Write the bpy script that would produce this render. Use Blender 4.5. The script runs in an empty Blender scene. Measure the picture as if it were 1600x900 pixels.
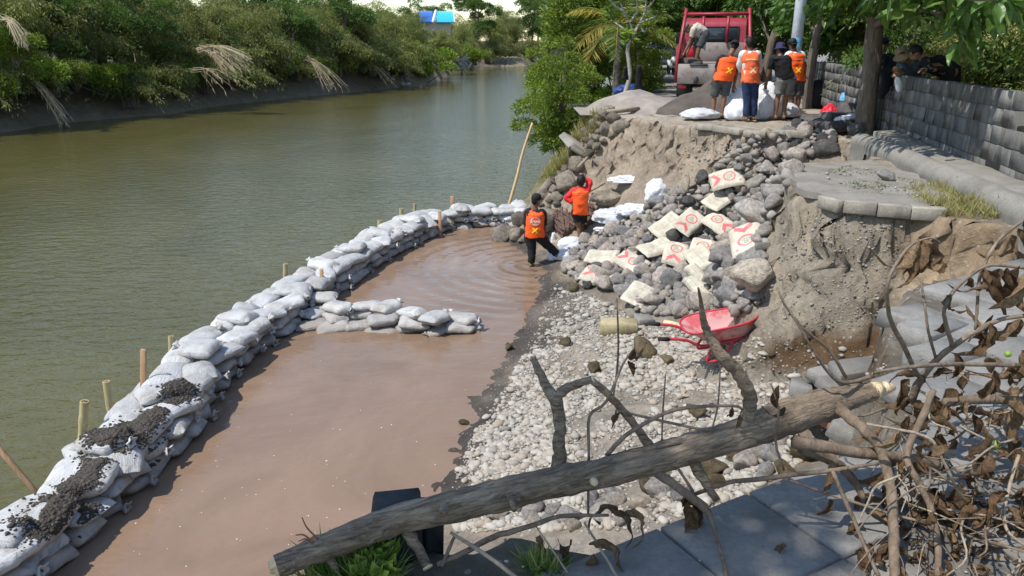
import bpy, bmesh, math, random
import numpy as np
from mathutils import Vector, Matrix, Euler
from mathutils.bvhtree import BVHTree
rng = np.random.default_rng(11); random.seed(5)
R = math.radians
SC = bpy.context.scene; COL = SC.collection
# ---------------------------------------------------------------- camera, world, sun
H = 1.5; FPX = 1155.0; PITCH = math.atan(383/FPX); CP, SP = math.cos(PITCH), math.sin(PITCH)
cam = bpy.data.cameras.new('camera'); co = bpy.data.objects.new('camera', cam); COL.objects.link(co)
co.location = (0, 0, H); co.rotation_euler = (R(90)-PITCH, 0, 0)
cam.sensor_width = 36; cam.lens = FPX/1600*36; cam.clip_end = 3000; cam.clip_start = .05
SC.camera = co
TOSUN = Vector((-.47, -.24, .85)).normalized()
sl = bpy.data.lights.new('sun', 'SUN'); sl.energy = 3.7; sl.angle = R(.5); sl.color = (1, .95, .87)
so = bpy.data.objects.new('sun', sl); COL.objects.link(so); so.rotation_euler = TOSUN.to_track_quat('Z', 'Y').to_euler(); so.location = (-20, 0, 30)
W_ = bpy.data.worlds.new('World'); SC.world = W_; W_.use_nodes = True
nt = W_.node_tree; sky = nt.nodes.new('ShaderNodeTexSky'); sky.sky_type = 'NISHITA'; sky.sun_disc = False
sky.sun_elevation = math.asin(TOSUN.z); sky.sun_rotation = math.atan2(TOSUN.x, TOSUN.y); sky.air_density = 1.2; sky.dust_density = .25; sky.ozone_density = 1.5
bg = nt.nodes['Background']; bg.inputs[1].default_value = .15; nt.links.new(sky.outputs[0], bg.inputs[0])
SC.view_settings.view_transform = 'Standard'; SC.view_settings.look = 'None'; SC.view_settings.exposure = .5; SC.view_settings.gamma = 1
ZW = -2.7
# ---------------------------------------------------------------- helpers: the camera's rays used as a measuring tool
def ray(px, py):
    u = (px-800)/FPX; v = (450-py)/FPX
    return np.array((u, CP+v*SP, -SP+v*CP))
def Wz(px, py, z=0):
    d = ray(px, py); return np.array((0, 0, H))+d*((z-H)/d[2])
def Wy(px, py, y):
    d = ray(px, py); return np.array((0, 0, H))+d*(y/d[1])
def proj(Pn):
    Pn = np.asarray(Pn, float); X, Y, Z = Pn[..., 0], Pn[..., 1], Pn[..., 2]-H
    dep = np.maximum(Y*CP-Z*SP, .01); up = Y*SP+Z*CP
    return 800+FPX*X/dep, 450-FPX*up/dep, dep
def inpoly(x, y, poly):
    r = np.zeros(np.shape(x), bool); n = len(poly)
    for i in range(n):
        x0, y0 = poly[i][:2]; x1, y1 = poly[(i+1) % n][:2]
        if y0 == y1: continue
        c = ((y0 > y) != (y1 > y)) & (x < (x1-x0)*(y-y0)/(y1-y0)+x0)
        r ^= c
    return r
def dseg(x, y, poly, closed=True):
    d = np.full(np.shape(x), 1e9); n = len(poly)
    for i in range(n if closed else n-1):
        ax, ay = poly[i][:2]; bx, by = poly[(i+1) % n][:2]
        L = (bx-ax)**2+(by-ay)**2+1e-12
        t = np.clip(((x-ax)*(bx-ax)+(y-ay)*(by-ay))/L, 0, 1)
        d = np.minimum(d, np.hypot(x-ax-t*(bx-ax), y-ay-t*(by-ay)))
    return d
def _h(i, j, k, s):
    n = (i*374761393+j*668265263+k*2147483647+s*1274126177) & 0xffffffff
    n = ((n ^ (n >> 13))*1274126177) & 0xffffffff
    return ((n ^ (n >> 16)) & 0xffff)/65535.0
def vnoise(P, s=0):
    P = np.asarray(P, float); I = np.floor(P).astype(np.int64); f = P-I; f = f*f*(3-2*f)
    r = 0
    for a in (0, 1):
        for b in (0, 1):
            for c in (0, 1):
                w = (f[..., 0] if a else 1-f[..., 0])*(f[..., 1] if b else 1-f[..., 1])*(f[..., 2] if c else 1-f[..., 2])
                r = r+w*_h(I[..., 0]+a, I[..., 1]+b, I[..., 2]+c, s)
    return r*2-1
def fbm(P, o=4, s=0):
    P = np.asarray(P, float); a = 1; r = 0
    for k in range(o): r = r+a*vnoise(P*2**k+17.3*k, s+k); a *= .5
    return r
def p3(x, y, z=0): return np.stack([x, y, np.zeros_like(x)+z], -1)
def nrm(v): v = np.asarray(v, float); return v/(np.linalg.norm(v, axis=-1, keepdims=True)+1e-12)
# ---------------------------------------------------------------- mesh building
class MB:
    def __init__(s): s.V = []; s.F = []; s.n = 0; s.mi = []; s.A = []
    def add(s, V, F, mi=0, a=None):
        V = np.asarray(V, float).reshape(-1, 3)
        for f in (F if isinstance(F, list) and len(F) and isinstance(F[0], np.ndarray) and F[0].ndim == 2 else [np.asarray(F, int)]):
            s.F.append(f+s.n); s.mi.append(np.full(len(f), mi))
        s.V.append(V); s.n += len(V)
        s.A.append(np.zeros(len(V)) if a is None else np.broadcast_to(np.asarray(a, float), (len(V),)))
    def mesh(s, name, mats, smooth=False, origin=None, attr=False):
        V = np.concatenate(s.V) if s.V else np.zeros((0, 3))
        if origin is not None: V = V-np.asarray(origin)
        me = bpy.data.meshes.new(name); me.vertices.add(len(V)); me.vertices.foreach_set('co', V.astype(np.float32).ravel())
        tot = np.concatenate([np.full(len(f), f.shape[1]) for f in s.F]); idx = np.concatenate([f.ravel() for f in s.F])
        me.loops.add(len(idx)); me.loops.foreach_set('vertex_index', idx.astype(np.int32))
        me.polygons.add(len(tot)); me.polygons.foreach_set('loop_start', (np.cumsum(tot)-tot).astype(np.int32))
        me.polygons.foreach_set('loop_total', tot.astype(np.int32))
        me.polygons.foreach_set('material_index', np.concatenate(s.mi).astype(np.int32))
        if smooth: me.polygons.foreach_set('use_smooth', np.ones(len(tot), bool))
        if attr:
            at = me.attributes.new('lr', 'FLOAT', 'POINT'); at.data.foreach_set('value', np.concatenate(s.A).astype(np.float32))
        for m in (mats if isinstance(mats, (list, tuple)) else [mats]): me.materials.append(m)
        me.update(calc_edges=True); me.validate()
        return me
    def obj(s, name, mats, parent=None, smooth=False, attr=False, origin=None, **k):
        o0 = parent.location if parent is not None and origin is None else (origin if origin is not None else (0, 0, 0))
        if parent is not None and parent.parent is not None and origin is None: o0 = parent.parent.location+parent.location
        return link(name, s.mesh(name, mats, smooth, o0, attr), parent, loc=None if parent is not None or origin is None else origin, **k)
def link(name, me, parent=None, loc=None, **k):
    o = bpy.data.objects.new(name, me); COL.objects.link(o); o.parent = parent
    if loc is not None: o.location = loc
    for a, b in k.items(): o[a] = b
    return o
def thing(name, label, cat, loc=(0, 0, 0), group=None):
    o = bpy.data.objects.new(name, None); COL.objects.link(o); o.location = tuple(float(q) for q in loc); o.empty_display_size = .2
    o['label'] = label; o['category'] = cat
    if group: o['group'] = group
    return o
def tag(o, label, cat, group=None):
    o['label'] = label; o['category'] = cat
    if group: o['group'] = group
    return o
def place(me, name, M4, parent=None, **k):
    o = bpy.data.objects.new(name, me); COL.objects.link(o); o.parent = parent; o.matrix_local = M4
    for a, b in k.items(): o[a] = b
    return o
def xf(loc, rot=(0, 0, 0), sc=(1, 1, 1)):
    if not hasattr(sc, '__len__'): sc = (sc, sc, sc)
    return Matrix.LocRotScale(Vector([float(q) for q in loc]), Euler(rot), Vector(sc))
BOXF = np.array([(0, 3, 2, 1), (4, 5, 6, 7), (0, 1, 5, 4), (1, 2, 6, 5), (2, 3, 7, 6), (3, 0, 4, 7)])
def box(c, h, ax=None):
    c = np.asarray(c, float); s = np.array([(-1, -1, -1), (1, -1, -1), (1, 1, -1), (-1, 1, -1), (-1, -1, 1), (1, -1, 1), (1, 1, 1), (-1, 1, 1)])*np.asarray(h, float)
    if ax is not None: s = s@np.asarray(ax, float)
    return s+c, BOXF
def rotz(a): c, s = math.cos(a), math.sin(a); return np.array([(c, s, 0), (-s, c, 0), (0, 0, 1)])   # rows are axes
def bevbox(c, h, ax=None, b=.012, seed=0, wob=0):
    """box with chamfered edges (24 verts)"""
    h = np.asarray(h, float); V = []; 
    b = min(b, min(h)*.45)
    for sx in (-1, 1):
        for sy in (-1, 1):
            for sz in (-1, 1):
                q = np.array((sx, sy, sz))*h
                for k in range(3):
                    w = q.copy()
                    for m in range(3):
                        if m != k: w[m] -= np.sign(w[m])*b
                    V.append(w)
    V = np.array(V)
    ix = lambda sx, sy, sz, k: ((sx*2+sy)*2+sz)*3+k
    F = []; T = []
    for k in range(3):
        a, c2 = [m for m in range(3) if m != k]
        for s in (0, 1):
            L = []
            for (i, j) in ((0, 0), (1, 0), (1, 1), (0, 1)):
                t = [0, 0, 0]; t[k] = s; t[a] = i; t[c2] = j; L.append(ix(*t, k))
            F.append(L if (s == 1) == (k != 1) else L[::-1])
        for i in (0, 1):           # edges along axis k
            for j in (0, 1):
                t0 = [0, 0, 0]; t1 = [0, 0, 0]; t0[a] = t1[a] = i; t0[c2] = t1[c2] = j; t1[k] = 1
                L = [ix(*t0, a), ix(*t1, a), ix(*t1, c2), ix(*t0, c2)]
                F.append(L)
    for sx in (0, 1):
        for sy in (0, 1):
            for sz in (0, 1): T.append([ix(sx, sy, sz, m) for m in range(3)])
    if wob: V = V+wob*(np.random.default_rng(seed).random(V.shape)-.5)
    # fix winding outward
    F = [f if np.dot(np.cross(V[f[1]]-V[f[0]], V[f[2]]-V[f[0]]), V[f].mean(0)) > 0 else f[::-1] for f in F]
    T = [f if np.dot(np.cross(V[f[1]]-V[f[0]], V[f[2]]-V[f[0]]), V[f].mean(0)) > 0 else f[::-1] for f in T]
    if ax is not None: V = V@np.asarray(ax, float)
    return V+np.asarray(c, float), [np.array(F), np.array(T)]
def smoothpath(P, n=4):
    """Catmull-Rom through points (any width)"""
    P = np.asarray(P, float); Q = np.vstack([2*P[0]-P[1], P, 2*P[-1]-P[-2]]); out = []
    for i in range(1, len(Q)-2):
        for k in range(n):
            t = k/n
            out.append(.5*(2*Q[i]+(Q[i+1]-Q[i-1])*t+(2*Q[i-1]-5*Q[i]+4*Q[i+1]-Q[i+2])*t*t+(3*Q[i]-Q[i-1]-3*Q[i+1]+Q[i+2])*t**3))
    out.append(P[-1]); return np.array(out)
def tube(P, r, n=8, cap=True, bark=0, bs=8, seed=0):
    P = np.asarray(P, float); m = len(P); r = np.broadcast_to(np.asarray(r, float), (m,))
    T = nrm(np.gradient(P, axis=0)); u = np.cross(T[0], (0, 0, 1)); u = u if np.linalg.norm(u) > .1 else np.cross(T[0], (1, 0, 0))
    V = []; th = np.arange(n)*2*math.pi/n
    for i in range(m):
        u = u-T[i]*np.dot(u, T[i]); u = u/np.linalg.norm(u); w = np.cross(T[i], u)
        rr = np.full(n, r[i])
        if bark:
            q = np.stack([np.cos(th)*1.3, np.sin(th)*1.3, np.full(n, i*.35)], -1); rr = rr*(1+bark*fbm(q*bs*.25, 3, seed))
        V.append(P[i]+np.outer(np.cos(th)*rr, u)+np.outer(np.sin(th)*rr, w))
    V = np.concatenate(V); i, j = np.meshgrid(np.arange(m-1), np.arange(n), indexing='ij'); i = i.ravel(); j = j.ravel(); k = (j+1) % n
    F = [np.stack([i*n+j, i*n+k, (i+1)*n+k, (i+1)*n+j], -1)]
    if cap:
        V = np.vstack([V, P[0], P[-1]]); a = np.arange(n); b = (a+1) % n
        F += [np.stack([b, a, np.full(n, m*n)], -1), np.stack([(m-1)*n+a, (m-1)*n+b, np.full(n, m*n+1)], -1)]
    return V, F
_ico = {}
def ico(sub):
    if sub not in _ico:
        bm = bmesh.new(); bmesh.ops.create_icosphere(bm, subdivisions=sub, radius=1)
        _ico[sub] = (np.array([v.co[:] for v in bm.verts]), np.array([[v.index for v in f.verts] for f in bm.faces])); bm.free()
    return _ico[sub]
def rockgeo(seed, sub=3, planes=14, elong=(1, .8, .65), rough=.03):
    g = np.random.default_rng(seed); V, F = ico(sub); i_ = np.arange(planes)+.5; ph = np.arccos(1-2*i_/planes); tt = i_*2.39996+g.uniform(0, 6); N = nrm(np.stack([np.cos(tt)*np.sin(ph), np.sin(tt)*np.sin(ph), np.cos(ph)], -1)+g.normal(0, .22, (planes, 3))); d = g.uniform(.5, .92, planes)
    dots = V@N.T; rr = np.min(np.where(dots > .05, d/np.maximum(dots, .05), 9), 1); rr = np.minimum(rr, 1.15)
    Vn = V*rr[:, None]; Vn = Vn*(1+rough*fbm(V*3+seed, 3, seed)[:, None])
    return Vn*np.asarray(elong), F
def blob(seed, sub=3, amp=.25, fr=1.5, sc=(1, 1, 1), ridge=0):
    V, F = ico(sub); n = fbm(V*fr+seed*3.1, 3, seed)
    if ridge: n = n+ridge*(1-2*np.abs(fbm(V*fr*1.7+seed, 3, seed+9)))
    return V*(1+amp*n)[:, None]*np.asarray(sc), F
def grid_faces(nu, nv):
    i, j = np.meshgrid(np.arange(nu-1), np.arange(nv-1), indexing='ij'); i = i.ravel(); j = j.ravel()
    return np.stack([i*nv+j, (i+1)*nv+j, (i+1)*nv+j+1, i*nv+j+1], -1)
def lathe(prof, n=16):
    prof = np.asarray(prof, float); th = np.arange(n)*2*math.pi/n; V = np.concatenate([np.stack([r*np.cos(th), r*np.sin(th), np.full(n, z)], -1) for r, z in prof])
    m = len(prof); i, j = np.meshgrid(np.arange(m-1), np.arange(n), indexing='ij'); i = i.ravel(); j = j.ravel(); k = (j+1) % n
    return V, np.stack([i*n+j, i*n+k, (i+1)*n+k, (i+1)*n+j], -1)
# ---------------------------------------------------------------- materials
class NT:
    def __init__(s, name):
        s.m = bpy.data.materials.new(name); s.m.use_nodes = True; s.t = s.m.node_tree; s.b = s.t.nodes['Principled BSDF']; s.out = s.t.nodes['Material Output']
    def n(s, ty, **k):
        x = s.t.nodes.new('ShaderNode'+ty)
        for a, b in k.items(): setattr(x, a, b)
        return x
    def l(s, a, b): s.t.links.new(a, b)
    def val(s, sock, v):
        if hasattr(v, 'is_linked') or isinstance(v, bpy.types.NodeSocket): s.l(v, sock)
        else: sock.default_value = v
    def math(s, op, a, b=0.0, c=0.0, clamp=False):
        x = s.n('Math', operation=op, use_clamp=clamp)
        for i, v in enumerate((a, b, c)): s.val(x.inputs[i], v)
        return x.outputs[0]
    def noise(s, vec, scale, detail=5, rough=.55, dist=0):
        x = s.n('TexNoise'); s.l(vec, x.inputs['Vector']); x.inputs['Scale'].default_value = scale; x.inputs['Detail'].default_value = detail; x.inputs['Roughness'].default_value = rough; x.inputs['Distortion'].default_value = dist
        return x.outputs['Fac']
    def ramp(s, fac, stops):
        x = s.n('ValToRGB'); s.l(fac, x.inputs[0]); e = x.color_ramp.elements
        while len(e) < len(stops): e.new(.5)
        for q, (p, c) in zip(e, stops): q.position = p; q.color = (*c, 1) if len(c) == 3 else c
        return x.outputs[0]
    def mix(s, fac, a, b, mode='MIX'):
        x = s.n('Mix', data_type='RGBA', blend_type=mode); s.val(x.inputs[0], fac); 
        for i, v in ((6, a), (7, b)): s.val(x.inputs[i], v if not isinstance(v, tuple) or len(v) == 4 else (*v, 1))
        return x.outputs[2]
    def coord(s, w='Object'): return s.n('TexCoord').outputs[w]
    def pos(s): return s.n('NewGeometry').outputs['Position']
    def stretch(s, vec, sc):
        x = s.n('Mapping'); s.l(vec, x.inputs[0]); x.inputs['Scale'].default_value = sc; return x.outputs[0]
    def bump(s, h, st=.5, dist=.02, nrm=None):
        x = s.n('Bump'); s.l(h, x.inputs['Height']); x.inputs['Strength'].default_value = st; x.inputs['Distance'].default_value = dist
        if nrm is not None: s.l(nrm, x.inputs['Normal'])
        return x.outputs[0]
    def fin(s, col=None, rough=None, nrm=None, spec=None, metal=None):
        if col is not None: s.val(s.b.inputs['Base Color'], col if not isinstance(col, tuple) or len(col) == 4 else (*col, 1))
        if rough is not None: s.val(s.b.inputs['Roughness'], rough)
        if nrm is not None: s.l(nrm, s.b.inputs['Normal'])
        if spec is not None: s.val(s.b.inputs['Specular IOR Level'], spec)
        if metal is not None: s.val(s.b.inputs['Metallic'], metal)
        return s.m
_ON = 'first second third fourth fifth sixth seventh eighth ninth tenth eleventh twelfth thirteenth fourteenth fifteenth sixteenth seventeenth eighteenth nineteenth'.split()
def ordinal(n):
    if n < 20: return _ON[n-1]
    t, u = divmod(n, 10); T = ['twenty', 'thirty', 'forty', 'fifty', 'sixty', 'seventy', 'eighty', 'ninety'][t-2]
    return T+'-'+_ON[u-1] if u else T[:-1]+'ieth'
def dim(c, k): return tuple(min(1, q*k) for q in c)
def mat(name, c, var=.3, scale=6, rough=.8, bump=.3, bscale=40, bd=.01, rand=0, spec=.3, c2=None, stretch=None, metal=None, wear=None):
    t = NT(name); v = t.coord()
    if stretch: v = t.stretch(v, stretch)
    n = t.noise(v, scale, 6, .6); col = t.ramp(n, [(.3, dim(c2 or c, 1-var)), (.7, dim(c, 1+var*.5))])
    if wear:
        col = t.mix(t.math('MULTIPLY', t.ramp(t.noise(v, wear[1], 7, .65), [(wear[2], (0, 0, 0)), (wear[2]+.08, (1, 1, 1))]), wear[3]), col, wear[0])
    if rand:
        r = t.n('ObjectInfo').outputs['Random']; k = t.math('MULTIPLY_ADD', r, 2*rand, 1-rand); g = t.n('CombineColor'); [t.l(k, g.inputs[i]) for i in range(3)]
        col = t.mix(1.0, col, g.outputs[0], 'MULTIPLY')
    b = t.bump(t.noise(v, bscale, 5, .6), bump, bd) if bump else None
    return t.fin(col, rough, b, spec, metal)
# ---------------------------------------------------------------- material library
MT = {}
def leafmat(name, cols, trans=.35, rough=.5, rand=.25):
    t = NT(name); a = t.n('Attribute', attribute_name='lr').outputs['Fac']
    col = t.ramp(a, [(i/(len(cols)-1), c) for i, c in enumerate(cols)])
    r = t.n('ObjectInfo').outputs['Random']; k = t.math('MULTIPLY_ADD', r, 2*rand, 1-rand); g = t.n('CombineColor'); [t.l(k, g.inputs[i]) for i in range(3)]
    col = t.mix(1.0, col, g.outputs[0], 'MULTIPLY')
    t.fin(col, rough, None, .35)
    tr = t.n('BsdfTranslucent'); t.l(t.mix(1.0, col, (1.1, 1.15, .5, 1), 'MULTIPLY'), tr.inputs[0])
    mx = t.n('MixShader'); mx.inputs[0].default_value = trans; t.l(t.b.outputs[0], mx.inputs[1]); t.l(tr.outputs[0], mx.inputs[2]); t.l(mx.outputs[0], t.out.inputs[0])
    return t.m
MT['bamboo_leaf'] = leafmat('bamboo leaf', [(.065, .10, .027), (.18, .215, .06), (.28, .28, .085), (.38, .33, .13)])
MT['tree_leaf'] = leafmat('tree leaf', [(.04, .09, .022), (.10, .175, .042), (.19, .265, .065)])
MT['bush_leaf'] = leafmat('bush leaf', [(.085, .14, .02), (.19, .28, .04), (.34, .40, .075)], .4)
MT['palm_leaf'] = leafmat('palm leaf', [(.08, .15, .03), (.16, .22, .05), (.42, .33, .07)], .35)
MT['big_leaf'] = leafmat('big leaf', [(.05, .12, .025), (.11, .20, .045), (.20, .30, .08)], .4, .35)
MT['grass'] = leafmat('grass', [(.06, .14, .025), (.14, .22, .05), (.32, .27, .11)], .3)
MT['dry_straw'] = leafmat('dry straw', [(.30, .24, .14), (.45, .37, .23), (.58, .50, .35)], .2, .7)
MT['dry_grass'] = leafmat('dry grass', [(.22, .20, .08), (.36, .30, .13), (.25, .28, .09)], .25, .7)
def bark(name, a, b, sc=(1, 1, .15), s=22, wear=None, bump=1.0, coordspace='Object'):
    t = NT(name); v = t.stretch(t.coord(), sc); n = t.noise(v, s, 6, .65, .6); col = t.ramp(n, [(.33, a), (.62, b), (.8, dim(b, 1.3))])
    col = t.mix(t.math('MULTIPLY', t.noise(t.coord(), 5, 4), .5), col, dim(a, .7))
    if wear: col = t.mix(t.ramp(t.noise(t.coord(), wear[1], 6, .6), [(wear[2], (0, 0, 0)), (wear[2]+.12, (1, 1, 1))]), col, wear[0])
    return t.fin(col, .85, t.bump(n, bump, .012), .2)
MT['bark'] = bark('bark', (.10, .078, .06), (.25, .205, .16))
MT['pale_bark'] = bark('pale bark', (.28, .26, .22), (.48, .45, .40))
MT['palm_bark'] = bark('palm bark', (.10, .085, .07), (.24, .21, .18), (.2, .2, 2), 12)
def logmat():      # bark that runs along the trunk: uses the object's own axis (the trunk is built along local X)
    t = NT('log bark'); v = t.stretch(t.coord(), (.14, 1, 1)); n = t.noise(v, 60, 7, .68, 1.2); n2 = t.noise(t.stretch(t.coord(), (.45, 1, 1)), 14, 5, .6)
    col = t.ramp(n, [(.32, (.09, .066, .047)), (.5, (.30, .225, .155)), (.72, (.50, .39, .28))])
    col = t.mix(t.ramp(n2, [(.38, (0, 0, 0)), (.62, (1, 1, 1))]), t.mix(1.0, col, (.6, .58, .56, 1), 'MULTIPLY'), col)
    col = t.mix(t.math('MULTIPLY', t.ramp(t.noise(t.coord(), 30, 6, .7), [(.6, (0, 0, 0)), (.68, (1, 1, 1))]), .35), col, (.40, .38, .33))
    h = t.math('ADD', t.math('MULTIPLY', n, .7), n2)
    return t.fin(col, .85, t.bump(h, 1.0, .02), .25)
MT['log'] = logmat()
MT['branch'] = bark('branch bark', (.12, .086, .06), (.29, .215, .15), (1, 1, .4), 30)
MT['twig'] = bark('twig bark', (.12, .085, .06), (.30, .235, .17), (1, 1, 1), 24)
MT['pale_twig'] = bark('pale twig bark', (.24, .19, .13), (.44, .36, .26), (1, 1, 1), 24)
MT['cutwood'] = mat('cut wood', (.72, .58, .38), .35, 18, .8, .6, 60, c2=(.6, .42, .22))
def dryleaf():
    t = NT('dry leaf'); v = t.coord(); r = t.n('ObjectInfo').outputs['Random']
    n = t.noise(v, 14, 6, .65)
    base = t.ramp(r, [(0, (.11, .065, .036)), (.35, (.20, .125, .07)), (.6, (.14, .09, .052)), (.8, (.33, .225, .135)), (1, (.10, .068, .042))])
    col = t.mix(t.ramp(n, [(.35, (0, 0, 0)), (.7, (1, 1, 1))]), t.mix(1.0, base, (.45, .42, .4, 1), 'MULTIPLY'), t.mix(1.0, base, (1.35, 1.3, 1.15, 1), 'MULTIPLY'))
    t.fin(col, .7, t.bump(t.noise(t.stretch(v, (1, 5, 1)), 30, 4), .6, .01), .25)
    tr = t.n('BsdfTranslucent'); t.l(col, tr.inputs[0]); mx = t.n('MixShader'); mx.inputs[0].default_value = .25; t.l(t.b.outputs[0], mx.inputs[1]); t.l(tr.outputs[0], mx.inputs[2]); t.l(mx.outputs[0], t.out.inputs[0])
    return t.m
MT['dry_leaf'] = dryleaf()
def rockmat(name, stops, dirt=.3, spk=.25):
    t = NT(name); v = t.coord(); r = t.n('ObjectInfo').outputs['Random']; base = t.ramp(r, stops)
    n = t.noise(v, 3.5, 8, .65); col = t.mix(t.ramp(n, [(.36, (0, 0, 0)), (.66, (1, 1, 1))]), t.mix(1.0, base, (.58, .57, .56, 1), 'MULTIPLY'), t.mix(1.0, base, (1.28, 1.25, 1.2, 1), 'MULTIPLY'))
    sp = t.n('TexVoronoi'); t.l(v, sp.inputs['Vector']); sp.inputs['Scale'].default_value = 26
    col = t.mix(t.math('MULTIPLY', t.ramp(sp.outputs['Distance'], [(.12, (1, 1, 1)), (.3, (0, 0, 0))]), spk), col, dim(stops[0][1], .35))
    col = t.mix(t.math('MULTIPLY', t.ramp(t.noise(v, 1.3, 4), [(.5, (0, 0, 0)), (.66, (1, 1, 1))]), dirt), col, (.34, .28, .20))
    h = t.math('ADD', t.noise(v, 7, 8, .7), t.math('MULTIPLY', sp.outputs['Distance'], .35))
    return t.fin(col, .86, t.bump(h, .9, .05), .25)
MT['rock'] = rockmat('quarry stone', [(0, (.22, .22, .225)), (.15, (.50, .47, .44)), (.3, (.56, .49, .43)), (.45, (.38, .37, .365)), (.6, (.62, .53, .41)), (.72, (.30, .30, .305)), (.86, (.54, .45, .40)), (1, (.44, .425, .41))])
MT['dark_rock'] = rockmat('dark stone', [(0, (.07, .07, .075)), (.5, (.13, .125, .125)), (1, (.17, .155, .145))], .1)
MT['masonry'] = rockmat('old masonry stone', [(0, (.24, .21, .17)), (.5, (.36, .31, .25)), (1, (.17, .15, .13))], .5)
MT['mossrock'] = rockmat('muddy stone', [(0, (.13, .10, .055)), (.6, (.20, .155, .09)), (1, (.28, .22, .14))], .25)
def attrmat(name, cols, rough=.85, bump=.4, bs=30):
    t = NT(name); a = t.n('Attribute', attribute_name='lr').outputs['Fac']
    col = t.ramp(a, [(i/(len(cols)-1), c) for i, c in enumerate(cols)]); n = t.noise(t.pos(), 60, 4)
    col = t.mix(t.math('MULTIPLY', n, .35), col, (.2, .18, .15)); return t.fin(col, rough, t.bump(t.noise(t.pos(), bs, 4), bump, .01), .25)
MT['pebble'] = attrmat('river gravel', [(.10, .095, .088), (.21, .195, .17), (.29, .265, .23), (.36, .335, .29), (.45, .415, .355), (.33, .27, .205), (.46, .43, .38)])
MT['clod'] = attrmat('soil clods', [(.018, .014, .011), (.04, .032, .025), (.07, .055, .043)])
MT['foam'] = mat('foam fleck', (.72, .66, .58), .1, 5, .6, 0)
def groundmat():
    t = NT('ground soil'); c = t.n('Attribute', attribute_name='Col').outputs['Color']; p = t.pos()
    n1 = t.noise(p, 1.6, 8, .62); n2 = t.noise(p, 14, 8, .7)
    col = t.mix(1.0, c, t.ramp(n1, [(.3, (.72, .71, .70)), (.7, (1.22, 1.2, 1.16))]), 'MULTIPLY')
    col = t.mix(1.0, col, t.ramp(n2, [(.3, (.70, .69, .68)), (.7, (1.25, 1.23, 1.2))]), 'MULTIPLY')
    vo = t.n('TexVoronoi'); t.l(p, vo.inputs['Vector']); vo.inputs['Scale'].default_value = 24; 
    rnd = t.n('SeparateColor'); t.l(vo.outputs['Color'], rnd.inputs[0])
    st = t.math('MULTIPLY', t.math('LESS_THAN', vo.outputs['Distance'], .32), t.math('GREATER_THAN', rnd.outputs[0], .72))
    col = t.mix(t.math('MULTIPLY', st, .55), col, t.mix(rnd.outputs[1], (.18, .17, .16), (.5, .47, .41)))
    rv = t.n('SeparateColor'); t.l(c, rv.inputs[0])
    h = t.math('ADD', t.math('ADD', n2, t.math('MULTIPLY', t.noise(p, 70, 5, .7), .4)), t.math('MULTIPLY', st, .25))
    return t.fin(col, .92, t.bump(h, .9, .04), .2)
MT['ground'] = groundmat()
def concrete(name, c, stain=(.12, .11, .10), amt=.6, moss=None, scale=1.0, rand=.12, bump=.5, streak=1.0):
    t = NT(name); p = t.pos(); n = t.noise(p, 3*scale, 8, .65); f = t.noise(p, 45*scale, 6, .7)
    col = t.mix(1.0, (*c, 1), t.ramp(f, [(.3, (.78, .78, .77)), (.7, (1.15, 1.15, 1.14))]), 'MULTIPLY')
    r = t.n('ObjectInfo').outputs['Random']; k = t.math('MULTIPLY_ADD', r, 2*rand, 1-rand); g = t.n('CombineColor'); [t.l(k, g.inputs[i]) for i in range(3)]
    col = t.mix(1.0, col, g.outputs[0], 'MULTIPLY')
    col = t.mix(t.math('MULTIPLY', t.ramp(n, [(.42, (0, 0, 0)), (.68, (1, 1, 1))]), amt), col, stain)
    dr = t.noise(t.stretch(p, (7, 7, .5)), 1.2*scale, 5, .6)
    col = t.mix(t.math('MULTIPLY', t.ramp(dr, [(.48, (0, 0, 0)), (.62, (1, 1, 1))]), amt*.7*streak), col, dim(stain, .7))
    if moss: col = t.mix(t.ramp(t.noise(p, 6, 6, .6), [(.55, (0, 0, 0)), (.7, (1, 1, 1))]), col, moss)
    return t.fin(col, .9, t.bump(t.math('ADD', f, t.math('MULTIPLY', n, .6)), bump, .015), .2)
MT['block'] = concrete('weathered concrete block', (.205, .197, .182), (.085, .082, .075), .8, rand=.22)
MT['mortar'] = concrete('mortar', (.13, .125, .115), rand=0)
MT['paver'] = concrete('paver concrete', (.25, .238, .22), (.135, .127, .115), .8, streak=0, rand=.14)
MT['paver_warm'] = concrete('kerb concrete', (.33, .30, .25), (.19, .165, .13), .5, rand=.14)
MT['slab'] = concrete('pavement top', (.27, .25, .22), (.16, .14, .115), .85, rand=0, streak=0)
MT['beam'] = concrete('old concrete beam', (.25, .235, .205), (.13, .12, .10), .7, rand=0, streak=0)
MT['blackstone'] = concrete('black stone', (.055, .057, .06), (.03, .03, .03), .6)
MT['mossblock'] = concrete('sandstone block', (.46, .39, .24), (.20, .17, .07), .55)
MT['asphalt'] = mat('asphalt road', (.22, .215, .21), .25, 3, .9, .5, 60)
MT['sand_light'] = mat('grey gravel sand', (.33, .285, .24), .3, 3, .95, .8, 45, .03)
MT['sand_dark'] = mat('dark wet sand', (.105, .085, .07), .35, 3, .95, .7, 45, .03)
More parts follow.
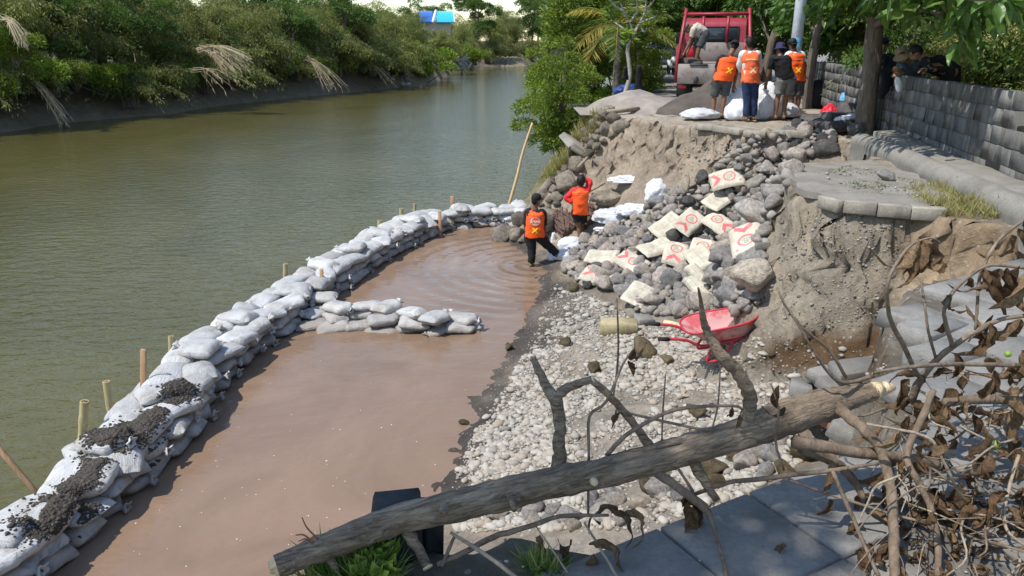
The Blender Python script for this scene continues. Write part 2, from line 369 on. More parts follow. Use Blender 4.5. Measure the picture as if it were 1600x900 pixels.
def bagmat(name, c, mud, amt, gloss=.5):
    t = NT(name); v = t.coord(); p = t.pos(); n = t.noise(v, 5, 6, .65)
    r = t.n('ObjectInfo').outputs['Random']; k = t.math('MULTIPLY_ADD', r, .3, .82); g = t.n('CombineColor'); [t.l(k, g.inputs[i]) for i in range(3)]
    col = t.mix(1.0, t.ramp(n, [(.3, dim(c, .82)), (.65, c)]), g.outputs[0], 'MULTIPLY')
    col = t.mix(t.math('MULTIPLY', t.ramp(t.noise(p, 4.5, 7, .7), [(.5, (0, 0, 0)), (.72, (1, 1, 1))]), amt), col, mud)
    z = t.n('SeparateXYZ'); t.l(p, z.inputs[0]); zz = t.math('ADD', z.outputs[2], t.math('MULTIPLY', t.noise(p, 6, 4), .18))
    wet = t.n('MapRange'); t.l(zz, wet.inputs[0]); wet.inputs[1].default_value = ZW+.10; wet.inputs[2].default_value = ZW+.28; wet.inputs[3].default_value = .75; wet.inputs[4].default_value = 0
    col = t.mix(wet.outputs[0], col, (.23, .18, .14))
    wv = t.n('TexWave', wave_type='BANDS'); t.l(v, wv.inputs[0]); wv.inputs['Scale'].default_value = 60; wv2 = t.n('TexWave', wave_type='BANDS', bands_direction='Y'); t.l(v, wv2.inputs[0]); wv2.inputs['Scale'].default_value = 60
    wr = t.noise(t.stretch(v, (1, 3.2, 1)), 9, 5, .6, 1.5)
    b = t.bump(wr, .75, .03); b = t.bump(t.math('ADD', wv.outputs['Fac'], wv2.outputs['Fac']), .12, .003, b)
    return t.fin(col, gloss, b, .4)
MT['sandbag'] = bagmat('woven white sack', (.54, .535, .52), (.29, .245, .195), 1.0)
MT['sandbag_dirty'] = bagmat('muddy woven sack', (.48, .46, .43), (.27, .22, .17), .75)
MT['plastic'] = bagmat('clean white sack', (.70, .71, .73), (.6, .58, .55), .15, .45)
def plain(name, c, rough=.6, var=.2, bump=.2, spec=.3, **k): MT[name] = mat(name, c, var, 8, rough, bump, 60, .006, spec=spec, **k)
plain('skin', (.20, .105, .062), .5, .15, .1); plain('skin_light', (.33, .18, .115), .5, .15, .1); plain('hair', (.012, .011, .011), .6, .3, .5)
plain('orange', (.95, .115, .018), .65, .12, .5); plain('orange_pale', (.92, .17, .06), .65, .14, .5); plain('red_cloth', (.70, .03, .03), .7, .2, .5)
plain('black_cloth', (.018, .018, .02), .85, .3, .5); plain('navy', (.025, .04, .10), .85, .3, .5); plain('grey_cloth', (.17, .17, .17), .85, .25, .5)
plain('dark_grey', (.07, .075, .075), .85, .25, .5); plain('beige_cloth', (.52, .47, .38), .8, .15, .5); plain('white_cloth', (.68, .68, .68), .8, .12, .4)
plain('navy_hat', (.03, .028, .085), .85, .2, .4); plain('hat_tan', (.26, .20, .13), .85, .3, .4); plain('jacket', (.085, .10, .105), .85, .25, .4)
plain('yellow', (.95, .75, .02), .6, .08, 0); plain('mark_pale', (.92, .62, .38), .6, .1, 0); plain('mark_white', (.85, .5, .42), .6, .1, 0); plain('white', (.8, .8, .8), .6, .08, .1)
MT['red_paint'] = mat('truck red paint', (.30, .022, .035), .25, 4, .4, .1, 30, spec=.5, wear=((.22, .09, .08), 9, .6, .5))
MT['red_enamel'] = mat('barrow enamel', (.50, .035, .055), .25, 5, .5, .1, 30, spec=.4)
MT['barrow_tub'] = mat('barrow tub crusted with cement', (.56, .12, .13), .25, 5, .75, .3, 30, wear=((.55, .36, .34), 3, .40, .8))
MT['rust_panel'] = mat('worn steel bed', (.27, .235, .21), .3, 4, .7, .3, 30, wear=((.16, .10, .075), 6, .55, .6))
plain('rubber', (.02, .02, .02), .8); plain('dark_metal_and_hollow', (.045, .045, .05), .5, spec=.5); plain('steel', (.35, .35, .36), .4, metal=.7)
plain('white_paint', (.74, .75, .76), .6); plain('glass', (.03, .045, .05), .08, .1, 0, .6); plain('pole', (.62, .66, .70), .6)
plain('cyan', (.03, .42, .62), .5); plain('blue', (.02, .12, .45), .5); plain('tarp', (.03, .06, .22), .5, bump=.6); plain('hose', (.10, .40, .42), .5)
plain('red_plastic', (.75, .03, .06), .3, bump=.4); plain('sky_plastic', (.16, .42, .66), .4); plain('brick', (.33, .15, .10), .9); plain('green_fruit', (.20, .30, .05), .5)
plain('pump_yellow', (.75, .72, .6), .5); plain('silver', (.55, .57, .6), .35, bump=.6); plain('pvc', (.7, .68, .62), .5)
MT['bamboo'] = bark('bamboo culm', (.35, .28, .14), (.56, .46, .26), (1, 1, .3), 16, wear=((.30, .33, .12), 5, .56), bump=.3)
MT['timber'] = bark('raw timber', (.34, .20, .11), (.52, .34, .20), (1, 1, .1), 26, bump=.3)
MT['pole_wood'] = bark('pale pole', (.50, .34, .16), (.66, .50, .28), (1, 1, .2), 26, bump=.3)
MT['net'] = bark('rope net', (.07, .042, .033), (.20, .13, .105), (.3, 1, 1), 34, bump=1.0)
def water(name, a, b, rough, wscale, wst, stretch, ripple=None, ns=.25, bd=.05):
    t = NT(name); p = t.pos(); n = t.noise(p, ns, 6, .6, 1.2); col = t.ramp(n, [(.34, a), (.66, b)])
    v = t.stretch(p, stretch); h = t.math('ADD', t.noise(v, wscale, 4, .55, .4), t.math('MULTIPLY', t.noise(v, wscale*3.1, 3, .5), .35))
    if ripple:
        s = t.n('Mapping'); t.l(p, s.inputs[0]); s.inputs['Location'].default_value = (-ripple[0], -ripple[1], -ZW)
        ln = t.n('VectorMath', operation='LENGTH'); t.l(s.outputs[0], ln.inputs[0]); d = ln.outputs['Value']
        w = t.math('SINE', t.math('ADD', t.math('MULTIPLY', d, 17), t.math('MULTIPLY', t.noise(p, 1.5, 2), 3)))
        fa = t.n('MapRange'); t.l(d, fa.inputs[0]); fa.inputs[1].default_value = .2; fa.inputs[2].default_value = 4.2; fa.inputs[3].default_value = .7; fa.inputs[4].default_value = 0
        h = t.math('ADD', h, t.math('MULTIPLY', w, fa.outputs[0]))
    t.b.inputs['IOR'].default_value = 1.33
    return t.fin(col, rough, t.bump(h, wst, bd), .5)
# ---------------------------------------------------------------- plan of the place (metres, camera at the origin looking along +y)
S1 = .9375
U = [(-9, -60), (-2.2, -8), (-.95, 0), (-.75, 1.2), (-.62, 1.72), (-.3, 2.02), (.02, 2.06), (.41, 2.02), (.9, 2.24), (1.18, 2.38), (1.63, 2.86), (1.81, 3.18), (2.2, 4.1), (2.87, 4.95), (3.8, 5.25), (4.5, 5.5),
     (4.62, 6.2), (4.3, 6.45), (3.97, 7.02), (3.37, 7.26), (3.14, 7.92), (3.3, 8.7), (3.42, 9.35), (3.8, 9.75), (4.3, 9.85), (5.0, 10.3), (5.5, 11.4), (5.72, 12.6), (5.3, 13.35), (4.35, 13.2), (3.7, 14.3), (3.3, 14.7), (3.06, 15.2), (2.75, 16.1), (2.2, 16.6), (1.9, 17.2),
     (2.5, 20), (2.95, 22.7), (4.4, 30), (9.5, 55), (17, 88), (28, 118), (48, 142), (95, 160), (400, 190), (700, -60)]
RB = [(-3.2, -60), (-2.9, -2), (-2.6, 2), (-1.9, 3.2), (-1.25, 4.6), (-.75, 6.1), (-.5, 7.6), (-.15, 9.3), (.25, 11.4), (.62, 13.2), (.55, 14.4), (.2, 15.4), (-.2, 16.1), (.0, 17.6), (.35, 20), (1.15, 26.5), (3.7, 44), (8.7, 70), (14, 95), (26, 128), (46, 150), (95, 168), (400, 205)]   # waterline of the right bank
LB = [(-75, -60), (-46, 2), (-32, 26), (-25.7, 37.6), (-22.5, 44.2), (-19.45, 57.8), (-14.5, 68), (-8.2, 83), (-7.6, 90), (-9.5, 108), (-7.6, 140), (2, 160), (20, 178), (60, 195), (400, 230)]   # waterline of the left bank
CTRL = [(900, 400, -2.6), (900, 440, -2.5), (1000, 480, -2.35), (1180, 480, -2.05), (1000, 400, -2.15), (1100, 360, -1.75), (1150, 300, -1.05), (1200, 350, -1.35), (1230, 240, -.35), (1200, 440, -1.9), (1130, 510, -2.1),
        (1000, 240, -.68), (1000, 290, -1.2), (960, 330, -1.8), (940, 250, -1.0), (1090, 290, -.98), (1030, 310, -1.42), (1060, 260, -.8), (930, 300, -1.6), (905, 375, -2.35), (870, 270, -1.4), (840, 330, -2.1), (920, 210, -.5), (890, 240, -1.0),
        (850, 420, -2.72), (840, 480, -2.7), (800, 565, -2.7), (740, 665, -2.7), (690, 775, -2.7), (950, 520, -2.42), (1050, 560, -2.25), (1150, 580, -2.05), (900, 600, -2.45), (1000, 650, -2.25), (1200, 650, -1.92), (850, 700, -2.45), (1000, 740, -2.1), (1150, 720, -1.85), (1300, 640, -1.6), (1250, 560, -1.75), (800, 800, -2.35), (900, 820, -2.0)]
# ---------------------------------------------------------------- terrain
_cp = [(*Wz(a, b, z)[:2], z) for a, b, z in CTRL]
_cp += [(x, y, ZW) for x, y in RB[4:14]]
_cp += [(3.2, 5.6, -1.35), (3.9, 6.0, -1.0), (2.4, 3.2, -1.5), (1.5, 3.2, -1.75), (2.2, 5.2, -1.6), (.6, 2.9, -1.9), (-.4, 2.9, -2.2), (2.9, 6.9, -1.75), (3.3, 6.6, -1.5), (6, 7, -1), (7, 13, 0), (0.3, 16.6, -2.2), (1.0, 16.8, -1.35), (1.7, 16.9, -.5)]
_cp = np.array(_cp)
def _tps(r): return np.where(r > 1e-9, r*r*np.log(r+1e-12), 0)
_n = len(_cp); _A = np.zeros((_n+3, _n+3)); _A[:_n, :_n] = _tps(np.hypot(_cp[:, None, 0]-_cp[None, :, 0], _cp[:, None, 1]-_cp[None, :, 1]))+.12*np.eye(_n)
_A[:_n, _n] = 1; _A[:_n, _n+1:] = _cp[:, :2]; _A[_n, :_n] = 1; _A[_n+1:, :_n] = _cp[:, :2].T
_w = np.linalg.solve(_A, np.r_[_cp[:, 2], 0, 0, 0])
def lower(x, y):
    r = _w[_n]+_w[_n+1]*x+_w[_n+2]*y
    for i in range(_n): r = r+_w[i]*_tps(np.hypot(x-_cp[i, 0], y-_cp[i, 1]))
    return r
def sstep(a, b, x): t = np.clip((x-a)/(b-a), 0, 1); return t*t*(3-2*t)
def height(x, y, detail=True):
    x = np.asarray(x, float); y = np.asarray(y, float); sh = x.shape; x = x.ravel(); y = y.ravel()
    inU = inpoly(x, y, U); dU = dseg(x, y, U); wet = ~inpoly(x, y, RB+[(700, -60)]); dR = dseg(x, y, RB, False)
    left = inpoly(x, y, LB+[(400, 900), (-900, 900), (-900, -60)]); dL = dseg(x, y, LB, False)
    z = np.full(x.shape, -4.2)
    n1 = fbm(p3(x*2.2, y*2.2), 4, 3) if detail else 0*x
    # shore between the waterline and the road level
    kw = sstep(13.9, 15.0, y)*sstep(3.6, 2.6, x); k = np.where(y < 5.2, 6.0, np.where(y < 10.2, 2.6, 3.2*(1-kw)+2.6*kw))
    k = np.where(y > 17.4, 1.35, k)
    d2 = np.maximum(dU+np.where((y > 5.3) & (y < 10), .05, .14)*n1*np.clip(dU*3, 0, 1), 0)
    cl = -d2*k-np.where(y < 5.3, .09, .05)
    cl = np.where((y > 5.3) & (y < 10), -.05-np.minimum(d2*5, .55+.0*d2)-np.maximum(d2-.11, 0)*1.9, cl)
    near = (x > -4) & (x < 8) & (y > -1) & (y < 21)
    lo = np.where(near, lower(np.clip(x, -3, 6), np.clip(y, 2.2, 17)), -9); lo = np.minimum(np.maximum(lo, -3.2), -.04)
    farw = sstep(16.6, 18.5, y); lo = np.where(y > 16.5, lo*(1-farw)+farw*-9, lo); nearw = sstep(2.6, 1.8, y); lo = lo*(1-nearw)+nearw*-9
    shore = np.maximum(lo+.05*n1, cl)
    shore = np.maximum(shore, np.where(wet, ZW-.02-dR*.7, ZW+.0+np.minimum(dR*.25, .3)))
    z = np.maximum(z, shore)
    z = np.where(wet & (dR > .3), np.minimum(z, ZW-.1-(dR-.3)*.5), z); z = np.maximum(z, -4.2)
    top = -.085+.02*n1
    top = np.where(y > 5.3, -.05+.03*n1, top)
    z = np.where(inU, top, z)
    bank = np.where(left, ZW+np.minimum(dL*1.15, 2.3)+np.clip(dL-2.5, 0, 40)*.06+.35*n1*np.clip(dL, 0, 1), -9)
    z = np.where(left, bank, z)
    return z.reshape(sh)
def hit(px, py, zoff=0.0):
    d = ray(px, py); t = np.linspace(1.2, 40, 4000); P_ = np.array((0, 0, H))+np.outer(t, d)
    b = P_[:, 2] < height(P_[:, 0], P_[:, 1])+zoff
    i = np.argmax(b) if b.any() else len(t)-1
    return P_[i]
def axis_(lo, hi, f0, f1, step, g=1.22):
    a = list(np.arange(f0, f1+1e-6, step)); s = step; v = f0
    L = []
    while v > lo: s *= g; v -= s; L.append(v)
    s = step; v = a[-1]; Rr = []
    while v < hi: s *= g; v += s; Rr.append(v)
    return np.array(L[::-1]+a+Rr)
gx = axis_(-420, 420, -1.6, 6.0, .04); gy = axis_(-60, 700, 1.2, 18.0, .045)
X, Y = np.meshgrid(gx, gy, indexing='ij'); Z = height(X, Y)
_m = ((X > 1.9) & (X < 3.5) & (Y > 13.8) & (Y < 16.8) & (Z < -.2) & (Z > -2.2)).astype(float)
for _k in range(30): _b = Z.copy(); _b[1:-1, 1:-1] = (Z[:-2, 1:-1]+Z[2:, 1:-1]+Z[1:-1, :-2]+Z[1:-1, 2:])/4; Z = Z*(1-_m)+_b*_m
gm = np.gradient(Z, axis=0)/np.gradient(X, axis=0); gn = np.gradient(Z, axis=1)/np.gradient(Y, axis=1); steep = np.clip((np.hypot(gm, gn)-.6)/1.5, 0, 1)
near = (X > -2) & (X < 6.2) & (Y > 1) & (Y < 18.2)
Q = p3(X*4, Y*4, 0); Q[..., 2] = Z*4
rg_ = (1-2*np.abs(vnoise(Q*1.3, 51)))*.07; dx = (fbm(Q*1.6, 5, 21)*.11)*steep*near; dy_ = (fbm(Q*1.6, 5, 31)*.11+rg_*.8)*steep*near; dz = fbm(Q*2.3, 3, 41)*.03*near*(1-.6*inpoly(X, Y, U))
# base colour of each soil by place
def lerp(c, t, k): return c*(1-k[..., None])+np.asarray(t)*k[..., None]
C = np.zeros(X.shape+(3,))+np.array((.24, .205, .165))
inU = inpoly(X, Y, U); nz = fbm(p3(X*.9, Y*.9), 4, 5)
C = lerp(C, (.30, .25, .195), sstep(11.8, 13.2, Y+.3*nz)*(X < 4.6)*(Z < -.02))
C = lerp(C, (.295, .258, .205), (sstep(4.8, 5.6, Y)*sstep(10.4, 9.6, Y)*sstep(2.3, 2.9, X)*(Z < -.1)))
px_, py_, _ = proj(np.stack([X, Y, Z], -1))
C = lerp(C, (.33, .25, .165), (sstep(3.55, 4.2, X+.25*nz)*sstep(5.2, 5.8, Y)*sstep(8, 7, Y)*(Z < -.05)))
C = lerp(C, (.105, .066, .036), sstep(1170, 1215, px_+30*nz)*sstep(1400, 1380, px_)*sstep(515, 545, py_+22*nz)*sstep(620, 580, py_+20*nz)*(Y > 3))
C = lerp(C, (.29, .265, .23), sstep(11.2, 10.4, Y)*sstep(.3, .8, X-.12*Y+.9)*(Z < -1.7)*.6)
C = lerp(C, (.075, .065, .058), sstep(ZW+.26, ZW+.06, Z+.12*nz)*(X > -3)*(Y < 18))
C = lerp(C, (.37, .32, .26), inU*sstep(9, 11, Y)*1.0)
C = lerp(C, (.25, .24, .225), inU*sstep(19, 23, Y)*1.0)
C = lerp(C, (.17, .15, .12), inU*sstep(6, 5, Y)*1.0)
C = lerp(C, (.13, .10, .06), inpoly(X, Y, LB+[(400, 900), (-900, 900), (-900, -60)])*1.0)
C = lerp(C, (.14, .13, .06), (~inU)*sstep(17.2, 18.5, Y)*(X < 60)*(Z > ZW)*1.0*(X > -1))
_fg = np.where(Y < 5.3, .3, 1.0); dx = dx*_fg; dy_ = dy_*_fg
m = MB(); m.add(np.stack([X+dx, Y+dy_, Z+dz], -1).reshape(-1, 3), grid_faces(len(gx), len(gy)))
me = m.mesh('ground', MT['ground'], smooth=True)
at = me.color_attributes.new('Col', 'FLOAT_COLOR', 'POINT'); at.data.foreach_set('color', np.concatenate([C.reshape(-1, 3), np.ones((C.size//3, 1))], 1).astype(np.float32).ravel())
link('ground', me, kind='structure')
TBV = BVHTree.FromPolygons([Vector(v) for v in (np.stack([X+dx, Y+dy_, Z+dz], -1)[(gx > -3).argmax():(gx < 9).sum(), (gy > 0).argmax():(gy < 40).sum()].reshape(-1, 3))], grid_faces((gx < 9).sum()-(gx > -3).argmax(), (gy < 40).sum()-(gy > 0).argmax()).tolist())
def gz(x, y):
    h = TBV.ray_cast(Vector((x, y, 8)), Vector((0, 0, -1)))
    return (h[0].z, np.array(h[1]) if h[1].z > 0 else -np.array(h[1])) if h[0] else (float(height(np.array([x]), np.array([y]))[0]), np.array((0, 0, 1.)))
def thit(px, py):
    d = Vector(ray(px, py)).normalized(); h = TBV.ray_cast(Vector((0, 0, H)), d)
    if h[0] is None: return Wz(px, py, ZW), np.array((0, 0, 1.))
    n = np.array(h[1]); return np.array(h[0]), (n if n[2] > 0 else -n)
# ---------------------------------------------------------------- water
DAM = [(-3.6, 2.0), (-3.95, 3.6), (-3.79, 5.15), (-3.68, 5.95), (-3.55, 7.25), (-3.63, 9.0), (-3.27, 11.04), (-2.58, 14.2), (-1.6, 16.75), (-.9, 17.2), (0.1, 17.25), (.55, 17.1)]     # pool-side waterline of the dam
DAMC = smoothpath(DAM, 8); _t = nrm(np.gradient(DAMC, axis=0)); DAMN = np.stack([_t[:, 1], -_t[:, 0]], -1)   # points to the pool side
ctr = DAMC-DAMN*.35
rv = MB(); wx = axis_(-420, 420, -30, 12, 2.0, 1.4); wy = axis_(-60, 700, 0, 110, 2.0, 1.4); XX, YY = np.meshgrid(wx, wy, indexing='ij')
rv.add(p3(XX, YY, ZW-.012).reshape(-1, 3), grid_faces(len(wx), len(wy)))
MT['river'] = water('river water', (.076, .068, .018), (.104, .092, .030), .04, 3.4, .62, (.7, 1.4, 1), None, .12, .06)
rv.obj('river', MT['river'], kind='structure')
P6 = Wz(832, 416, ZW)
MT['pool'] = water('muddy pool water', (.185, .122, .082), (.245, .165, .113), .04, 3.0, .30, (.8, 1.3, 1), (P6[0], P6[1]), .55, .05)
bmp = bmesh.new(); pts = [(*p, ZW) for p in ctr]+[(1.2, 16.6, ZW), (1.4, 12, ZW), (.6, 7, ZW), (0, 4, ZW), (-.8, 2, ZW)]
bmp.faces.new([bmp.verts.new(p) for p in pts]); bmesh.ops.triangulate(bmp, faces=bmp.faces[:]); bmesh.ops.recalc_face_normals(bmp, faces=bmp.faces[:])
me = bpy.data.meshes.new('pool'); bmp.to_mesh(me); bmp.free(); me.materials.append(MT['pool'])
if me.polygons[0].normal.z < 0: me.flip_normals()
link('pool', me, kind='structure')
fl = MB(); poolpoly = [(390, 620), (500, 540), (740, 540), (810, 470), (840, 430), (800, 540), (720, 660), (660, 790), (560, 890), (120, 890), (230, 790), (330, 690)]
V0, F0 = lathe([(0.001, .004), (.7, .003), (1, 0)], 6)
for i in range(190):
    p = Wz(rng.uniform(100, 840), rng.uniform(430, 895)**1.0, ZW); a, b, _ = proj(p)
    if not inpoly(np.array([a]), np.array([b]), poolpoly)[0]: continue
    s = rng.uniform(.003, .007)*(1 if rng.random() < .93 else 1.8); fl.add(V0*(s*rng.uniform(.7, 1.6), s, .6)@rotz(rng.uniform(0, 6))+p+(0, 0, .002), F0)
fl.obj('foam_flecks', MT['foam'], kind='stuff')
# ---------------------------------------------------------------- sandbags
def bag_geo(seed, a=.29, b=.19, c=.105, neck=True, nu=26, nv=18):
    """a filled sack lying flat: closed pillow, one end gathered"""
    g = np.random.default_rng(seed); th = np.linspace(0, 2*math.pi, nu+1)[:-1]; V = []
    rings = np.linspace(-1, 1, nv); ex = 1.0/2.6
    ca, sa = np.cos(th), np.sin(th); sqx = np.sign(ca)*np.abs(ca)**.9; sqz = np.sign(sa)*np.abs(sa)**.85
    sk = g.uniform(-.12, .12); bend = g.uniform(-.05, .06); lop = g.uniform(-.25, .25)
    for u in rings:
        au = abs(u); w = (1-au**3.6)**.42*1.0 if au < 1 else 0
        wy = b*(.30*(au > .999)+ (1-.72*sstep(.72, 1.0, au)) if not neck or u < 0 else (1-.90*sstep(.62, 1.0, u)))*(1+.07*math.sin(u*2+seed))
        if u < 0 or not neck: wy = b*(1-.10*sstep(.6, 1.0, au)) * (1 if au < .999 else .97)
        hz = c*(max(w, .05))*(1+lop*u)
        x = a*u+0*th; y = wy*sqx+sk*b*u; z = hz*sqz*(1+.0*u)+bend*(u*u-.4)*a
        z = np.where(z < 0, z*.75, z)
        P = np.stack([x, y, z], -1); V.append(P)
    V = np.concatenate(V); q = V*np.array((6, 6, 6)); n = fbm(q+seed*5.3, 3, seed); rad = np.exp(-((V[:, 0]-a*.95)/(a*.55))**2)
    ang = np.arctan2(V[:, 1], .05+np.maximum(a-V[:, 0], 0)); wr = np.sin(ang*11+seed)*rad*(.35+.65*(np.abs(V[:, 0]) < a*.97))
    V[:, 2] += .011*n+.012*wr*(1 if neck else .2); V[:, 1] += .012*fbm(q*.7+9+seed, 2, seed+3)
    V[:, 2] += .010*(1-2*np.abs(vnoise(q*np.array((.55, 1.5, 1))+seed*3, seed+7)))
    m = nv; n_ = nu; i, j = np.meshgrid(np.arange(m-1), np.arange(n_), indexing='ij'); i = i.ravel(); j = j.ravel(); k = (j+1) % n_
    F = [np.stack([i*n_+j, i*n_+k, (i+1)*n_+k, (i+1)*n_+j], -1)]
    V = np.vstack([V, V[:n_].mean(0)-(0.004, 0, 0), V[(m-1)*n_:m*n_].mean(0)+(.004, 0, 0)]); aa = np.arange(n_); bb = (aa+1) % n_
    F += [np.stack([bb, aa, np.full(n_, m*n_)], -1), np.stack([(m-1)*n_+aa, (m-1)*n_+bb, np.full(n_, m*n_+1)], -1)]
    return V, F
def neck_geo(seed, a=.29, s=.055):
    """the ruffled mouth of a tied sack"""
    g = np.random.default_rng(seed+99); n = 18; V = []; th = np.arange(n)*2*math.pi/n
    for t, r in ((0, .42), (.35, .38), (.6, .9), (1.0, 1.25), (1.05, 1.1), (.7, .5)):
        rr = r*s*(1+.28*np.sin(th*5+seed)*(t > .4)+.18*np.sin(th*9+2*seed)*(t > .4)); V.append(np.stack([np.full(n, a-.012)+t*s*1.3+.012*np.sin(th*3+seed)*t, rr*np.cos(th), rr*.75*np.sin(th)+t*.02], -1))
    V = np.concatenate(V); i, j = np.meshgrid(np.arange(5), np.arange(n), indexing='ij'); i = i.ravel(); j = j.ravel(); k = (j+1) % n
    return V, [np.stack([i*n+j, i*n+k, (i+1)*n+k, (i+1)*n+j], -1)]
BAGS = []; NECKS = []
for s in range(9):
    nk = s % 3 != 2; m = MB(); m.add(*bag_geo(s*7+1, a=rng.uniform(.27, .31), b=rng.uniform(.185, .215), c=rng.uniform(.088, .108), neck=nk)); BAGS.append((m.mesh('sandbag', MT['sandbag'], True), m.mesh('sandbag', MT['sandbag_dirty'], True), nk))
for s in range(3):
    m = MB(); m.add(*neck_geo(s*5)); NECKS.append(m.mesh('tied_mouth', MT['sandbag'], True))
BAGOBJ = []
def sandbag(x, y, z, yaw, label, group, dirty=False, pitch=0, roll=0, sc=1.0, kind=None, neck=True):
    i = int(rng.integers(9)) if kind is None else kind; mb = BAGS[i]; s = (sc*rng.uniform(.94, 1.1), sc*rng.uniform(.92, 1.12), sc*rng.uniform(.9, 1.15))
    o = place(mb[1] if dirty else mb[0], 'sandbag', xf((x, y, z), (roll+rng.normal(0, .07), pitch+rng.normal(0, .07), yaw), s)); tag(o, label, 'sandbag', group)
    if neck and mb[2]: place(NECKS[int(rng.integers(3))], 'tied_mouth', Matrix.Translation((0, 0, 0)), o)
    BAGOBJ.append(o); return o
arc = np.r_[0, np.cumsum(np.linalg.norm(np.diff(DAMC, axis=0), axis=1))]
def dam_at(s):
    x = np.interp(s, arc, DAMC[:, 0]); y = np.interp(s, arc, DAMC[:, 1]); n = np.array((np.interp(s, arc, DAMN[:, 0]), np.interp(s, arc, DAMN[:, 1]))); return np.array((x, y)), n/np.linalg.norm(n)
ROWN = {}
def bagrow(layer, off, step, yawm, jit=.1, dirty=.3, s0=0, s1=None, z=None, sc=1, row=''):
    s = s0; L_ = []
    while s < (s1 or arc[-1]-.1):
        p, n = dam_at(s); ang = math.atan2(n[1], n[0]); q = p+n*((off if off > -.5 or p[1] > 7.2 else off*(.78 if p[1] < 6 else .78+.22*(p[1]-6)/1.2))+rng.normal(0, .025))
        L_.append(sandbag(q[0], q[1], (z if z is not None else (-2.66, -2.51, -2.35)[layer])+rng.normal(0, .012), ang+yawm+rng.normal(0, jit)+(math.pi if rng.random() < .4 else 0), '', 'sandbags of the long river dam', rng.random() < dirty, sc=sc))
        s += step*rng.uniform(.88, 1.12)
    for i, o in enumerate(L_[::-1]): o['label'] = f'{row} of the long dam, {ordinal(i+1)} from its stone bank end'
bagrow(0, -.27, .37, 0, .12, .85, row='sandbag in the waterline row'); bagrow(1, -.30, .375, 0, .14, .6, .15, row='sandbag in the middle row')
bagrow(1, -.66, .56, math.pi/2, .1, .2, .1, row='hidden lower river side sandbag')
bagrow(2, -.20, .50, math.pi/2, .32, .12, .2, row='top sandbag on the pool edge'); bagrow(2, -.60, .50, math.pi/2, .35, .08, 0, row='top sandbag on the river edge')
L_ = []
for s in np.arange(.6, arc[-1]-.6, 1.25):      # a few sacks thrown across on top
    p, n = dam_at(s+rng.normal(0, .15)); q = p+n*(-.37+rng.normal(0, .07)); L_.append(sandbag(q[0], q[1], -2.25+rng.normal(0, .015), math.atan2(n[1], n[0])+rng.normal(0, .5)+(math.pi if rng.random() < .5 else 0), '', 'sandbags of the long river dam', False, sc=.95))
for i, o in enumerate(L_[::-1]): o['label'] = f'sandbag thrown crosswise on the crest of the long dam, {ordinal(i+1)} from its stone bank end'
# spur into the pool: sacks read off the photograph, from the dam to the tip
spur = [(495, 508, 0, .2), (520, 512, 0, 0), (555, 512, 0, .3), (600, 514, 0, 0), (640, 516, 0, -.2), (680, 518, 0, .2), (720, 518, 0, .1),
        (490, 492, 1, .4), (525, 495, 1, .0), (565, 492, 1, -.2), (605, 500, 1, -.1), (645, 505, 1, .3), (725, 500, 1, -.05), (690, 500, 1, .9),
        (500, 468, 2, .2), (532, 480, 2, -.5), (575, 478, 2, .4), (615, 480, 2, .1), (650, 488, 2, -.3), (680, 492, 2, 1.2)]
spn = {0: 0, 1: 0, 2: 0}
for px, py, ly, yw in sorted(spur, key=lambda q: q[0]):
    spn[ly] += 1; od = ordinal(spn[ly])
    z = (-2.69, -2.58, -2.47)[ly]; p = Wz(px, py, z)
    sandbag(p[0]+rng.normal(0, .03), p[1]+rng.normal(0, .05), z+rng.normal(0, .02), yw+rng.normal(0, .4)+(math.pi if rng.random() < .5 else 0), ('waterline', 'middle row', 'top')[ly]+f' sandbag of the short spur in the pool, {od} from the long dam', 'sandbags of the short spur', ly == 0 or rng.random() < .4, sc=.85)
bpy.context.view_layer.update()
def bvh_of(objs):
    V = []; F = []
    for o in objs:
        n = len(V); V += [o.matrix_world@v.co for v in o.data.vertices]; F += [[n+i for i in p.vertices] for p in o.data.polygons]
    return BVHTree.FromPolygons(V, F)
near_bags = [o for o in BAGOBJ if o.location.y < 10]
bv = bvh_of(near_bags)
# dark soil spilled along the crest of the dam
cl = MB(); soilpts = smoothpath([Wz(a, b, -2.05)[:2] for a, b in ((62, 788), (95, 745), (130, 712), (165, 668), (205, 640), (250, 612), (285, 588))], 10)
V1, F1 = ico(1)
for i in range(24000):
    p = soilpts[int(rng.integers(len(soilpts)))]; w = .11*(1+.5*math.sin(p[1]*5)); q = p+rng.normal(0, w*.7, 2)
    if fbm(np.array((q[0]*5, q[1]*5, 3.)), 3, 8) < -.55: continue
    h = bv.ray_cast(Vector((q[0], q[1], 0)), Vector((0, 0, -1)))
    if h[0] is None or h[0].z < -2.6: continue
    s = rng.uniform(.006, .013)*(1 if rng.random() < .95 else 1.8); cl.add(V1*(s*rng.uniform(.8, 1.6), s*rng.uniform(.8, 1.4), s*.75)@rotz(rng.uniform(0, 6))+(q[0], q[1], h[0].z+s*.3), F1, a=rng.random()**1.5)
o = cl.obj('spilled_soil', MT['clod'], smooth=True, attr=True, kind='stuff')
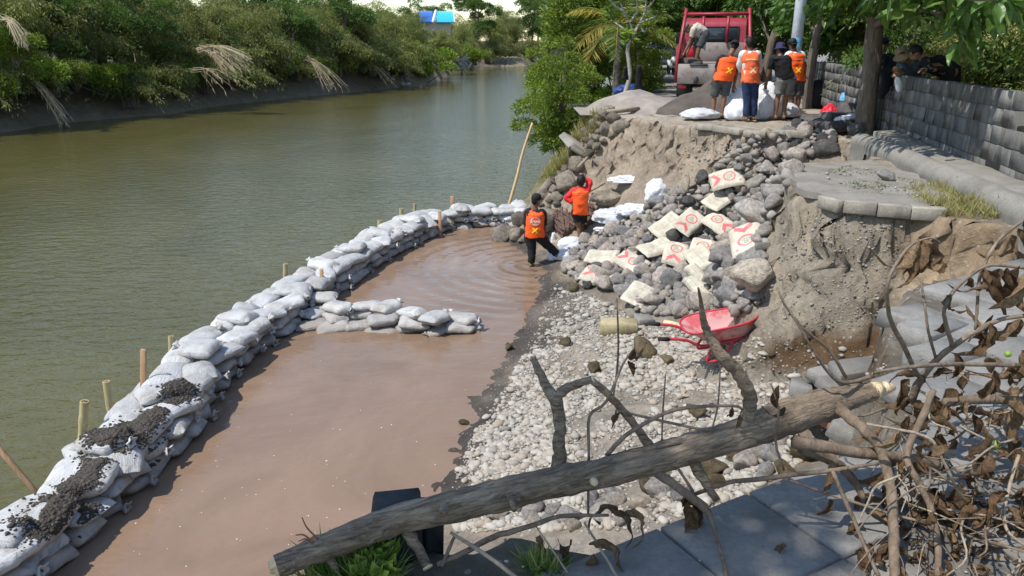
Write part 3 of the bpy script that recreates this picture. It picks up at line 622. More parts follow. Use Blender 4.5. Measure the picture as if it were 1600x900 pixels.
# ---------------------------------------------------------------- stakes along the dam
def stake(name, label, p0, p1, r, m, hollow=False, sq=False, group='stakes along the dam'):
    p0 = np.asarray(p0, float); p1 = np.asarray(p1, float); t = thing(name, label, 'stake', p0, group); mb = MB(); L = np.linalg.norm(p1-p0)
    if sq:
        z = nrm(p1-p0); x = nrm(np.cross((0, 1, .1), z)); y = np.cross(z, x); mb.add(*bevbox((p0+p1)/2, (r, r*.55, L/2), np.array([x, y, z]), .004)); mb.obj('post', m, t)
    else:
        k = max(3, int(L/.22)); P = np.linspace(p0, p1, k*3+1); rr = np.array([r*(1.13 if i % 3 == 0 and 0 < i < k*3 else 1) for i in range(k*3+1)]); V, F = tube(P, rr, 12, cap=not hollow)
        mb.add(V, F)
        if hollow:
            u = nrm(p1-p0); V, F = tube([p1, p1-u*.05], r*.7, 12, True); mb.add(V, F, 1)  # near-black disc across the mouth paints the shade inside the culm
            a = np.arange(12); b = (a+1) % 12; 
            V2, _ = tube([p1, p1-u*.05], r*.7, 12, False); V3, _ = tube([p0, p1], r, 12, False); mb.add(np.vstack([V3[12:24], V2[:12]]), np.stack([a, b, b+12, a+12], -1))
        mb.obj('culm' if hollow else 'pole', [m, MT['dark_metal_and_hollow']], t, True)
    return t
B = Wz
def st(px0, py0, px1, py1, r, m, lab, zb=-2.4, **k):
    a = Wz(px0, py0, zb); b = Wy(px1, py1, a[1]); d = b-a; return stake(k.pop('name', 'bamboo_stake'), lab, a-d/np.linalg.norm(d)*.5, b, r, m, **k)
st(129, 680, 132, 627, .042, MT['bamboo'], 'thickest hollow bamboo stake at the near end of the dam', hollow=True)
st(172, 634, 166, 596, .040, MT['bamboo'], 'hollow bamboo stake standing beside the dark soil on the dam', hollow=True)
st(224, 606, 224, 546, .032, MT['timber'], 'flat brown timber stake between two bamboo stakes on the dam', sq=True, name='timber_stake')
st(268, 556, 267, 525, .034, MT['bamboo'], 'short hollow bamboo stake farther up the river side of the dam', hollow=True)
st(42, 752, -40, 655, .026, MT['timber'], 'slanting timber stake leaning over the river at bottom left', sq=True, name='timber_stake')
st(504, 455, 502, 421, .03, MT['timber'], 'short timber stake against the dam where the spur begins', -2.5, sq=True, name='timber_stake')
st(688, 366, 687, 330, .034, MT['timber'], 'brown timber stake on the pool side of the far dam bend', -2.65, sq=True, name='timber_stake')
st(707, 322, 707, 307, .05, MT['timber'], 'dark timber stump behind the far dam bend', -2.4, sq=True, name='timber_stake')
st(593, 356, 593, 344, .05, MT['bamboo'], 'yellow bamboo stub behind the far stretch of the dam', -2.4, hollow=True)
st(627, 338, 627, 326, .05, MT['bamboo'], 'greenish bamboo stub behind the dam, second from the bend', -2.4, hollow=True)
st(648, 328, 648, 318, .04, MT['bamboo'], 'tiny bamboo stub just left of the dark timber stump', -2.4, hollow=True)
st(446, 420, 446, 412, .04, MT['bamboo'], 'low bamboo stub at the river edge of the dam opposite the spur', -2.35, hollow=True)
a = Wz(797, 314, -2.3); b = Wy(832, 192, a[1]+.3)
P_ = smoothpath([a-(b-a)*.15, a+(b-a)*.3+(0, 0, .0), a+(b-a)*.62+(-.03, 0, 0), b], 6)
mb = MB(); mb.add(*tube(P_, np.linspace(.042, .03, len(P_)), 10)); o = mb.obj('bamboo_pole', MT['pole_wood'], None, True, origin=a); tag(o, 'tall thin pale bamboo pole leaning out of the far end of the dam', 'pole')
# ---------------------------------------------------------------- quarry stones
ROCKS = [None]*14
def rockmesh(i, m): 
    mb = MB(); V, F = rockgeo(i*13+5, 3, 10+i % 4, (1.12, (.66+.33*((i*37) % 10)/10)*1.1, (.55+.35*((i*53) % 10)/10)*1.1), .018); mb.add(V, F); return mb.mesh('rock', m)
RK = [rockmesh(i, MT['rock']) for i in range(14)]; RKD = [rockmesh(i+20, MT['dark_rock']) for i in range(5)]; RKM = [rockmesh(i+30, MT['masonry']) for i in range(8)]; RKB = [rockmesh(i+50, MT['mossrock']) for i in range(5)]
def rock(mesh, loc, s, label, group, name='rock', cat='stone', flat=1.0):
    o = place(mesh, name, xf(loc, (rng.uniform(-.6, .6), rng.uniform(-.6, .6), rng.uniform(0, 6.28)), (s, s, s*flat))); tag(o, label, cat, group); return o
PILE = [(1150, 238), (1180, 215), (1240, 203), (1300, 203), (1312, 238), (1240, 262), (1222, 300), (1208, 340), (1198, 400), (1182, 485), (1110, 500), (1000, 492), (965, 455), (910, 450), (885, 425), (905, 385), (955, 352), (1010, 318), (1062, 298), (1112, 272)]
PILETOP = [(1150, 238), (1180, 215), (1240, 203), (1300, 203), (1312, 238), (1240, 262), (1200, 310), (1100, 320), (1075, 295), (1128, 268)]
def scatter_px(poly, n, rad, tries=60000, seed=0, zadd=0):
    g = np.random.default_rng(seed); out = []; xs = [p[0] for p in poly]; ys = [p[1] for p in poly]
    for _ in range(tries):
        if len(out) >= n: break
        px, py = g.uniform(min(xs), max(xs)), g.uniform(min(ys), max(ys))
        if not inpoly(np.array([px]), np.array([py]), poly)[0]: continue
        p, nn = thit(px, py); r = rad(g)
        if all((p[0]-q[0][0])**2+(p[1]-q[0][1])**2+(p[2]-q[0][2])**2 > (.80*(r+q[1]))**2 for q in out): out.append((p, r, nn))
    return out
pts = scatter_px(PILE, 245, lambda g: g.choice([.085, .105, .13, .155, .185], p=[.24, .30, .26, .14, .06]), seed=3)
PILE_TOPS = []
LMK = [(1138, 291, 'highest ring sack'), (1121, 327, 'faint text sack'), (1071, 360, 'upper left ring sack'), (1122, 364, 'crosswise chevron sack'), (1025, 402, 'text column sack'), (1053, 412, 'central ring sack'), (1096, 425, 'text sack lying across another'), (988, 423, 'left chevron sack'), (941, 413, 'film wrapped sack'), (932, 441, 'lowest left ring sack'), (993, 474, 'rumpled sack at the foot'), (1095, 456, 'rolled sack'), (1174, 393, 'right hand chevron sack'), (1025, 305, 'peaked white sack'), (960, 343, 'big white sheet'), (885, 395, 'white sacks at the water'), (1240, 205, 'road kerb'), (1300, 225, 'tree trunk blocks'), (1225, 262, 'pavement tongue corner'), (1190, 441, 'pinkish flat faced boulder'), (1195, 340, 'pale rounded boulder'), (1150, 255, 'vertical sandy cut'), (1245, 235, 'stones under the road edge')]
_used = {}
def pile_label(px, py, r, dark):
    w = 'big' if r > .17 else ('small' if r < .11 else 'mid sized'); x, y, nm = min(LMK, key=lambda q: (q[0]-px)**2+(1.6*(q[1]-py))**2); dx, dy = px-x, (py-y)*1.5
    d = ('right of' if dx > 0 else 'left of') if abs(dx) > abs(dy) else ('below' if dy > 0 else 'above'); nr = 'close ' if math.hypot(dx, dy) < 26 else ('farther ' if math.hypot(dx, dy) > 48 else '')
    return f'{w} {"dark" if dark else "grey brown"} quarry stone {nr}{d} the {nm}'
for p, r, nn in pts:
    px, py, _ = proj(p); i = int(rng.integers(14)); dark = (px > 1240 and py < 240 and rng.random() < .6) or rng.random() < .07
    rock((RKD[i % 5] if dark else RK[i]), p+nn*r*.45+(0, 0, .03), r*1.3, pile_label(px, py, r, dark), 'quarry stones of the rubble pile')
fill = MB()      # the smaller stones between and under them
for p, r, nn in scatter_px(PILE, 950, lambda g: g.uniform(.038, .085), seed=8):
    V, F = rockgeo(int(rng.integers(999)), 2, 11, (1, .8, .7), 0); fill.add(V*r*1.5@rotz(rng.uniform(0, 6))+p+nn*.05, F, a=rng.uniform(.08, .45))
for k, (px, py, s, lab) in enumerate([(1190, 441, .27, 'large pinkish flat faced stone on the pile, right of the printed sacks'), (1195, 340, .26, 'large pale rounded boulder against the cut bank right of the sacks'), (1143, 409, .22, 'pink flat topped stone just above right of the text sacks'), (1025, 482, .2, 'tan flat stone between the two lowest text sacks')]):
    p, nn = thit(px, py); o = place(RK[k*3+1], 'rock', xf(p+nn*.16, (.2, .1, k), s)); tag(o, lab, 'stone')
o = fill.obj('rubble_fill', attrmat('rubble fill', [(.14, .135, .13), (.30, .27, .24), (.42, .37, .31), (.22, .21, .2)]), attr=True, kind='stuff')
# shore stones that stand out
for px, py, s, m_, lab in [(797, 545, .10, 0, 'brown stone standing in the edge of the muddy pool'), (885, 538, .11, 1, 'brown muddy stone on the gravel left of the sandstone block'), (1005, 552, .2, 2, 'large olive brown stone on the gravel below the sandstone block'), (930, 582, .12, 3, 'olive stone on the gravel between two log branches'), (1040, 565, .1, 4, 'flat olive stone right of the large olive brown stone'), (1090, 650, .14, 0, 'mossy stone on the gravel behind the log fork'), (727, 664, .07, 1, 'small rusty stone at the pool edge on the gravel shore'), (898, 455, .13, 2, 'tan stone at the foot of the rubble pile near the pool')]:
    p, nn = thit(px, py); o = place(RKB[m_], 'rock', xf(p+nn*s*.4, (rng.uniform(-.3, .3), rng.uniform(-.3, .3), rng.uniform(0, 6)), s)); tag(o, lab, 'stone')
UND = [(690, 800), (760, 790), (860, 800), (1000, 800), (1120, 770), (1230, 740), (1260, 690), (1180, 690), (1120, 735), (1000, 755), (880, 775), (760, 770)]
for p, r, nn in scatter_px([(980, 800), (1060, 790), (1140, 770), (1240, 735), (1280, 690), (1190, 680), (1130, 720), (1000, 745)], 18, lambda g: g.choice([.09, .12, .15]), seed=12):
    rock(RK[int(rng.integers(14))] if rng.random() < .6 else RKB[int(rng.integers(5))], p+nn*r*.4, r*1.1, 'rough tan stone just below the pavement edge under the log', 'stones below the pavement edge')
for p, r, nn in scatter_px([(700, 815), (870, 790), (990, 770), (980, 815), (880, 830)], 15, lambda g: g.choice([.06, .08, .11]), seed=14):
    rock(RK[int(rng.integers(14))], p+nn*r*.4, r*1.1, 'pale stone on the gravel under the left half of the log', 'stones under the log')
# pebbles of the shore
PEB = [(690, 790), (735, 690), (800, 590), (845, 500), (870, 445), (920, 460), (1000, 500), (1080, 520), (1180, 520), (1200, 560), (1190, 600), (1260, 600), (1300, 650), (1290, 700), (1130, 790), (1000, 830), (720, 830)]
pb = MB(); ICO = [ico(1), ico(2)]; cnt = 0
vx = rng.uniform(-.9, 3.6, 120000); vy = rng.uniform(2.6, 12.6, 120000); ppx, ppy, _ = proj(p3(vx, vy, height(vx, vy))); ok = inpoly(ppx, ppy, PEB)
mid = fbm(p3(vx*1.1, vy*1.1), 3, 77)
for x, y, a, b, q in zip(vx[ok], vy[ok], ppx[ok], ppy[ok], mid[ok]):
    z, nn = gz(x, y)
    if z < ZW-.03: continue
    edge = min(1, max(.0, (z-ZW-.02+.08*q)/.18))
    dens = edge*(1.0 if b > 540 else .42)*(.55+.9*(q+.3))*(1.15 if y < 7 else 1)
    if rng.random() > dens+.05: continue
    s = min(.0078*math.exp(abs(rng.normal(0, .72))), .05); V, F = ICO[1] if s > .028 else ICO[0]
    Q = V*np.array((s*rng.uniform(.9, 1.6), s*rng.uniform(.8, 1.1), s*rng.uniform(.5, .85)))*(1+.22*vnoise(V*1.3+cnt, 5))[:, None]
    pb.add(Q@rotz(rng.uniform(0, 6.3))+(x, y, z+s*.25), F, a=min(1, max(0, rng.beta(2.6, 1.4) if b > 520 else rng.beta(2, 2)))); cnt += 1
pb.obj('gravel', MT['pebble'], None, True, True, kind='stuff')
# stones stuck in the cut soil faces
cp = MB()
for poly, n, s0 in (([(1215, 330), (1300, 325), (1420, 350), (1400, 420), (1390, 500), (1300, 520), (1215, 510), (1200, 430)], 700, .011), ([(1065, 215), (1150, 220), (1160, 250), (1100, 290), (1060, 280)], 160, .018), ([(1200, 520), (1390, 560), (1370, 620), (1260, 620), (1200, 600)], 140, .014)):
    for p, r, nn in scatter_px(poly, n, lambda g: g.uniform(.3, 1.0)*.012, 3000, seed=int(n)):
        s = s0*.5*math.exp(abs(rng.normal(0, .55))); V, F = ICO[0]; cp.add(V*(s*1.3, s, s*.8)@rotz(rng.uniform(0, 6))+p+nn*s*.2, F, a=rng.uniform(.0, .55))
cp.obj('soil_stones', MT['pebble'], None, True, True, kind='stuff')
print('pebbles', cnt, 'bags', len(BAGOBJ))
# ---------------------------------------------------------------- pavement in the foreground: slabs laid in a grid
PVM = []
for s in range(6):
    mb = MB(); V, F = bevbox((0, 0, 0), (.196, .196, .04), None, .007, s, .006); mb.add(V, F); PVM.append(mb.mesh('paver', MT['paver']))
pave = bpy.data.objects.new('pavement', None); COL.objects.link(pave); pave['kind'] = 'structure'; pave.location = (.4, 1.9, 0)
FG = [(-.35, .4), (-.36, 1.8), (-.2, 1.98), (.05, 2.02), (.41, 2.0), (.9, 2.22), (1.18, 2.36), (1.60, 2.84), (1.80, 3.16), (2.2, 4.1), (2.85, 4.9), (3.75, 5.2), (4.6, 5.3), (5.2, 4.6), (5.2, .4)]
ang = R(29); cs, sn = math.cos(ang), math.sin(ang); gaps = set()
for i in range(-12, 26):
    for j in range(-14, 14):
        x = .40+.40*(i*cs-j*sn); y = 1.78+.40*(i*sn+j*cs)
        if not inpoly(np.array([x]), np.array([y]), FG)[0]: continue
        edge = float(dseg(np.array([x]), np.array([y]), U)[0])
        if edge < .16 and y > 2.6 and rng.random() < .5: continue
        if edge < .11: continue
        dzz = rng.normal(0, .003)-(.03*rng.random() if (edge < .45 and y > 3) else 0)
        place(PVM[int(rng.integers(6))], 'paver', xf((x-.4, y-1.9, -.04+dzz), (rng.normal(0, .006+.03*(edge < .4 and y > 2.7)), rng.normal(0, .006+.03*(edge < .4 and y > 2.7)), ang+rng.normal(0, .006))), pave)
# broken edge blocks at the right (thicker kerb blocks that have slid)
KB = []
for s in range(4):
    mb = MB(); mb.add(*bevbox((0, 0, 0), (.20, .10, .055), None, .01, s, .01)); KB.append(mb.mesh('kerb_block', MT['paver']))
for k, (px, py, z, yw, rx, ry, lab) in enumerate([(1425, 500, -.06, .5, .05, .1, 'grey kerb block at the broken pavement corner, uppermost of the step'), (1455, 520, -.05, .55, .04, .03, 'grey kerb block below the uppermost one at the broken pavement'), (1475, 560, -.04, .5, .0, .06, 'long grey kerb block in the middle of the broken pavement step'), (1440, 545, -.28, .9, .3, .1, 'kerb block tipped into the hole at the broken pavement'),
        (1290, 595, -1.35, .6, .2, .1, 'fallen grey kerb block on the gravel left of the log end'), (1340, 590, -1.2, .1, .15, -.1, 'fallen grey kerb block lying flat just behind the cut log end'), (1250, 615, -1.5, 1.2, .1, .2, 'fallen kerb block farthest left on the gravel behind the log'), (1310, 612, -1.3, .3, .1, .15, 'fallen kerb block leaning between two others behind the log'), (1290, 650, -1.2, .2, .2, .2, 'fallen kerb block seen just under the thick end of the log'), (1325, 680, -1.0, 1.0, .3, .1, 'fallen kerb block beside a brick below the log')]):
    p = thit(px, py)[0]+(0, 0, .06) if z < -.5 else Wz(px, py, z); o = place(KB[k % 4], 'kerb_block', xf(p, (rx, ry, yw))); tag(o, lab, 'concrete block')
p, _ = thit(1300, 668); mb = MB(); mb.add(*bevbox((0, 0, 0), (.11, .05, .03), None, .006)); o = place(mb.mesh('brick', MT['brick']), 'brick', xf(p+(0, 0, .05), (.1, .1, .6))); tag(o, 'red brick lying among fallen blocks under the log', 'brick')
# ---------------------------------------------------------------- the left over tongue of pavement with its kerb
PEN = [(3.97, 7.0), (3.37, 7.24), (3.13, 7.92), (3.3, 8.75), (3.42, 9.35), (3.8, 9.75), (4.3, 9.85), (4.75, 10.0), (4.9, 9.0), (4.6, 7.7), (4.3, 7.2)]
def prism(poly, z0, z1, n_sub=0):
    n = len(poly); V = [(x, y, z1) for x, y in poly]+[(x, y, z0) for x, y in poly]
    bm = bmesh.new(); vs = [bm.verts.new(v) for v in V]; bm.faces.new(vs[:n])
    bm.faces.new(vs[n:][::-1])
    for i in range(n): bm.faces.new((vs[i], vs[n+i], vs[n+(i+1) % n], vs[(i+1) % n]))
    bmesh.ops.recalc_face_normals(bm, faces=bm.faces[:]); bmesh.ops.triangulate(bm, faces=bm.faces[:]); return bm
_pp = []
for i_ in range(len(PEN)):
    p_, q_ = np.array(PEN[i_]), np.array(PEN[(i_+1) % len(PEN)])
    for t_ in np.arange(0, 1, .125): w_ = p_+(q_-p_)*t_; _pp.append(tuple(w_+.05*np.array((float(fbm(np.array((w_[0]*6, w_[1]*6, 1.)), 3, 2)), float(fbm(np.array((w_[0]*6, w_[1]*6, 7.)), 3, 4))))))
PEN = _pp
bm = prism(PEN, -.07, .0); me = bpy.data.meshes.new('pavement_remnant'); bm.to_mesh(me); bm.free(); me.materials.append(MT['slab']); pr = link('pavement', me, kind='structure')
kerb_pts = [(3.2, 7.55), (3.36, 7.245), (3.97, 6.985), (4.25, 6.9)]
kl = smoothpath(kerb_pts, 12); ka = np.r_[0, np.cumsum(np.linalg.norm(np.diff(kl, axis=0), axis=1))]; s = .15
while s < ka[-1]:
    x, y = np.interp(s, ka, kl[:, 0]), np.interp(s, ka, kl[:, 1]); x2, y2 = np.interp(s+.02, ka, kl[:, 0]), np.interp(s+.02, ka, kl[:, 1])
    mb = MB(); mb.add(*bevbox((0, 0, 0), (.146, .055, .062), None, .008, int(s*99), .008)); place(mb.mesh('kerb_block', MT['paver_warm']), 'kerb_block', xf((x, y, -.055+rng.normal(0, .004)), (rng.normal(0, .02), rng.normal(0, .01), math.atan2(y2-y, x2-x))), pr); s += .30
dbs = MB()
for p, r, nn in scatter_px([(1265, 275), (1330, 262), (1440, 300), (1440, 316), (1330, 308)], 260, lambda g: 0.0, 3000, 61):
    V, F = rockgeo(int(rng.integers(99)), 1, 9); s_ = .006*math.exp(abs(rng.normal(0, .6))); dbs.add(V*s_+(p[0], p[1], .004+s_*.4), F, a=rng.uniform(.1, .7))
dbs.obj('pavement_grit', MT['pebble'], attr=True, kind='stuff')
p = Wz(1384, 281, .0); o = place(RK[4], 'rock', xf(p+np.array((0, 0, .05)), (.2, .1, 1), .11)); tag(o, 'single whitish stone lying on the pavement tongue beside the grass', 'stone')
# kerb course along the road edge above the cut
kl = smoothpath([Wz(a, b, 0)[:2] for a, b in ((1098, 196), (1140, 200), (1180, 206), (1215, 205), (1262, 207))], 10); ka = np.r_[0, np.cumsum(np.linalg.norm(np.diff(kl, axis=0), axis=1))]; s = .12
rk = bpy.data.objects.new('road_kerb', None); COL.objects.link(rk); rk['kind'] = 'structure'; rk.location = (*kl[0], 0)
while s < ka[-1]:
    x, y = np.interp(s, ka, kl[:, 0]), np.interp(s, ka, kl[:, 1]); x2, y2 = np.interp(s+.02, ka, kl[:, 0]), np.interp(s+.02, ka, kl[:, 1])
    mb = MB(); mb.add(*bevbox((0, 0, 0), (.19, .16, .055), None, .01, int(s*77), .012)); place(mb.mesh('kerb_block', MT['paver_warm']), 'kerb_block', xf((x-kl[0][0], y-kl[0][1], -.03+rng.normal(0, .008)), (rng.normal(0, .03), rng.normal(0, .03), math.atan2(y2-y, x2-x))), rk); s += .39
# ---------------------------------------------------------------- old round topped concrete beam along the drain, and the drain edge
def profile_loft(path, prof, wob=0, seed=0):
    path = np.asarray(path, float); t = nrm(np.gradient(path, axis=0)); nn = np.stack([t[:, 1], -t[:, 0], 0*t[:, 0]], -1); V = []
    for i, p in enumerate(path):
        for a, b in prof: V.append(p+nn[i]*a+(0, 0, b))
    V = np.array(V); V += wob*fbm(V*3, 3, seed)[:, None]*np.array((.6, .6, 1)); n = len(prof); F = grid_faces(len(path), n)
    c = np.arange(n); return V, [F, ], n
bp = np.array([(5.48, 11.75, .0), (5.33, 10.6, .0), (5.17, 9.6, 0), (4.98, 8.5, 0), (4.79, 7.3, 0), (4.58, 6.35, 0), (4.42, 5.3, 0), (4.2, 4.0, 0)]); bp = smoothpath(bp, 8)
th = np.linspace(R(200), R(-20), 14); prof = [(-.15, -.22)]+[(.15*math.cos(a), .02+.15*math.sin(a)) for a in th]+[(.15, -.22)]
V, F, n = profile_loft(bp, prof, .008, 4); mb = MB(); mb.add(V, F)
for e in (0, len(bp)-1):
    idx = np.arange(e*n, e*n+n); c = V[idx].mean(0); mb.add(np.vstack([V[idx], c]), np.stack([np.arange(n-1), np.arange(1, n), np.full(n-1, n)], -1))
o = mb.obj('drain_beam', MT['beam'], None, True, origin=np.array((5.2, 9.5, 0))); tag(o, 'long round topped old concrete beam lying beside the drain by the block wall', 'concrete beam')
wallx = lambda y: 5.43+.206*(y-7.75)
dp = smoothpath(np.array([(wallx(y)-.33, y, .0) for y in np.linspace(3, 12.3, 8)]), 6)
V, F, n = profile_loft(dp, [(-.10, -.25), (-.11, .10), (-.10, .12), (.22, .13), (.29, .12), (.30, -.2)], .02, 9); mb = MB(); mb.add(V, F); o = mb.obj('drain_edge', MT['beam'], None, False, origin=np.array((wallx(8)-.33, 8, 0))); tag(o, 'low concrete strip at the foot of the block wall', 'concrete strip')
# ---------------------------------------------------------------- hollow block wall
def block_mesh(L, s):
    mb = MB(); mb.add(*bevbox((0, 0, 0), (L/2, .07, .095), None, .006, s, .012)); return mb.mesh('block', MT['block'])
BLK = [block_mesh(.385, s) for s in range(6)]; BLH = [block_mesh(.185, s) for s in range(3)]
def wall(p0, p1, courses, label, cat='wall', z0=.0):
    p0 = np.array(p0, float); p1 = np.array(p1, float); L = np.linalg.norm(p1-p0); u = (p1-p0)/L; a = math.atan2(u[1], u[0]); t = thing('block_wall', label, cat, (*p0, z0))
    mb = MB(); c = (p1-p0)/2; mb.add(*box((c[0], c[1], courses*.1-.012), (L/2-.01, .063, courses*.1-.004), rotz(a))); mb.V = [v+np.array((*p0, z0)) for v in mb.V]; mb.obj('mortar_core', MT['mortar'], t)
    for k in range(courses):
        s = 0; half = k % 2
        while s < L-.05:
            w = .2 if (half and s == 0) else .4; w = min(w, L-s)
            me = BLH[int(rng.integers(3))] if w < .3 else BLK[int(rng.integers(6))]
            q = u*(s+w/2); place(me, 'block', xf((q[0]+rng.normal(0, .003), q[1]+rng.normal(0, .003), .1+.2*k+rng.normal(0, .003)), (rng.normal(0, .006), rng.normal(0, .006), a+rng.normal(0, .008)), (w/.4 if w >= .3 else w/.2, 1, 1)), t); s += w
    return t
wd = np.array((.206, 1))/math.hypot(.206, 1)
wall((wallx(3.2), 3.2), (wallx(13.35), 13.35), 5, 'long weathered hollow block wall running along the right side of the road')
wall((wallx(13.55), 13.55), (wallx(21), 21), 5, 'shaded block wall section behind the tree trunks, farther from the camera', z0=.04)
mb = MB(); mb.add(*bevbox((wallx(13.45), 13.45, .55), (.14, .12, .56), rotz(math.atan2(wd[1], wd[0])), .02, 3, .03)); o = mb.obj('wall_pillar', MT['block'], None, origin=np.array((wallx(13.45), 13.45, 0))); tag(o, 'concrete pillar between the two block wall sections behind the tree', 'pillar')
# ---------------------------------------------------------------- black stone post under the log
pc = np.array((-.375, 2.06)); mb = MB()
V, F = bevbox((pc[0], pc[1], -.27), (.082, .07, .36), rotz(.12), .012, 2, .012); mb.add(V, F)
V, F = bevbox((pc[0]+.105, pc[1]+.02, -.27), (.034, .06, .325), rotz(.35), .02, 4, .03); mb.add(V, F)
o = mb.obj('stone_post', MT['blackstone'], None, origin=np.array((*pc, 0))); tag(o, 'black stone post with a chipped top standing behind the log', 'post')
# sandstone block on the gravel
p, _ = thit(967, 522); mb = MB(); mb.add(*bevbox((0, 0, 0), (.255, .13, .095), None, .02, 3, .02)); o = place(mb.mesh('sandstone_block', MT['mossblock']), 'sandstone_block', xf(p+(0, 0.05, .085), (.05, .02, -.06))); tag(o, 'yellowish moss stained sandstone block lying on the dark gravel', 'stone block')
p, _ = thit(1006, 505); mb = MB(); mb.add(*bevbox((0, 0, 0), (.13, .11, .05), None, .015, 3, .02)); o = place(mb.mesh('stone_slab', MT['paver']), 'stone_slab', xf(p+(0, 0.0, .05), (.05, .1, .3))); tag(o, 'small grey slab by the lower barrow handle', 'stone slab')
p, _ = thit(1058, 512); mb = MB(); mb.add(*tube([(-.16, .11, .04), (.16, -.11, .03)], [.038, .045], 10)); o = place(mb.mesh('wood_offcut', MT['cutwood']), 'wood_offcut', xf(p)); tag(o, 'short pale wood offcut lying by the barrow', 'wood')
# ---------------------------------------------------------------- broken stone revetment of the river bank
REV = [(935, 182), (880, 262), (838, 318), (786, 372), (800, 378), (855, 372), (885, 300), (905, 262), (930, 232), (985, 195), (950, 178)]
for p, r, nn in scatter_px(REV, 95, lambda g: g.choice([.10, .15, .20, .26], p=[.25, .35, .25, .15]), seed=21):
    a, b, _ = proj(p)
    if p[2] < ZW+.01 and a < 840 and b < 340: continue
    q = 'in the upper part near the road' if b < 230 else ('in the middle above the rolled net' if b < 300 else 'at the waterline end beside the dam')
    rock(RKM[int(rng.integers(8))], p+nn*r*.3, r*1.15, 'rough tan revetment stone '+q, 'stones of the broken revetment', 'masonry_stone', 'masonry')
for k, (px, py, s, lab) in enumerate([(912, 235, (.52, .34, .09), 'grey cracked masonry slab leaning on the bank slope above the red shirted worker'), (893, 198, (.3, .2, .12), 'square grey masonry lump at the top of the revetment'), (858, 350, (.42, .26, .2), 'big tan masonry block behind the net roll')]):
    p, nn = thit(px, py); mb = MB(); V, F = bevbox((0, 0, 0), s, None, .04, k, .06); mb.add(V, F)
    o = place(mb.mesh('masonry_slab', MT['masonry'] if k else MT['slab']), 'masonry_slab', xf(p+nn*s[2]*.6, ((.35, .25, .1, .62)[k], (.55, .2, .2, -.15)[k], (.5, .2, .9, -.25)[k]))); tag(o, lab, 'masonry')
A_ = Wz(790, 375, ZW-.05); B_ = thit(868, 276)[0]+np.array((0, 0, .05)); d_ = nrm(B_-A_); y_ = nrm(np.cross((0, 0, 1), d_)); mb = MB(); mb.add(*bevbox((A_+B_)/2, (np.linalg.norm(B_-A_)/2, .09, .06), np.array([d_, y_, np.cross(d_, y_)]), .03, 3, .05)); o = mb.obj('masonry_edge', MT['masonry'], None, origin=(A_+B_)/2); tag(o, 'long sloping masonry edge of the revetment running down into the pool', 'masonry')
# rolled net: twisted ropes in two bundles
def net_roll(p0, p1, r, label, n=26, seed=0):
    g = np.random.default_rng(seed); p0 = np.array(p0); p1 = np.array(p1); t = thing('net_roll', label, 'net', p0); u = nrm(p1-p0); a = nrm(np.cross(u, (0, 0, 1))); b = np.cross(u, a); core = MB(); ro = MB()
    P_ = np.linspace(p0, p1, 8); core.add(*tube(P_, r*.86*np.array([.8, 1, 1, 1.05, 1, 1.02, 1, .8]), 16)); core.obj('core', MT['net'], t, True)
    for i in range(n):
        th = 2*math.pi*i/n; s = np.linspace(-.03, 1.03, 14); w = th+g.normal(0, .15)+.35*np.sin(s*4+g.uniform(0, 6)); rr = r*(.93+.08*np.sin(s*7+g.uniform(0, 6)))
        ro.add(*tube(p0+np.outer(s, p1-p0)+np.outer(np.cos(w)*rr, a)+np.outer(np.sin(w)*rr, b), .022, 6))
    ro.obj('ropes', MT['net'], t, True); return t
a, _ = thit(930, 365); b, _ = thit(918, 300); y7 = thit(906, 379)[0][1]; net_roll(Wy(893, 366, y7+.42), Wy(876, 338, y7+1.0), .22, 'rolled brown net standing behind the bare legs of the red shirted worker', seed=2); net_roll(Wy(928, 356, y7+.35), Wy(912, 334, y7+.9), .26, 'dark rolled net right of the red shirted worker', seed=4)
for q0, q1, r, lab in (((903, 262), (918, 246), .03, 'short plank leaning behind the red shirted worker'), ((908, 306), (945, 286), .025, 'thin stick lying on the slope right of the worker in red'), ((948, 175), (998, 170), .05, 'pale timber pole lying on the bank edge near the gravel heap')):
    A_ = Wy(*q0, 15.2) if q0[1] > 200 else Wz(*q0, .03); B_ = Wy(*q1, 15.4) if q0[1] > 200 else Wz(*q1, .05); mb = MB(); mb.add(*tube([A_, B_], r, 8)); o = mb.obj('wood_pole', MT['pale_twig'], None, True, origin=A_); tag(o, lab, 'pole')
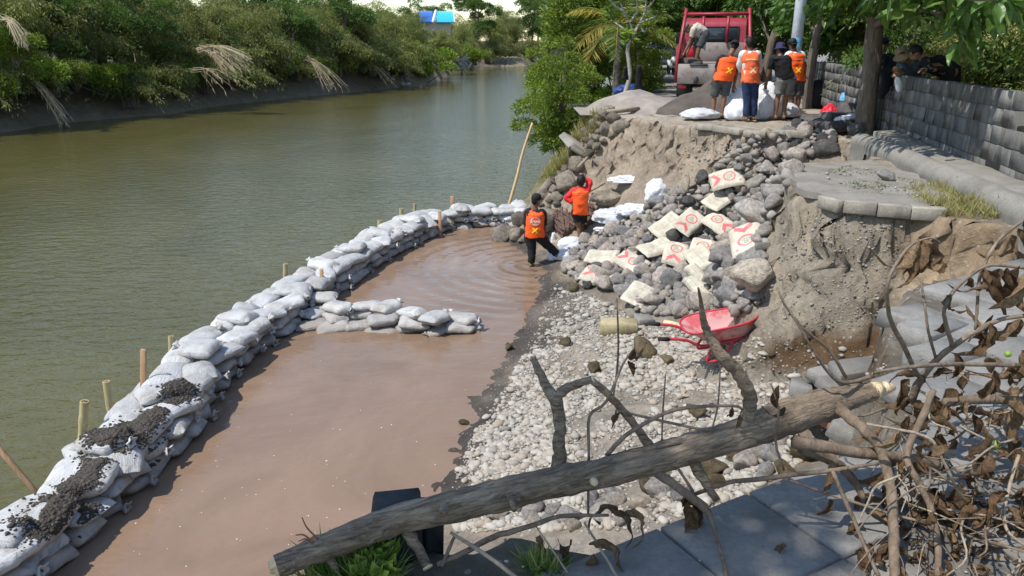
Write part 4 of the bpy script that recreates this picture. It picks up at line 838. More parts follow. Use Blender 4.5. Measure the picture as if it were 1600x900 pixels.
# ---------------------------------------------------------------- vegetation
LEAF6 = np.array([(0, 0, 0), (.5, .35, .06), (1, 0, 0), (.5, -.35, .06)])
def leaves(mb, C, D, L, Wd, a=None, g=rng, roll=None):
    """one folded four-cornered leaf per point: C base, D direction, L length, Wd width"""
    C = np.asarray(C, float); n = len(C); D = nrm(D); r = nrm(g.normal(size=(n, 3))); S = nrm(np.cross(D, r)); N = np.cross(S, D)
    L = np.broadcast_to(L, (n,))[:, None]; Wd = np.broadcast_to(Wd, (n,))[:, None]
    V = np.stack([C, C+D*L*.45+S*Wd*.5+N*Wd*.15, C+D*L-N*L*.12, C+D*L*.45-S*Wd*.5+N*Wd*.15], 1).reshape(-1, 3)
    F = np.arange(n*4).reshape(n, 4); mb.add(V, F, 0, np.repeat(a if a is not None else g.random(n), 4))
def crown_pts(g, n, blobs, shell=.55):
    """points in a union of uneven clumps; blobs = (centre, radii)"""
    P = []; D = []; vol = np.array([np.prod(b[1])**.72 for b in blobs]); cnt = g.multinomial(n, vol/vol.sum())
    for (c, r), k in zip(blobs, cnt):
        d = nrm(g.normal(size=(k, 3))); d[:, 2] = np.where(d[:, 2] < -.3, -d[:, 2]*.6, d[:, 2]); d = nrm(d); rad = shell+(1-shell)*g.random(k)**.6; lump = 1+.28*fbm(d*2.2+np.asarray(c)*1.7, 2, 5)
        P.append(np.asarray(c)+d*np.asarray(r)*(rad*lump)[:, None]); D.append(d)
    return np.concatenate(P), np.concatenate(D)
def bamboo_mesh(seed, h=8.5, n_culm=34, n_leaf=15000, spread=1.0, droop=1.0, lean=0.0, lk=1.0):
    g = np.random.default_rng(seed); fo = MB(); st = MB(); per = n_leaf//n_culm
    for k in range(n_culm):
        az = g.uniform(0, 2*math.pi); hh = h*g.uniform(.55, 1.05); out = spread*g.uniform(.15, 1)*h*.36*droop; b = np.array((math.cos(az), math.sin(az), 0))*g.uniform(.1, .9)*.6
        t = np.linspace(0, 1, 9); dirv = np.array((math.cos(az)+lean, math.sin(az), 0)); P = b+np.outer(out*t**2.2, dirv)+np.outer(hh*(t-.42*droop*t**4*g.uniform(.5, 1.4)), (0, 0, 1))
        st.add(*tube(P, np.linspace(.045, .008, 9), 5, False))
        ts = g.uniform(.22, 1.0, per)**.8; Q = np.stack([np.interp(ts, t, P[:, i]) for i in range(3)], -1); ns = max(6, per//22); tw = g.normal(size=(ns, 3))*np.array((1, 1, .5)); w = g.integers(ns, size=per)
        off = nrm(tw)[w]*(g.random(per)*h*.105*(.35+.9*ts))[:, None]; off[:, 2] -= .35*np.linalg.norm(off[:, :2], axis=1)
        D = nrm(off+g.normal(0, .25, (per, 3))*.5)+np.array((0, 0, -.55)); a = np.clip(g.normal(.38+.22*(g.random(ns)[w]-.4), .2), 0, 1)
        leaves(fo, Q+off, D, g.uniform(.2, .4, per)*lk, g.uniform(.04, .075, per)*lk, a, g)
    return fo.mesh('foliage', MT['bamboo_leaf'], attr=True), st.mesh('culms', MT['bark'], True)
def tree_mesh(seed, h=8, rad=3, n=13000, ls=.22, leaf='tree_leaf', blobs=13, trunk_r=.16, bark_='bark', low=.35, wl=.5):
    g = np.random.default_rng(seed); fo = MB(); tr = MB(); B_ = []
    for k in range(blobs):
        az = g.uniform(0, 6.28); q = g.random()**.6*rad*.8; z = h*(low+(1-low)*g.random()*.92); s = rad*g.uniform(.26, .48)*(1-.25*abs(z/h-.6)); B_.append((np.array((q*math.cos(az), q*math.sin(az), z)), np.array((s, s, s*.75))))
    P, D = crown_pts(g, n, B_); D = D+g.normal(0, .55, D.shape)+np.array((0, 0, -.35)); bl = np.clip(g.normal(.5, .24, len(P)), 0, 1); leaves(fo, P, D, g.uniform(.6, 1.2, len(P))*ls, g.uniform(.6, 1.2, len(P))*ls*wl, bl, g)
    top = np.array((g.normal(0, .3), g.normal(0, .3), h*.8)); tp = smoothpath([(0, 0, -.4), (g.normal(0, .1), g.normal(0, .1), h*.25), top*.6+g.normal(0, .1, 3), top], 5); tr.add(*tube(tp, np.linspace(trunk_r, trunk_r*.25, len(tp)), 9))
    for c, r in B_[:9]:
        s = tp[int(len(tp)*g.uniform(.3, .8))]; tr.add(*tube(smoothpath([s, (s+c)/2+g.normal(0, .15, 3), c], 3), np.linspace(trunk_r*.4, .02, 7), 6, False))
    return fo.mesh('crown', MT[leaf], attr=True), tr.mesh('trunk', MT[bark_], True)
def bush_mesh(seed, rad=1.5, h=1.6, n=6000, ls=.14, leaf='bush_leaf', blobs=9, wl=.5):
    g = np.random.default_rng(seed); fo = MB(); B_ = [(np.array((g.normal(0, rad*.4), g.normal(0, rad*.4), h*g.uniform(.2, .75))), np.array((1, 1, .8))*rad*g.uniform(.3, .5)) for _ in range(blobs)]
    P, D = crown_pts(g, n, B_, .45); D = D+g.normal(0, .5, D.shape); leaves(fo, P, D, g.uniform(.6, 1.2, n)*ls, g.uniform(.6, 1.2, n)*ls*wl, np.clip(g.normal(.5, .25, n), 0, 1), g)
    st = MB(); [st.add(*tube([(0, 0, -.2), c], [.03, .012], 5, False)) for c, r in B_]
    return fo.mesh('foliage', MT[leaf], attr=True), st.mesh('stems', MT['bark'], True)
BAM = [bamboo_mesh(s, 8.5, 32, 19000, 1.0, 1.0+.25*(s % 3), 0, .85) for s in range(4)]
BAML = [bamboo_mesh(s+20, 4.2, 26, 12000, 1.2, 1.4, .5, .68) for s in range(3)]
TRE = [tree_mesh(s, 9, 3.3, 14000, low=.14, blobs=17) for s in range(3)]+[tree_mesh(7, 12, 3.6, 13000, .3)]
BSH = [bush_mesh(s) for s in range(3)]
def plant(kind, name, parts, pm, x, y, z, s, yaw, label, cat, group=None, sz=None):
    t = thing(name, label, cat, (x, y, z), group); t.rotation_euler = (0, 0, yaw); t.scale = (s, s, sz or s)
    for nm, me in zip(parts, pm): 
        o = bpy.data.objects.new(nm, me); COL.objects.link(o); o.parent = t
    return t
lb = np.array(LB[1:12]); la = np.r_[0, np.cumsum(np.linalg.norm(np.diff(lb, axis=0), axis=1))]
def lbank(s, off):
    x, y = np.interp(s, la, lb[:, 0]), np.interp(s, la, lb[:, 1]); x2, y2 = np.interp(s+.5, la, lb[:, 0]), np.interp(s+.5, la, lb[:, 1]); d = nrm((x2-x, y2-y)); return x-d[1]*off, y+d[0]*off, math.atan2(-d[0], d[1])
def region(px): return 'at the far left of the frame' if px < 150 else ('on the left bank above the dry straw' if px < 400 else ('on the left bank in the middle of the frame' if px < 600 else 'on the left bank near the blue roof'))
s = 24.0
while s < 92:
    far = s > 72
    for row, off in ((0, 2.3), (1, 5.5), (2, 9.5)):
        x, y, fa = lbank(s+rng.normal(0, .7)+row*1.6, off+rng.normal(0, .5)); z = float(height(np.array([x]), np.array([y]))[0])-.1; px = float(proj((x, y, z))[0])
        if row == 0 and 655 < px < 700: continue
        if row > 0 and (px > 640 or rng.random() < .12): continue
        if rng.random() < (.78 if row < 2 else .45): plant(0, 'bamboo_clump', ('foliage', 'culms'), BAM[int(rng.integers(4))], x, y, z, rng.uniform(.75, 1.05)*(1.08 if row else .85)*(1.0 if px < 560 else .85), rng.uniform(0, 6), ['front row feathery bamboo clump', 'second row olive bamboo clump', 'back row tall bamboo clump'][row]+' of the left bank', 'bamboo', 'bamboo clumps of the left bank')
        else: plant(0, 'bank_tree', ('crown', 'trunk'), TRE[int(rng.integers(3))], x, y, z, rng.uniform(.65, .95)*(1.0 if px < 560 else .75), rng.uniform(0, 6), ['front row leafy tree', 'second row leafy tree', 'back row leafy tree'][row]+' of the left bank', 'tree', 'leafy trees of the left bank')
    s += 2.5
s = 24.5
while s < 90:       # low fringe that hangs over the waterline
    x, y, fa = lbank(s, .9+rng.normal(0, .25)); z = float(height(np.array([x]), np.array([y]))[0]); px = float(proj((x, y, z))[0])
    if 40 < px < 200 and rng.random() < .35: s += 2.2; continue
    if (px < 648 or px > 700) and rng.random() < .3: plant(0, 'bank_shrub', ('foliage', 'stems'), BSH[int(rng.integers(3))], x, y, z+.4, rng.uniform(.9, 1.6), rng.uniform(0, 6), 'green rounded shrub at the water of the left bank', 'shrub', 'rounded shrubs of the left bank')
    elif px < 648 or px > 700:
        t = plant(0, 'bank_shrub', ('foliage', 'culms'), BAML[int(rng.integers(3))], x, y, z, rng.uniform(.8, 1.35), fa+rng.normal(0, .5), 'low drooping shrub trailing to the water of the left bank', 'shrub', 'drooping shrubs of the left bank')
    s += rng.uniform(1.2, 2.0)
for px, py, s_, lab in ((668, 70, 1.5, 'leafy bush hiding the lower left of the blue roofed house'), (696, 74, 1.6, 'leafy bush hiding the lower right of the blue roofed house'), (683, 52, 1.3, 'olive bush right under the gable of the blue roofed house'), (640, 98, 1.5, 'bright green rounded bush at the river bend beside the debris'), (655, 118, 1.2, 'olive bush overhanging the water at the tip of the left bank'), (735, 92, 1.3, 'pale olive bush beyond the debris at the far bend'), (14, 50, 1.0, 'fresh green bush at the upper left corner')):
    if 'house' in lab: p = Wy(px, py, 94); plant(0, 'bank_shrub', ('foliage', 'culms'), BAML[int(rng.integers(3))], p[0], p[1], p[2]-2.6, s_*.8, rng.uniform(0, 6), lab, 'shrub'); continue
    p = Wy(px, py, 94 if 665 < px < 700 else (82 if px < 700 and px > 100 else (125 if px > 700 else 38))); plant(0, 'bush', ('foliage', 'stems'), BSH[int(rng.integers(3))], p[0], p[1], max(p[2]-1.5, ZW), s_*(1.6 if px > 100 else 1), rng.uniform(0, 6), lab, 'bush')
from collections import defaultdict
_gr = defaultdict(list)
for o in COL.objects:
    if o.get('label', '').endswith('of the left bank'): _gr[o['label']].append(o)
for k_, L_ in _gr.items():
    for i, o in enumerate(sorted(L_, key=lambda o: float(proj(np.array(o.location))[0]))): o['label'] = k_+f', {ordinal(i+1)} from the left'
# far bank beyond the bend
k = 0
for x, y, h_ in [(-13, 128, 1.0), (-9.5, 136, .95), (-12, 146, 1.1), (-6.5, 150, 1.05), (-3.5, 160, 1.1), (0, 168, 1.15), (4.5, 172, 1.2), (9, 178, 1.3), (14, 184, 1.3), (20, 190, 1.3), (-8, 160, 1.3), (-2, 176, 1.4), (6, 186, 1.5), (16, 197, 1.5), (27, 195, 1.4), (35, 200, 1.5), (-19, 150, 1.25), (-24, 135, 1.2)]:
    z = float(height(np.array([x]), np.array([y]))[0]); u = k % 3
    if u == 0: plant(0, 'bank_tree', ('crown', 'trunk'), TRE[k % 4], x, y, z-.3, h_*(1.2 if not -14 < x < 12 else 1.08), k, 'dark green tree on the far bank where the river bends', 'tree', 'trees at the river bend')
    else: plant(0, 'bamboo_clump', ('foliage', 'culms'), BAM[k % 4], x, y, z-.3, h_*(1.2 if not -14 < x < 12 else 1.08), k*2., 'yellowish green bamboo clump on the far bank where the river bends', 'bamboo', 'bamboo at the river bend')
    k += 1
for x, y, s_ in [(-7, 141, 1.0), (-4.6, 149, 1.2), (-1, 158, 1.2), (3.2, 163, 1.3), (8, 169, 1.3)]:
    plant(0, 'bank_shrub', ('foliage', 'culms'), BAML[k % 3], x, y, ZW+.3, s_*1.3, k*1.3, 'low shrub trailing at the far waterline of the bend', 'shrub', 'shrubs at the far waterline'); k += 1
# far right bank row of trees along the river beyond the palm, closing the view
for x, y, h_, kd in [(6.5, 40, .9, 0), (9, 48, 1.0, 1), (11, 58, 1.1, 2), (15, 72, 1.2, 0), (19, 88, 1.2, 1), (24, 104, 1.3, 2), (5.2, 33, .8, 1), (30, 118, 1.4, 0), (17, 62, 1.2, 1), (22, 75, 1.3, 2), (13, 47, 1.0, 0), (12.0, 36, 1.0, 1)]:
    plant(0, 'roadside_tree', ('crown', 'trunk'), TRE[kd], x, y, -.2, h_*.85, x, 'leafy green tree lining the road far behind the palm', 'tree', 'trees lining the far road')
# bright bush on the right bank behind the palm
BGB = [tree_mesh(40+s, 4.6, 1.7, 15000, .13, 'bush_leaf', 20, .07, 'bark', .06, .42) for s in range(2)]
for k, (x, y, z, s_, lab) in enumerate([(1.40, 20.2, -1.15, .60, 'bright green feathery tree hanging over the river left of the palm'), (2.2, 26.5, -1.0, 1.0, 'tall bright green feathery tree just behind the palm'), (1.45, 23.6, -2.1, .8, 'bright green tree farther along the bank between palm and river'), (3.0, 27.5, -1.2, 1.25, 'green tree on the bank behind the two feathery trees'), (4.1, 25.4, -.3, .62, 'low fresh green bush right of the white barked tree'), (3.3, 31, -1.0, 1.4, 'tall green tree closing the gap behind the palm'), (4.9, 34, -.4, 1.5, 'tall green tree behind the frangipani'), (2.9, 34, -1.8, 1.3, 'green tree farthest along the right river bank')]):
    plant(0, 'feathery_tree', ('crown', 'trunk'), BGB[k % 2], x, y, z, s_, k*2.1, lab, 'tree', 'feathery trees of the right bank', s_*(1.08 if k == 0 else 1))
# grass on the right bank slope and between the slabs
def grass_patch(name, pts, n, h, w, m, seed=0, lean=.5):
    g = np.random.default_rng(seed); mb = MB(); i = g.integers(len(pts), size=n); P = np.array([pts[q] for q in i]); D = np.stack([g.normal(0, lean, n), g.normal(0, lean, n), np.ones(n)], -1)
    leaves(mb, P, D, g.uniform(.5, 1.2, n)*h, w, g.random(n), g); return mb.obj(name, MT[m], attr=True, kind='stuff')
def ptsin(poly, n, seed): return [p for p, r, q in scatter_px(poly, n, lambda g: 0.0, 4000, seed)]
grass_patch('bank_grass', ptsin([(930, 180), (905, 195), (868, 250), (845, 285), (862, 290), (905, 235), (945, 190)], 500, 1), 3000, .28, .014, 'dry_grass', 1)
grass_patch('tongue_grass', ptsin([(1285, 268), (1340, 262), (1430, 290), (1440, 320), (1380, 312), (1330, 300)], 300, 2), 2600, .07, .008, 'grass', 2, .9)
grass_patch('tongue_dry_grass', ptsin([(1420, 300), (1500, 290), (1560, 320), (1560, 345), (1480, 340), (1440, 325)], 300, 3), 2600, .16, .008, 'dry_grass', 3, .8)
grass_patch('edge_grass', [Wz(rng.uniform(490, 600), rng.uniform(868, 915), 0.0)-(0, 0, .07) for _ in range(120)], 900, .16, .009, 'grass', 4, .7)
grass_patch('joint_grass', [Wz(rng.uniform(820, 870), rng.uniform(868, 900), 0.0)-(0, 0, .03) for _ in range(30)], 220, .09, .006, 'grass', 5, .7)
grass_patch('wall_grass', [Wz(rng.uniform(1440, 1590), 0, 0)*0+np.array((wallx(y)-.6, y, .0)) for y in rng.uniform(6.5, 10.5, 60)], 400, .16, .02, 'grass', 6, .7)
# small broad leaved weed at the left foot of the post
mbw = MB(); g = np.random.default_rng(3); n = 150; C_ = np.array([Wz(g.uniform(560, 612), g.uniform(850, 905), .03) for _ in range(n)]); leaves(mbw, C_, np.stack([g.normal(0, .6, n), g.normal(0, .6, n), np.full(n, .5)], -1), .05, .035, g.random(n), g); o = mbw.obj('broadleaf_weed', MT['bush_leaf'], attr=True, origin=C_.mean(0)); tag(o, 'small broad leaved green weed growing beside the stone post', 'weed')
# ---------------------------------------------------------------- palm with split fronds
def palm(x, y, z, label):
    t = thing('palm_tree', label, 'palm', (x, y, z)); g = np.random.default_rng(2); o0 = np.array((x, y, z)); mb = MB(); hz = 2.05
    P = smoothpath([o0-(0, 0, .2), o0+(.0, 0, .7), o0+(.03, 0, 1.4), o0+(.0, 0, hz)], 8); r = .12+.015*np.sin(np.arange(len(P))*2.2)-.0*np.arange(len(P)); mb.add(*tube(P, r, 12)); mb.obj('trunk', MT['palm_bark'], t, True)
    top = o0+(0, 0, hz)
    for k in range(17):
        az = k*2.4+g.normal(0, .15); el = g.uniform(-.15, 1.2); L = g.uniform(1.5, 2.2); d = np.array((math.cos(az)*math.cos(el), math.sin(az)*math.cos(el), math.sin(el))); s = np.linspace(0, 1, 14)
        Q = top+np.outer(s*L, d)+np.outer(-(s**2)*L*.62*(1.1-.3*el), (0, 0, 1)); fm = MB(); fm.add(*tube(Q, np.linspace(.022, .005, 14), 5, False), a=.75)
        T = nrm(np.gradient(Q, axis=0)); S = nrm(np.cross(T, (0, 0, 1)))
        age = (k % 4 == 0 or (math.cos(az) < -.6 and el < .5)); n = 46; u = np.linspace(.12, 1, n); q = np.stack([np.interp(u, s, Q[:, i]) for i in range(3)], -1)
        for sg in (-1, 1):
            sd = np.stack([np.interp(u, s, S[:, i]) for i in range(3)], -1); td = np.stack([np.interp(u, s, T[:, i]) for i in range(3)], -1); D = sg*sd*.9+td*.55+np.array((0, 0, -.5 if age else -.3))+g.normal(0, .08, (n, 3))
            leaves(fm, q, D, .62*np.sin(np.clip(u, 0, .93)*3.0+.12)+.12, .034, np.clip(g.normal(.86 if age else .3, .1, n), 0, 1), g)
        fm.obj('frond', MT['palm_leaf'], t, attr=True)
    return t
pp = Wz(965, 145, 0); palm(pp[0], pp[1]+.4, 0, 'young coconut palm with yellowing split fronds beside the road edge')
# frangipani: bare pale forking limbs with leaf rosettes
def frangipani():
    o0 = Wz(975, 152, 0)+np.array((.1, .2, 0)); t = thing('frangipani_tree', 'pale barked frangipani with forking limbs and leaf rosettes right of the palm', 'tree', o0); Y0 = o0[1]; g = np.random.default_rng(9)
    mb = MB(); w = lambda a, b, d=0: Wy(a, b, Y0+d)
    main = smoothpath([w(975, 152), w(984, 120), w(983, 100), w(981, 75), w(990, 55), w(1000, 35)], 4); mb.add(*tube(main, np.linspace(.075, .04, len(main)), 9)); mb.obj('trunk', MT['pale_bark'], t, True)
    tips = []; lm = MB()
    for P in ([(983, 98), (979, 80), (986, 62)], [(990, 55), (984, 35), (975, 18), (968, 0)], [(1000, 35), (1008, 18), (1010, -5), (1016, -25)], [(1000, 35), (1020, 28), (1028, 22)], [(984, 35), (996, 15), (992, -8)], [(990, 55), (970, 42), (955, 30)], [(1008, 18), (1022, 0), (1030, -18)], [(975, 18), (960, 8), (950, -6)], [(1000, 35), (1006, 50), (1013, 40)]):
        q = smoothpath([w(a, b, g.normal(0, .12)*(i > 0)) for i, (a, b) in enumerate(P)], 4); lm.add(*tube(q, np.linspace(.034, .018, len(q)), 7)); tips.append(q[-1])
    lm.obj('limbs', MT['pale_bark'], t, True)
    for q in tips:
        for rep in range(2):
            fm = MB(); n = 15; az = np.arange(n)*2.4+g.uniform(0, 6); D = np.stack([np.cos(az), np.sin(az), g.uniform(-.25, .7, n)], -1); c = q+g.normal(0, .12, 3)*rep; leaves(fm, np.repeat(c[None], n, 0), D, g.uniform(.26, .4, n), .085, np.clip(g.normal(.55, .2, n), 0, 1), g); fm.obj('leaf_rosette', MT['bush_leaf'], t, attr=True)
frangipani()
# ---------------------------------------------------------------- trees on the right with big leaves
def bigleaf_mesh(seed, curl=.3):
    g = np.random.default_rng(seed); nu, nv = 9, 5; u = np.linspace(0, 1, nu); V = []
    for a in u:
        w = .5*math.sin(math.pi*min(1, a**.75*.98+.02))**.8*.48
        for b in np.linspace(-1, 1, nv): V.append((a, w*b, .10*abs(b)-curl*a*a+.02*math.sin(a*16+b)+.0*g.random()))
    mb = MB(); mb.add(V, grid_faces(nu, nv), a=g.uniform(.25, .85)); return mb.mesh('leaf', MT['big_leaf'], True, attr=True)
BL = [bigleaf_mesh(s, .15+.12*s) for s in range(5)]
def mat_dir(loc, d, up, s):
    x = nrm(d); y = nrm(np.cross(up, x)); z = np.cross(x, y); m = Matrix(((x[0]*s, y[0]*s, z[0]*s, loc[0]), (x[1]*s, y[1]*s, z[1]*s, loc[1]), (x[2]*s, y[2]*s, z[2]*s, loc[2]), (0, 0, 0, 1))); return m
def bigtree(label, base, trunk, limbs, nleaf, rt, clusters, stuffn, stuffblobs, lsz=(.17, .31), seed=1):
    g = np.random.default_rng(seed); t = thing('broadleaf_tree', label, 'tree', base); mb = MB(); P = smoothpath(trunk, 6); mb.add(*tube(P, np.linspace(rt, rt*.72, len(P)), 12, bark=.10, seed=seed)); mb.obj('trunk', MT['bark'], t, True)
    if limbs:
        lm = MB()
        for q in limbs: Q = smoothpath(q, 5); lm.add(*tube(Q, np.linspace(rt*.4, .015, len(Q)), 7))
        lm.obj('limbs', MT['bark'], t, True)
    b = np.asarray(base)
    for i in range(nleaf):
        c, r = clusters[int(g.integers(len(clusters)))]; d = nrm(g.normal(size=3)); p = np.asarray(c)+d*np.asarray(r)*g.random()**.4; dd = nrm(d*np.array((1, 1, .3))+g.normal(0, .4, 3)+np.array((0, 0, -.45))); ta, tb, _ = proj(p+dd*.28)
        if seed == 5 and tb > (56 if ta < 1475 else (106 if ta < 1535 else 70)): continue
        place(BL[int(g.integers(5))], 'leaf', mat_dir(p-b, dd, nrm(np.array((0, 0, 1.))+g.normal(0, .35, 3)), g.uniform(*lsz)), t)
    if stuffn:
        fm = MB(); P_, D = crown_pts(g, stuffn, stuffblobs, .25); D = D+g.normal(0, .5, D.shape)+np.array((0, 0, -.5)); leaves(fm, P_, D, g.uniform(.16, .3, stuffn), g.uniform(.07, .13, stuffn), np.clip(g.normal(.4, .25, stuffn), 0, 1), g); fm.obj('foliage', MT['big_leaf'], t, attr=True, kind='stuff')
    return t
b1 = Wz(1352, 206, 0); y1 = b1[1]; w = lambda a, b, d=0: Wy(a, b, y1+d)
cl1 = [(Wy(a, b, yy), (r, r, r*.7)) for a, b, yy, r in ((1425, 22, 9.4, .25), (1462, 38, 9.0, .26), (1500, 28, 8.8, .32), (1503, 62, 9.0, .2), (1440, 0, 9.6, .35), (1530, 5, 8.6, .35), (1400, 0, 10.2, .35), (1560, 0, 8.6, .25), (1490, 75, 9.3, .12), (1590, 10, 9, .35), (1450, -35, 9.3, .5), (1540, -35, 8.7, .5))]
bigtree('stout brown tree in front of the block wall with large sunlit leaves', b1, [b1-(0, 0, .2), w(1356, 150), w(1362, 100), w(1368, 40), w(1378, -10), w(1384, -90)],
        [[w(1368, 40), w(1390, 25, -1.5), w(1420, 15, -3.2), w(1470, 20, -4.2)], [w(1378, -10), w(1420, -20, -3), w(1500, -5, -4.7), w(1560, 0, -5)], [w(1375, 30, 0), w(1350, 20, .3), w(1325, 0, .6)]], 230, .17, cl1, 6500,
        [(Wy(a, b, yy), (r, r, r*.6)) for a, b, yy, r in ((1330, 20, 14, .6), (1345, 0, 13.5, .8), (1400, -20, 12, 1.2), (1440, 15, 13, .6), (1560, -30, 10, 1.4), (1470, -60, 10, 1.5), (1330, -50, 13, 1.5))], seed=5)
b2 = Wz(1262, 166, 0); y2 = b2[1]; w = lambda a, b, d=0: Wy(a, b, y2+d)
bigtree('slim tree trunk leaning right between the white pole and the block wall', b2, [b2-(0, 0, .2), w(1266, 110), w(1276, 60), w(1288, 0), w(1300, -60)], [[w(1276, 60), w(1262, 30, .4), w(1240, 0, .8)], [w(1285, 20), w(1320, -10, -.5), w(1350, -30, -1)]], 40, .125, [(w(a, b, dd), (.4, .35, .3)) for a, b, dd in ((1285, 50, .5), (1310, 55, 1), (1300, 20, -.5), (1330, 75, 1.2))], 9000,
        [(w(a, b, dd), (r, r, r*.65)) for a, b, dd, r in ((1290, 10, .5, 1.1), (1330, 40, 2.5, 1.2), (1310, 75, 2.0, .8), (1290, -40, .5, 1.0), (1350, 0, 1.5, 1.2), (1265, 40, 3, .9), (1400, 40, 3.0, 1.2))], seed=6)
b3 = Wz(1192, 150, 0); y3 = b3[1]+.5; w = lambda a, b, d=0: Wy(a, b, y3+d)
bigtree('dark slanting tree trunk behind the workers, right of the truck', w(1193, 150), [w(1190, 155), w(1197, 110), w(1205, 70), w(1215, 40), w(1222, 0), w(1228, -40)], [[w(1205, 70), w(1190, 30, .3), w(1180, 0, .5)], [w(1215, 40), w(1235, 20), w(1250, 0)]], 40, .13, [(w(a, b, dd), (.6, .5, .5)) for a, b, dd in ((1185, 55, 1.5), (1200, 30, .5), (1230, 55, 1), (1180, 85, 2.5))], 9500,
        [(w(a, b, dd), (r, r, r*.7)) for a, b, dd, r in ((1200, 10, 1, 1.3), (1180, 55, 3.5, 1.2), (1225, 50, 3.0, .9), (1160, -15, 3.5, 1.4), (1205, -30, 2, 1.2), (1215, 90, 3.5, 1.0), (1110, -10, 6, 1.6), (1140, 20, 7.5, 1.5), (1090, 5, 8, 1.5))], seed=7)
# thicket behind the wall and beside the road
for k, (x, y, h_, kd) in enumerate([(9.3, 12.2, .62, 0), (8.4, 15.4, .66, 1), (9.6, 18.5, .75, 2), (10.2, 22, .8, 0), (8.9, 9.4, .62, 1), (11.5, 14.5, .8, 2), (12.5, 10.5, .8, 0), (8.6, 25.5, .9, 1), (10.5, 29, .95, 2), (7.6, 7.0, .55, 2), (10, 6.2, .65, 1), (9.0, 33, 1.0, 0), (13.5, 20, 1, 1), (14, 27, 1.1, 2), (7.4, 29.5, .7, 0)]):
    plant(0, 'garden_tree', ('crown', 'trunk'), TRE[kd], x, y, -.3, h_*.8, k*1.7, 'dark leafy tree in the shade behind the block wall' if x > wallx(y)+.2 and y < 21 else 'dark green tree beside the road behind the truck', 'tree', 'trees behind the block wall' if y < 21 else 'trees behind the truck')
for k, (x, y, s_) in enumerate([(7.9, 11, .62), (8.0, 13.5, .62), (8.5, 16.5, .7), (7.6, 9, .6), (8.8, 19.5, .7)]):
    plant(0, 'bamboo_clump', ('foliage', 'culms'), BAM[k % 4], x+.6, y, -.2, s_*.7, k*1.1, 'dark bamboo clump right behind the block wall', 'bamboo', 'bamboo behind the block wall')
# tree beside the photographer whose crown shades the near pavement (trunk behind the camera)
fo, tr = tree_mesh(77, 6.6, 2.0, 5200, .2, 'tree_leaf', 11, .14, 'bark', .62, .5)
plant(0, 'bank_tree', ('crown', 'trunk'), (fo, tr), -4.05, .55, -.5, 1, .4, 'leafy tree on the river bank outside the left edge whose crown shades the pavement', 'tree') if False else None
# ---------------------------------------------------------------- heaps of sand
def heap(name, label, cx, cy, rx, ry, h, m, seed, z0=-.03, yaw=0):
    n = 44; V = []; a = np.linspace(-1.25, 1.25, n)
    A, Bq = np.meshgrid(a, a, indexing='ij'); x = A*rx; y = Bq*ry; r = np.hypot(A, Bq)*(1+.12*fbm(p3(A*1.6+seed, Bq*1.6), 3, seed)); z = h*np.clip(1.02-r, 0, 1)**.92*(1+.10*fbm(p3(A*3, Bq*3+seed), 3, seed))-.02*(r > 1.02); z = np.where(z > h*.9, h*.9+(z-h*.9)*.4, z)
    mb = MB(); P = np.stack([x, y, z], -1).reshape(-1, 3)@rotz(yaw); mb.add(P+(cx, cy, z0), grid_faces(n, n)); o = mb.obj(name, m, None, True, origin=np.array((cx, cy, z0))); return tag(o, label, 'sand heap')
a = Wz(1003, 172, 0); heap('gravel_heap', 'low heap of grey gravelly sand left of the truck', a[0]+.05, a[1]+.9, 1.25, 1.3, .50, MT['sand_light'], 2)
a = Wz(1120, 178, 0); heap('sand_heap', 'high heap of dark wet sand behind the workers at the truck tail', a[0]+.55, a[1]+.75, 1.6, 1.0, .98, MT['sand_dark'], 5)
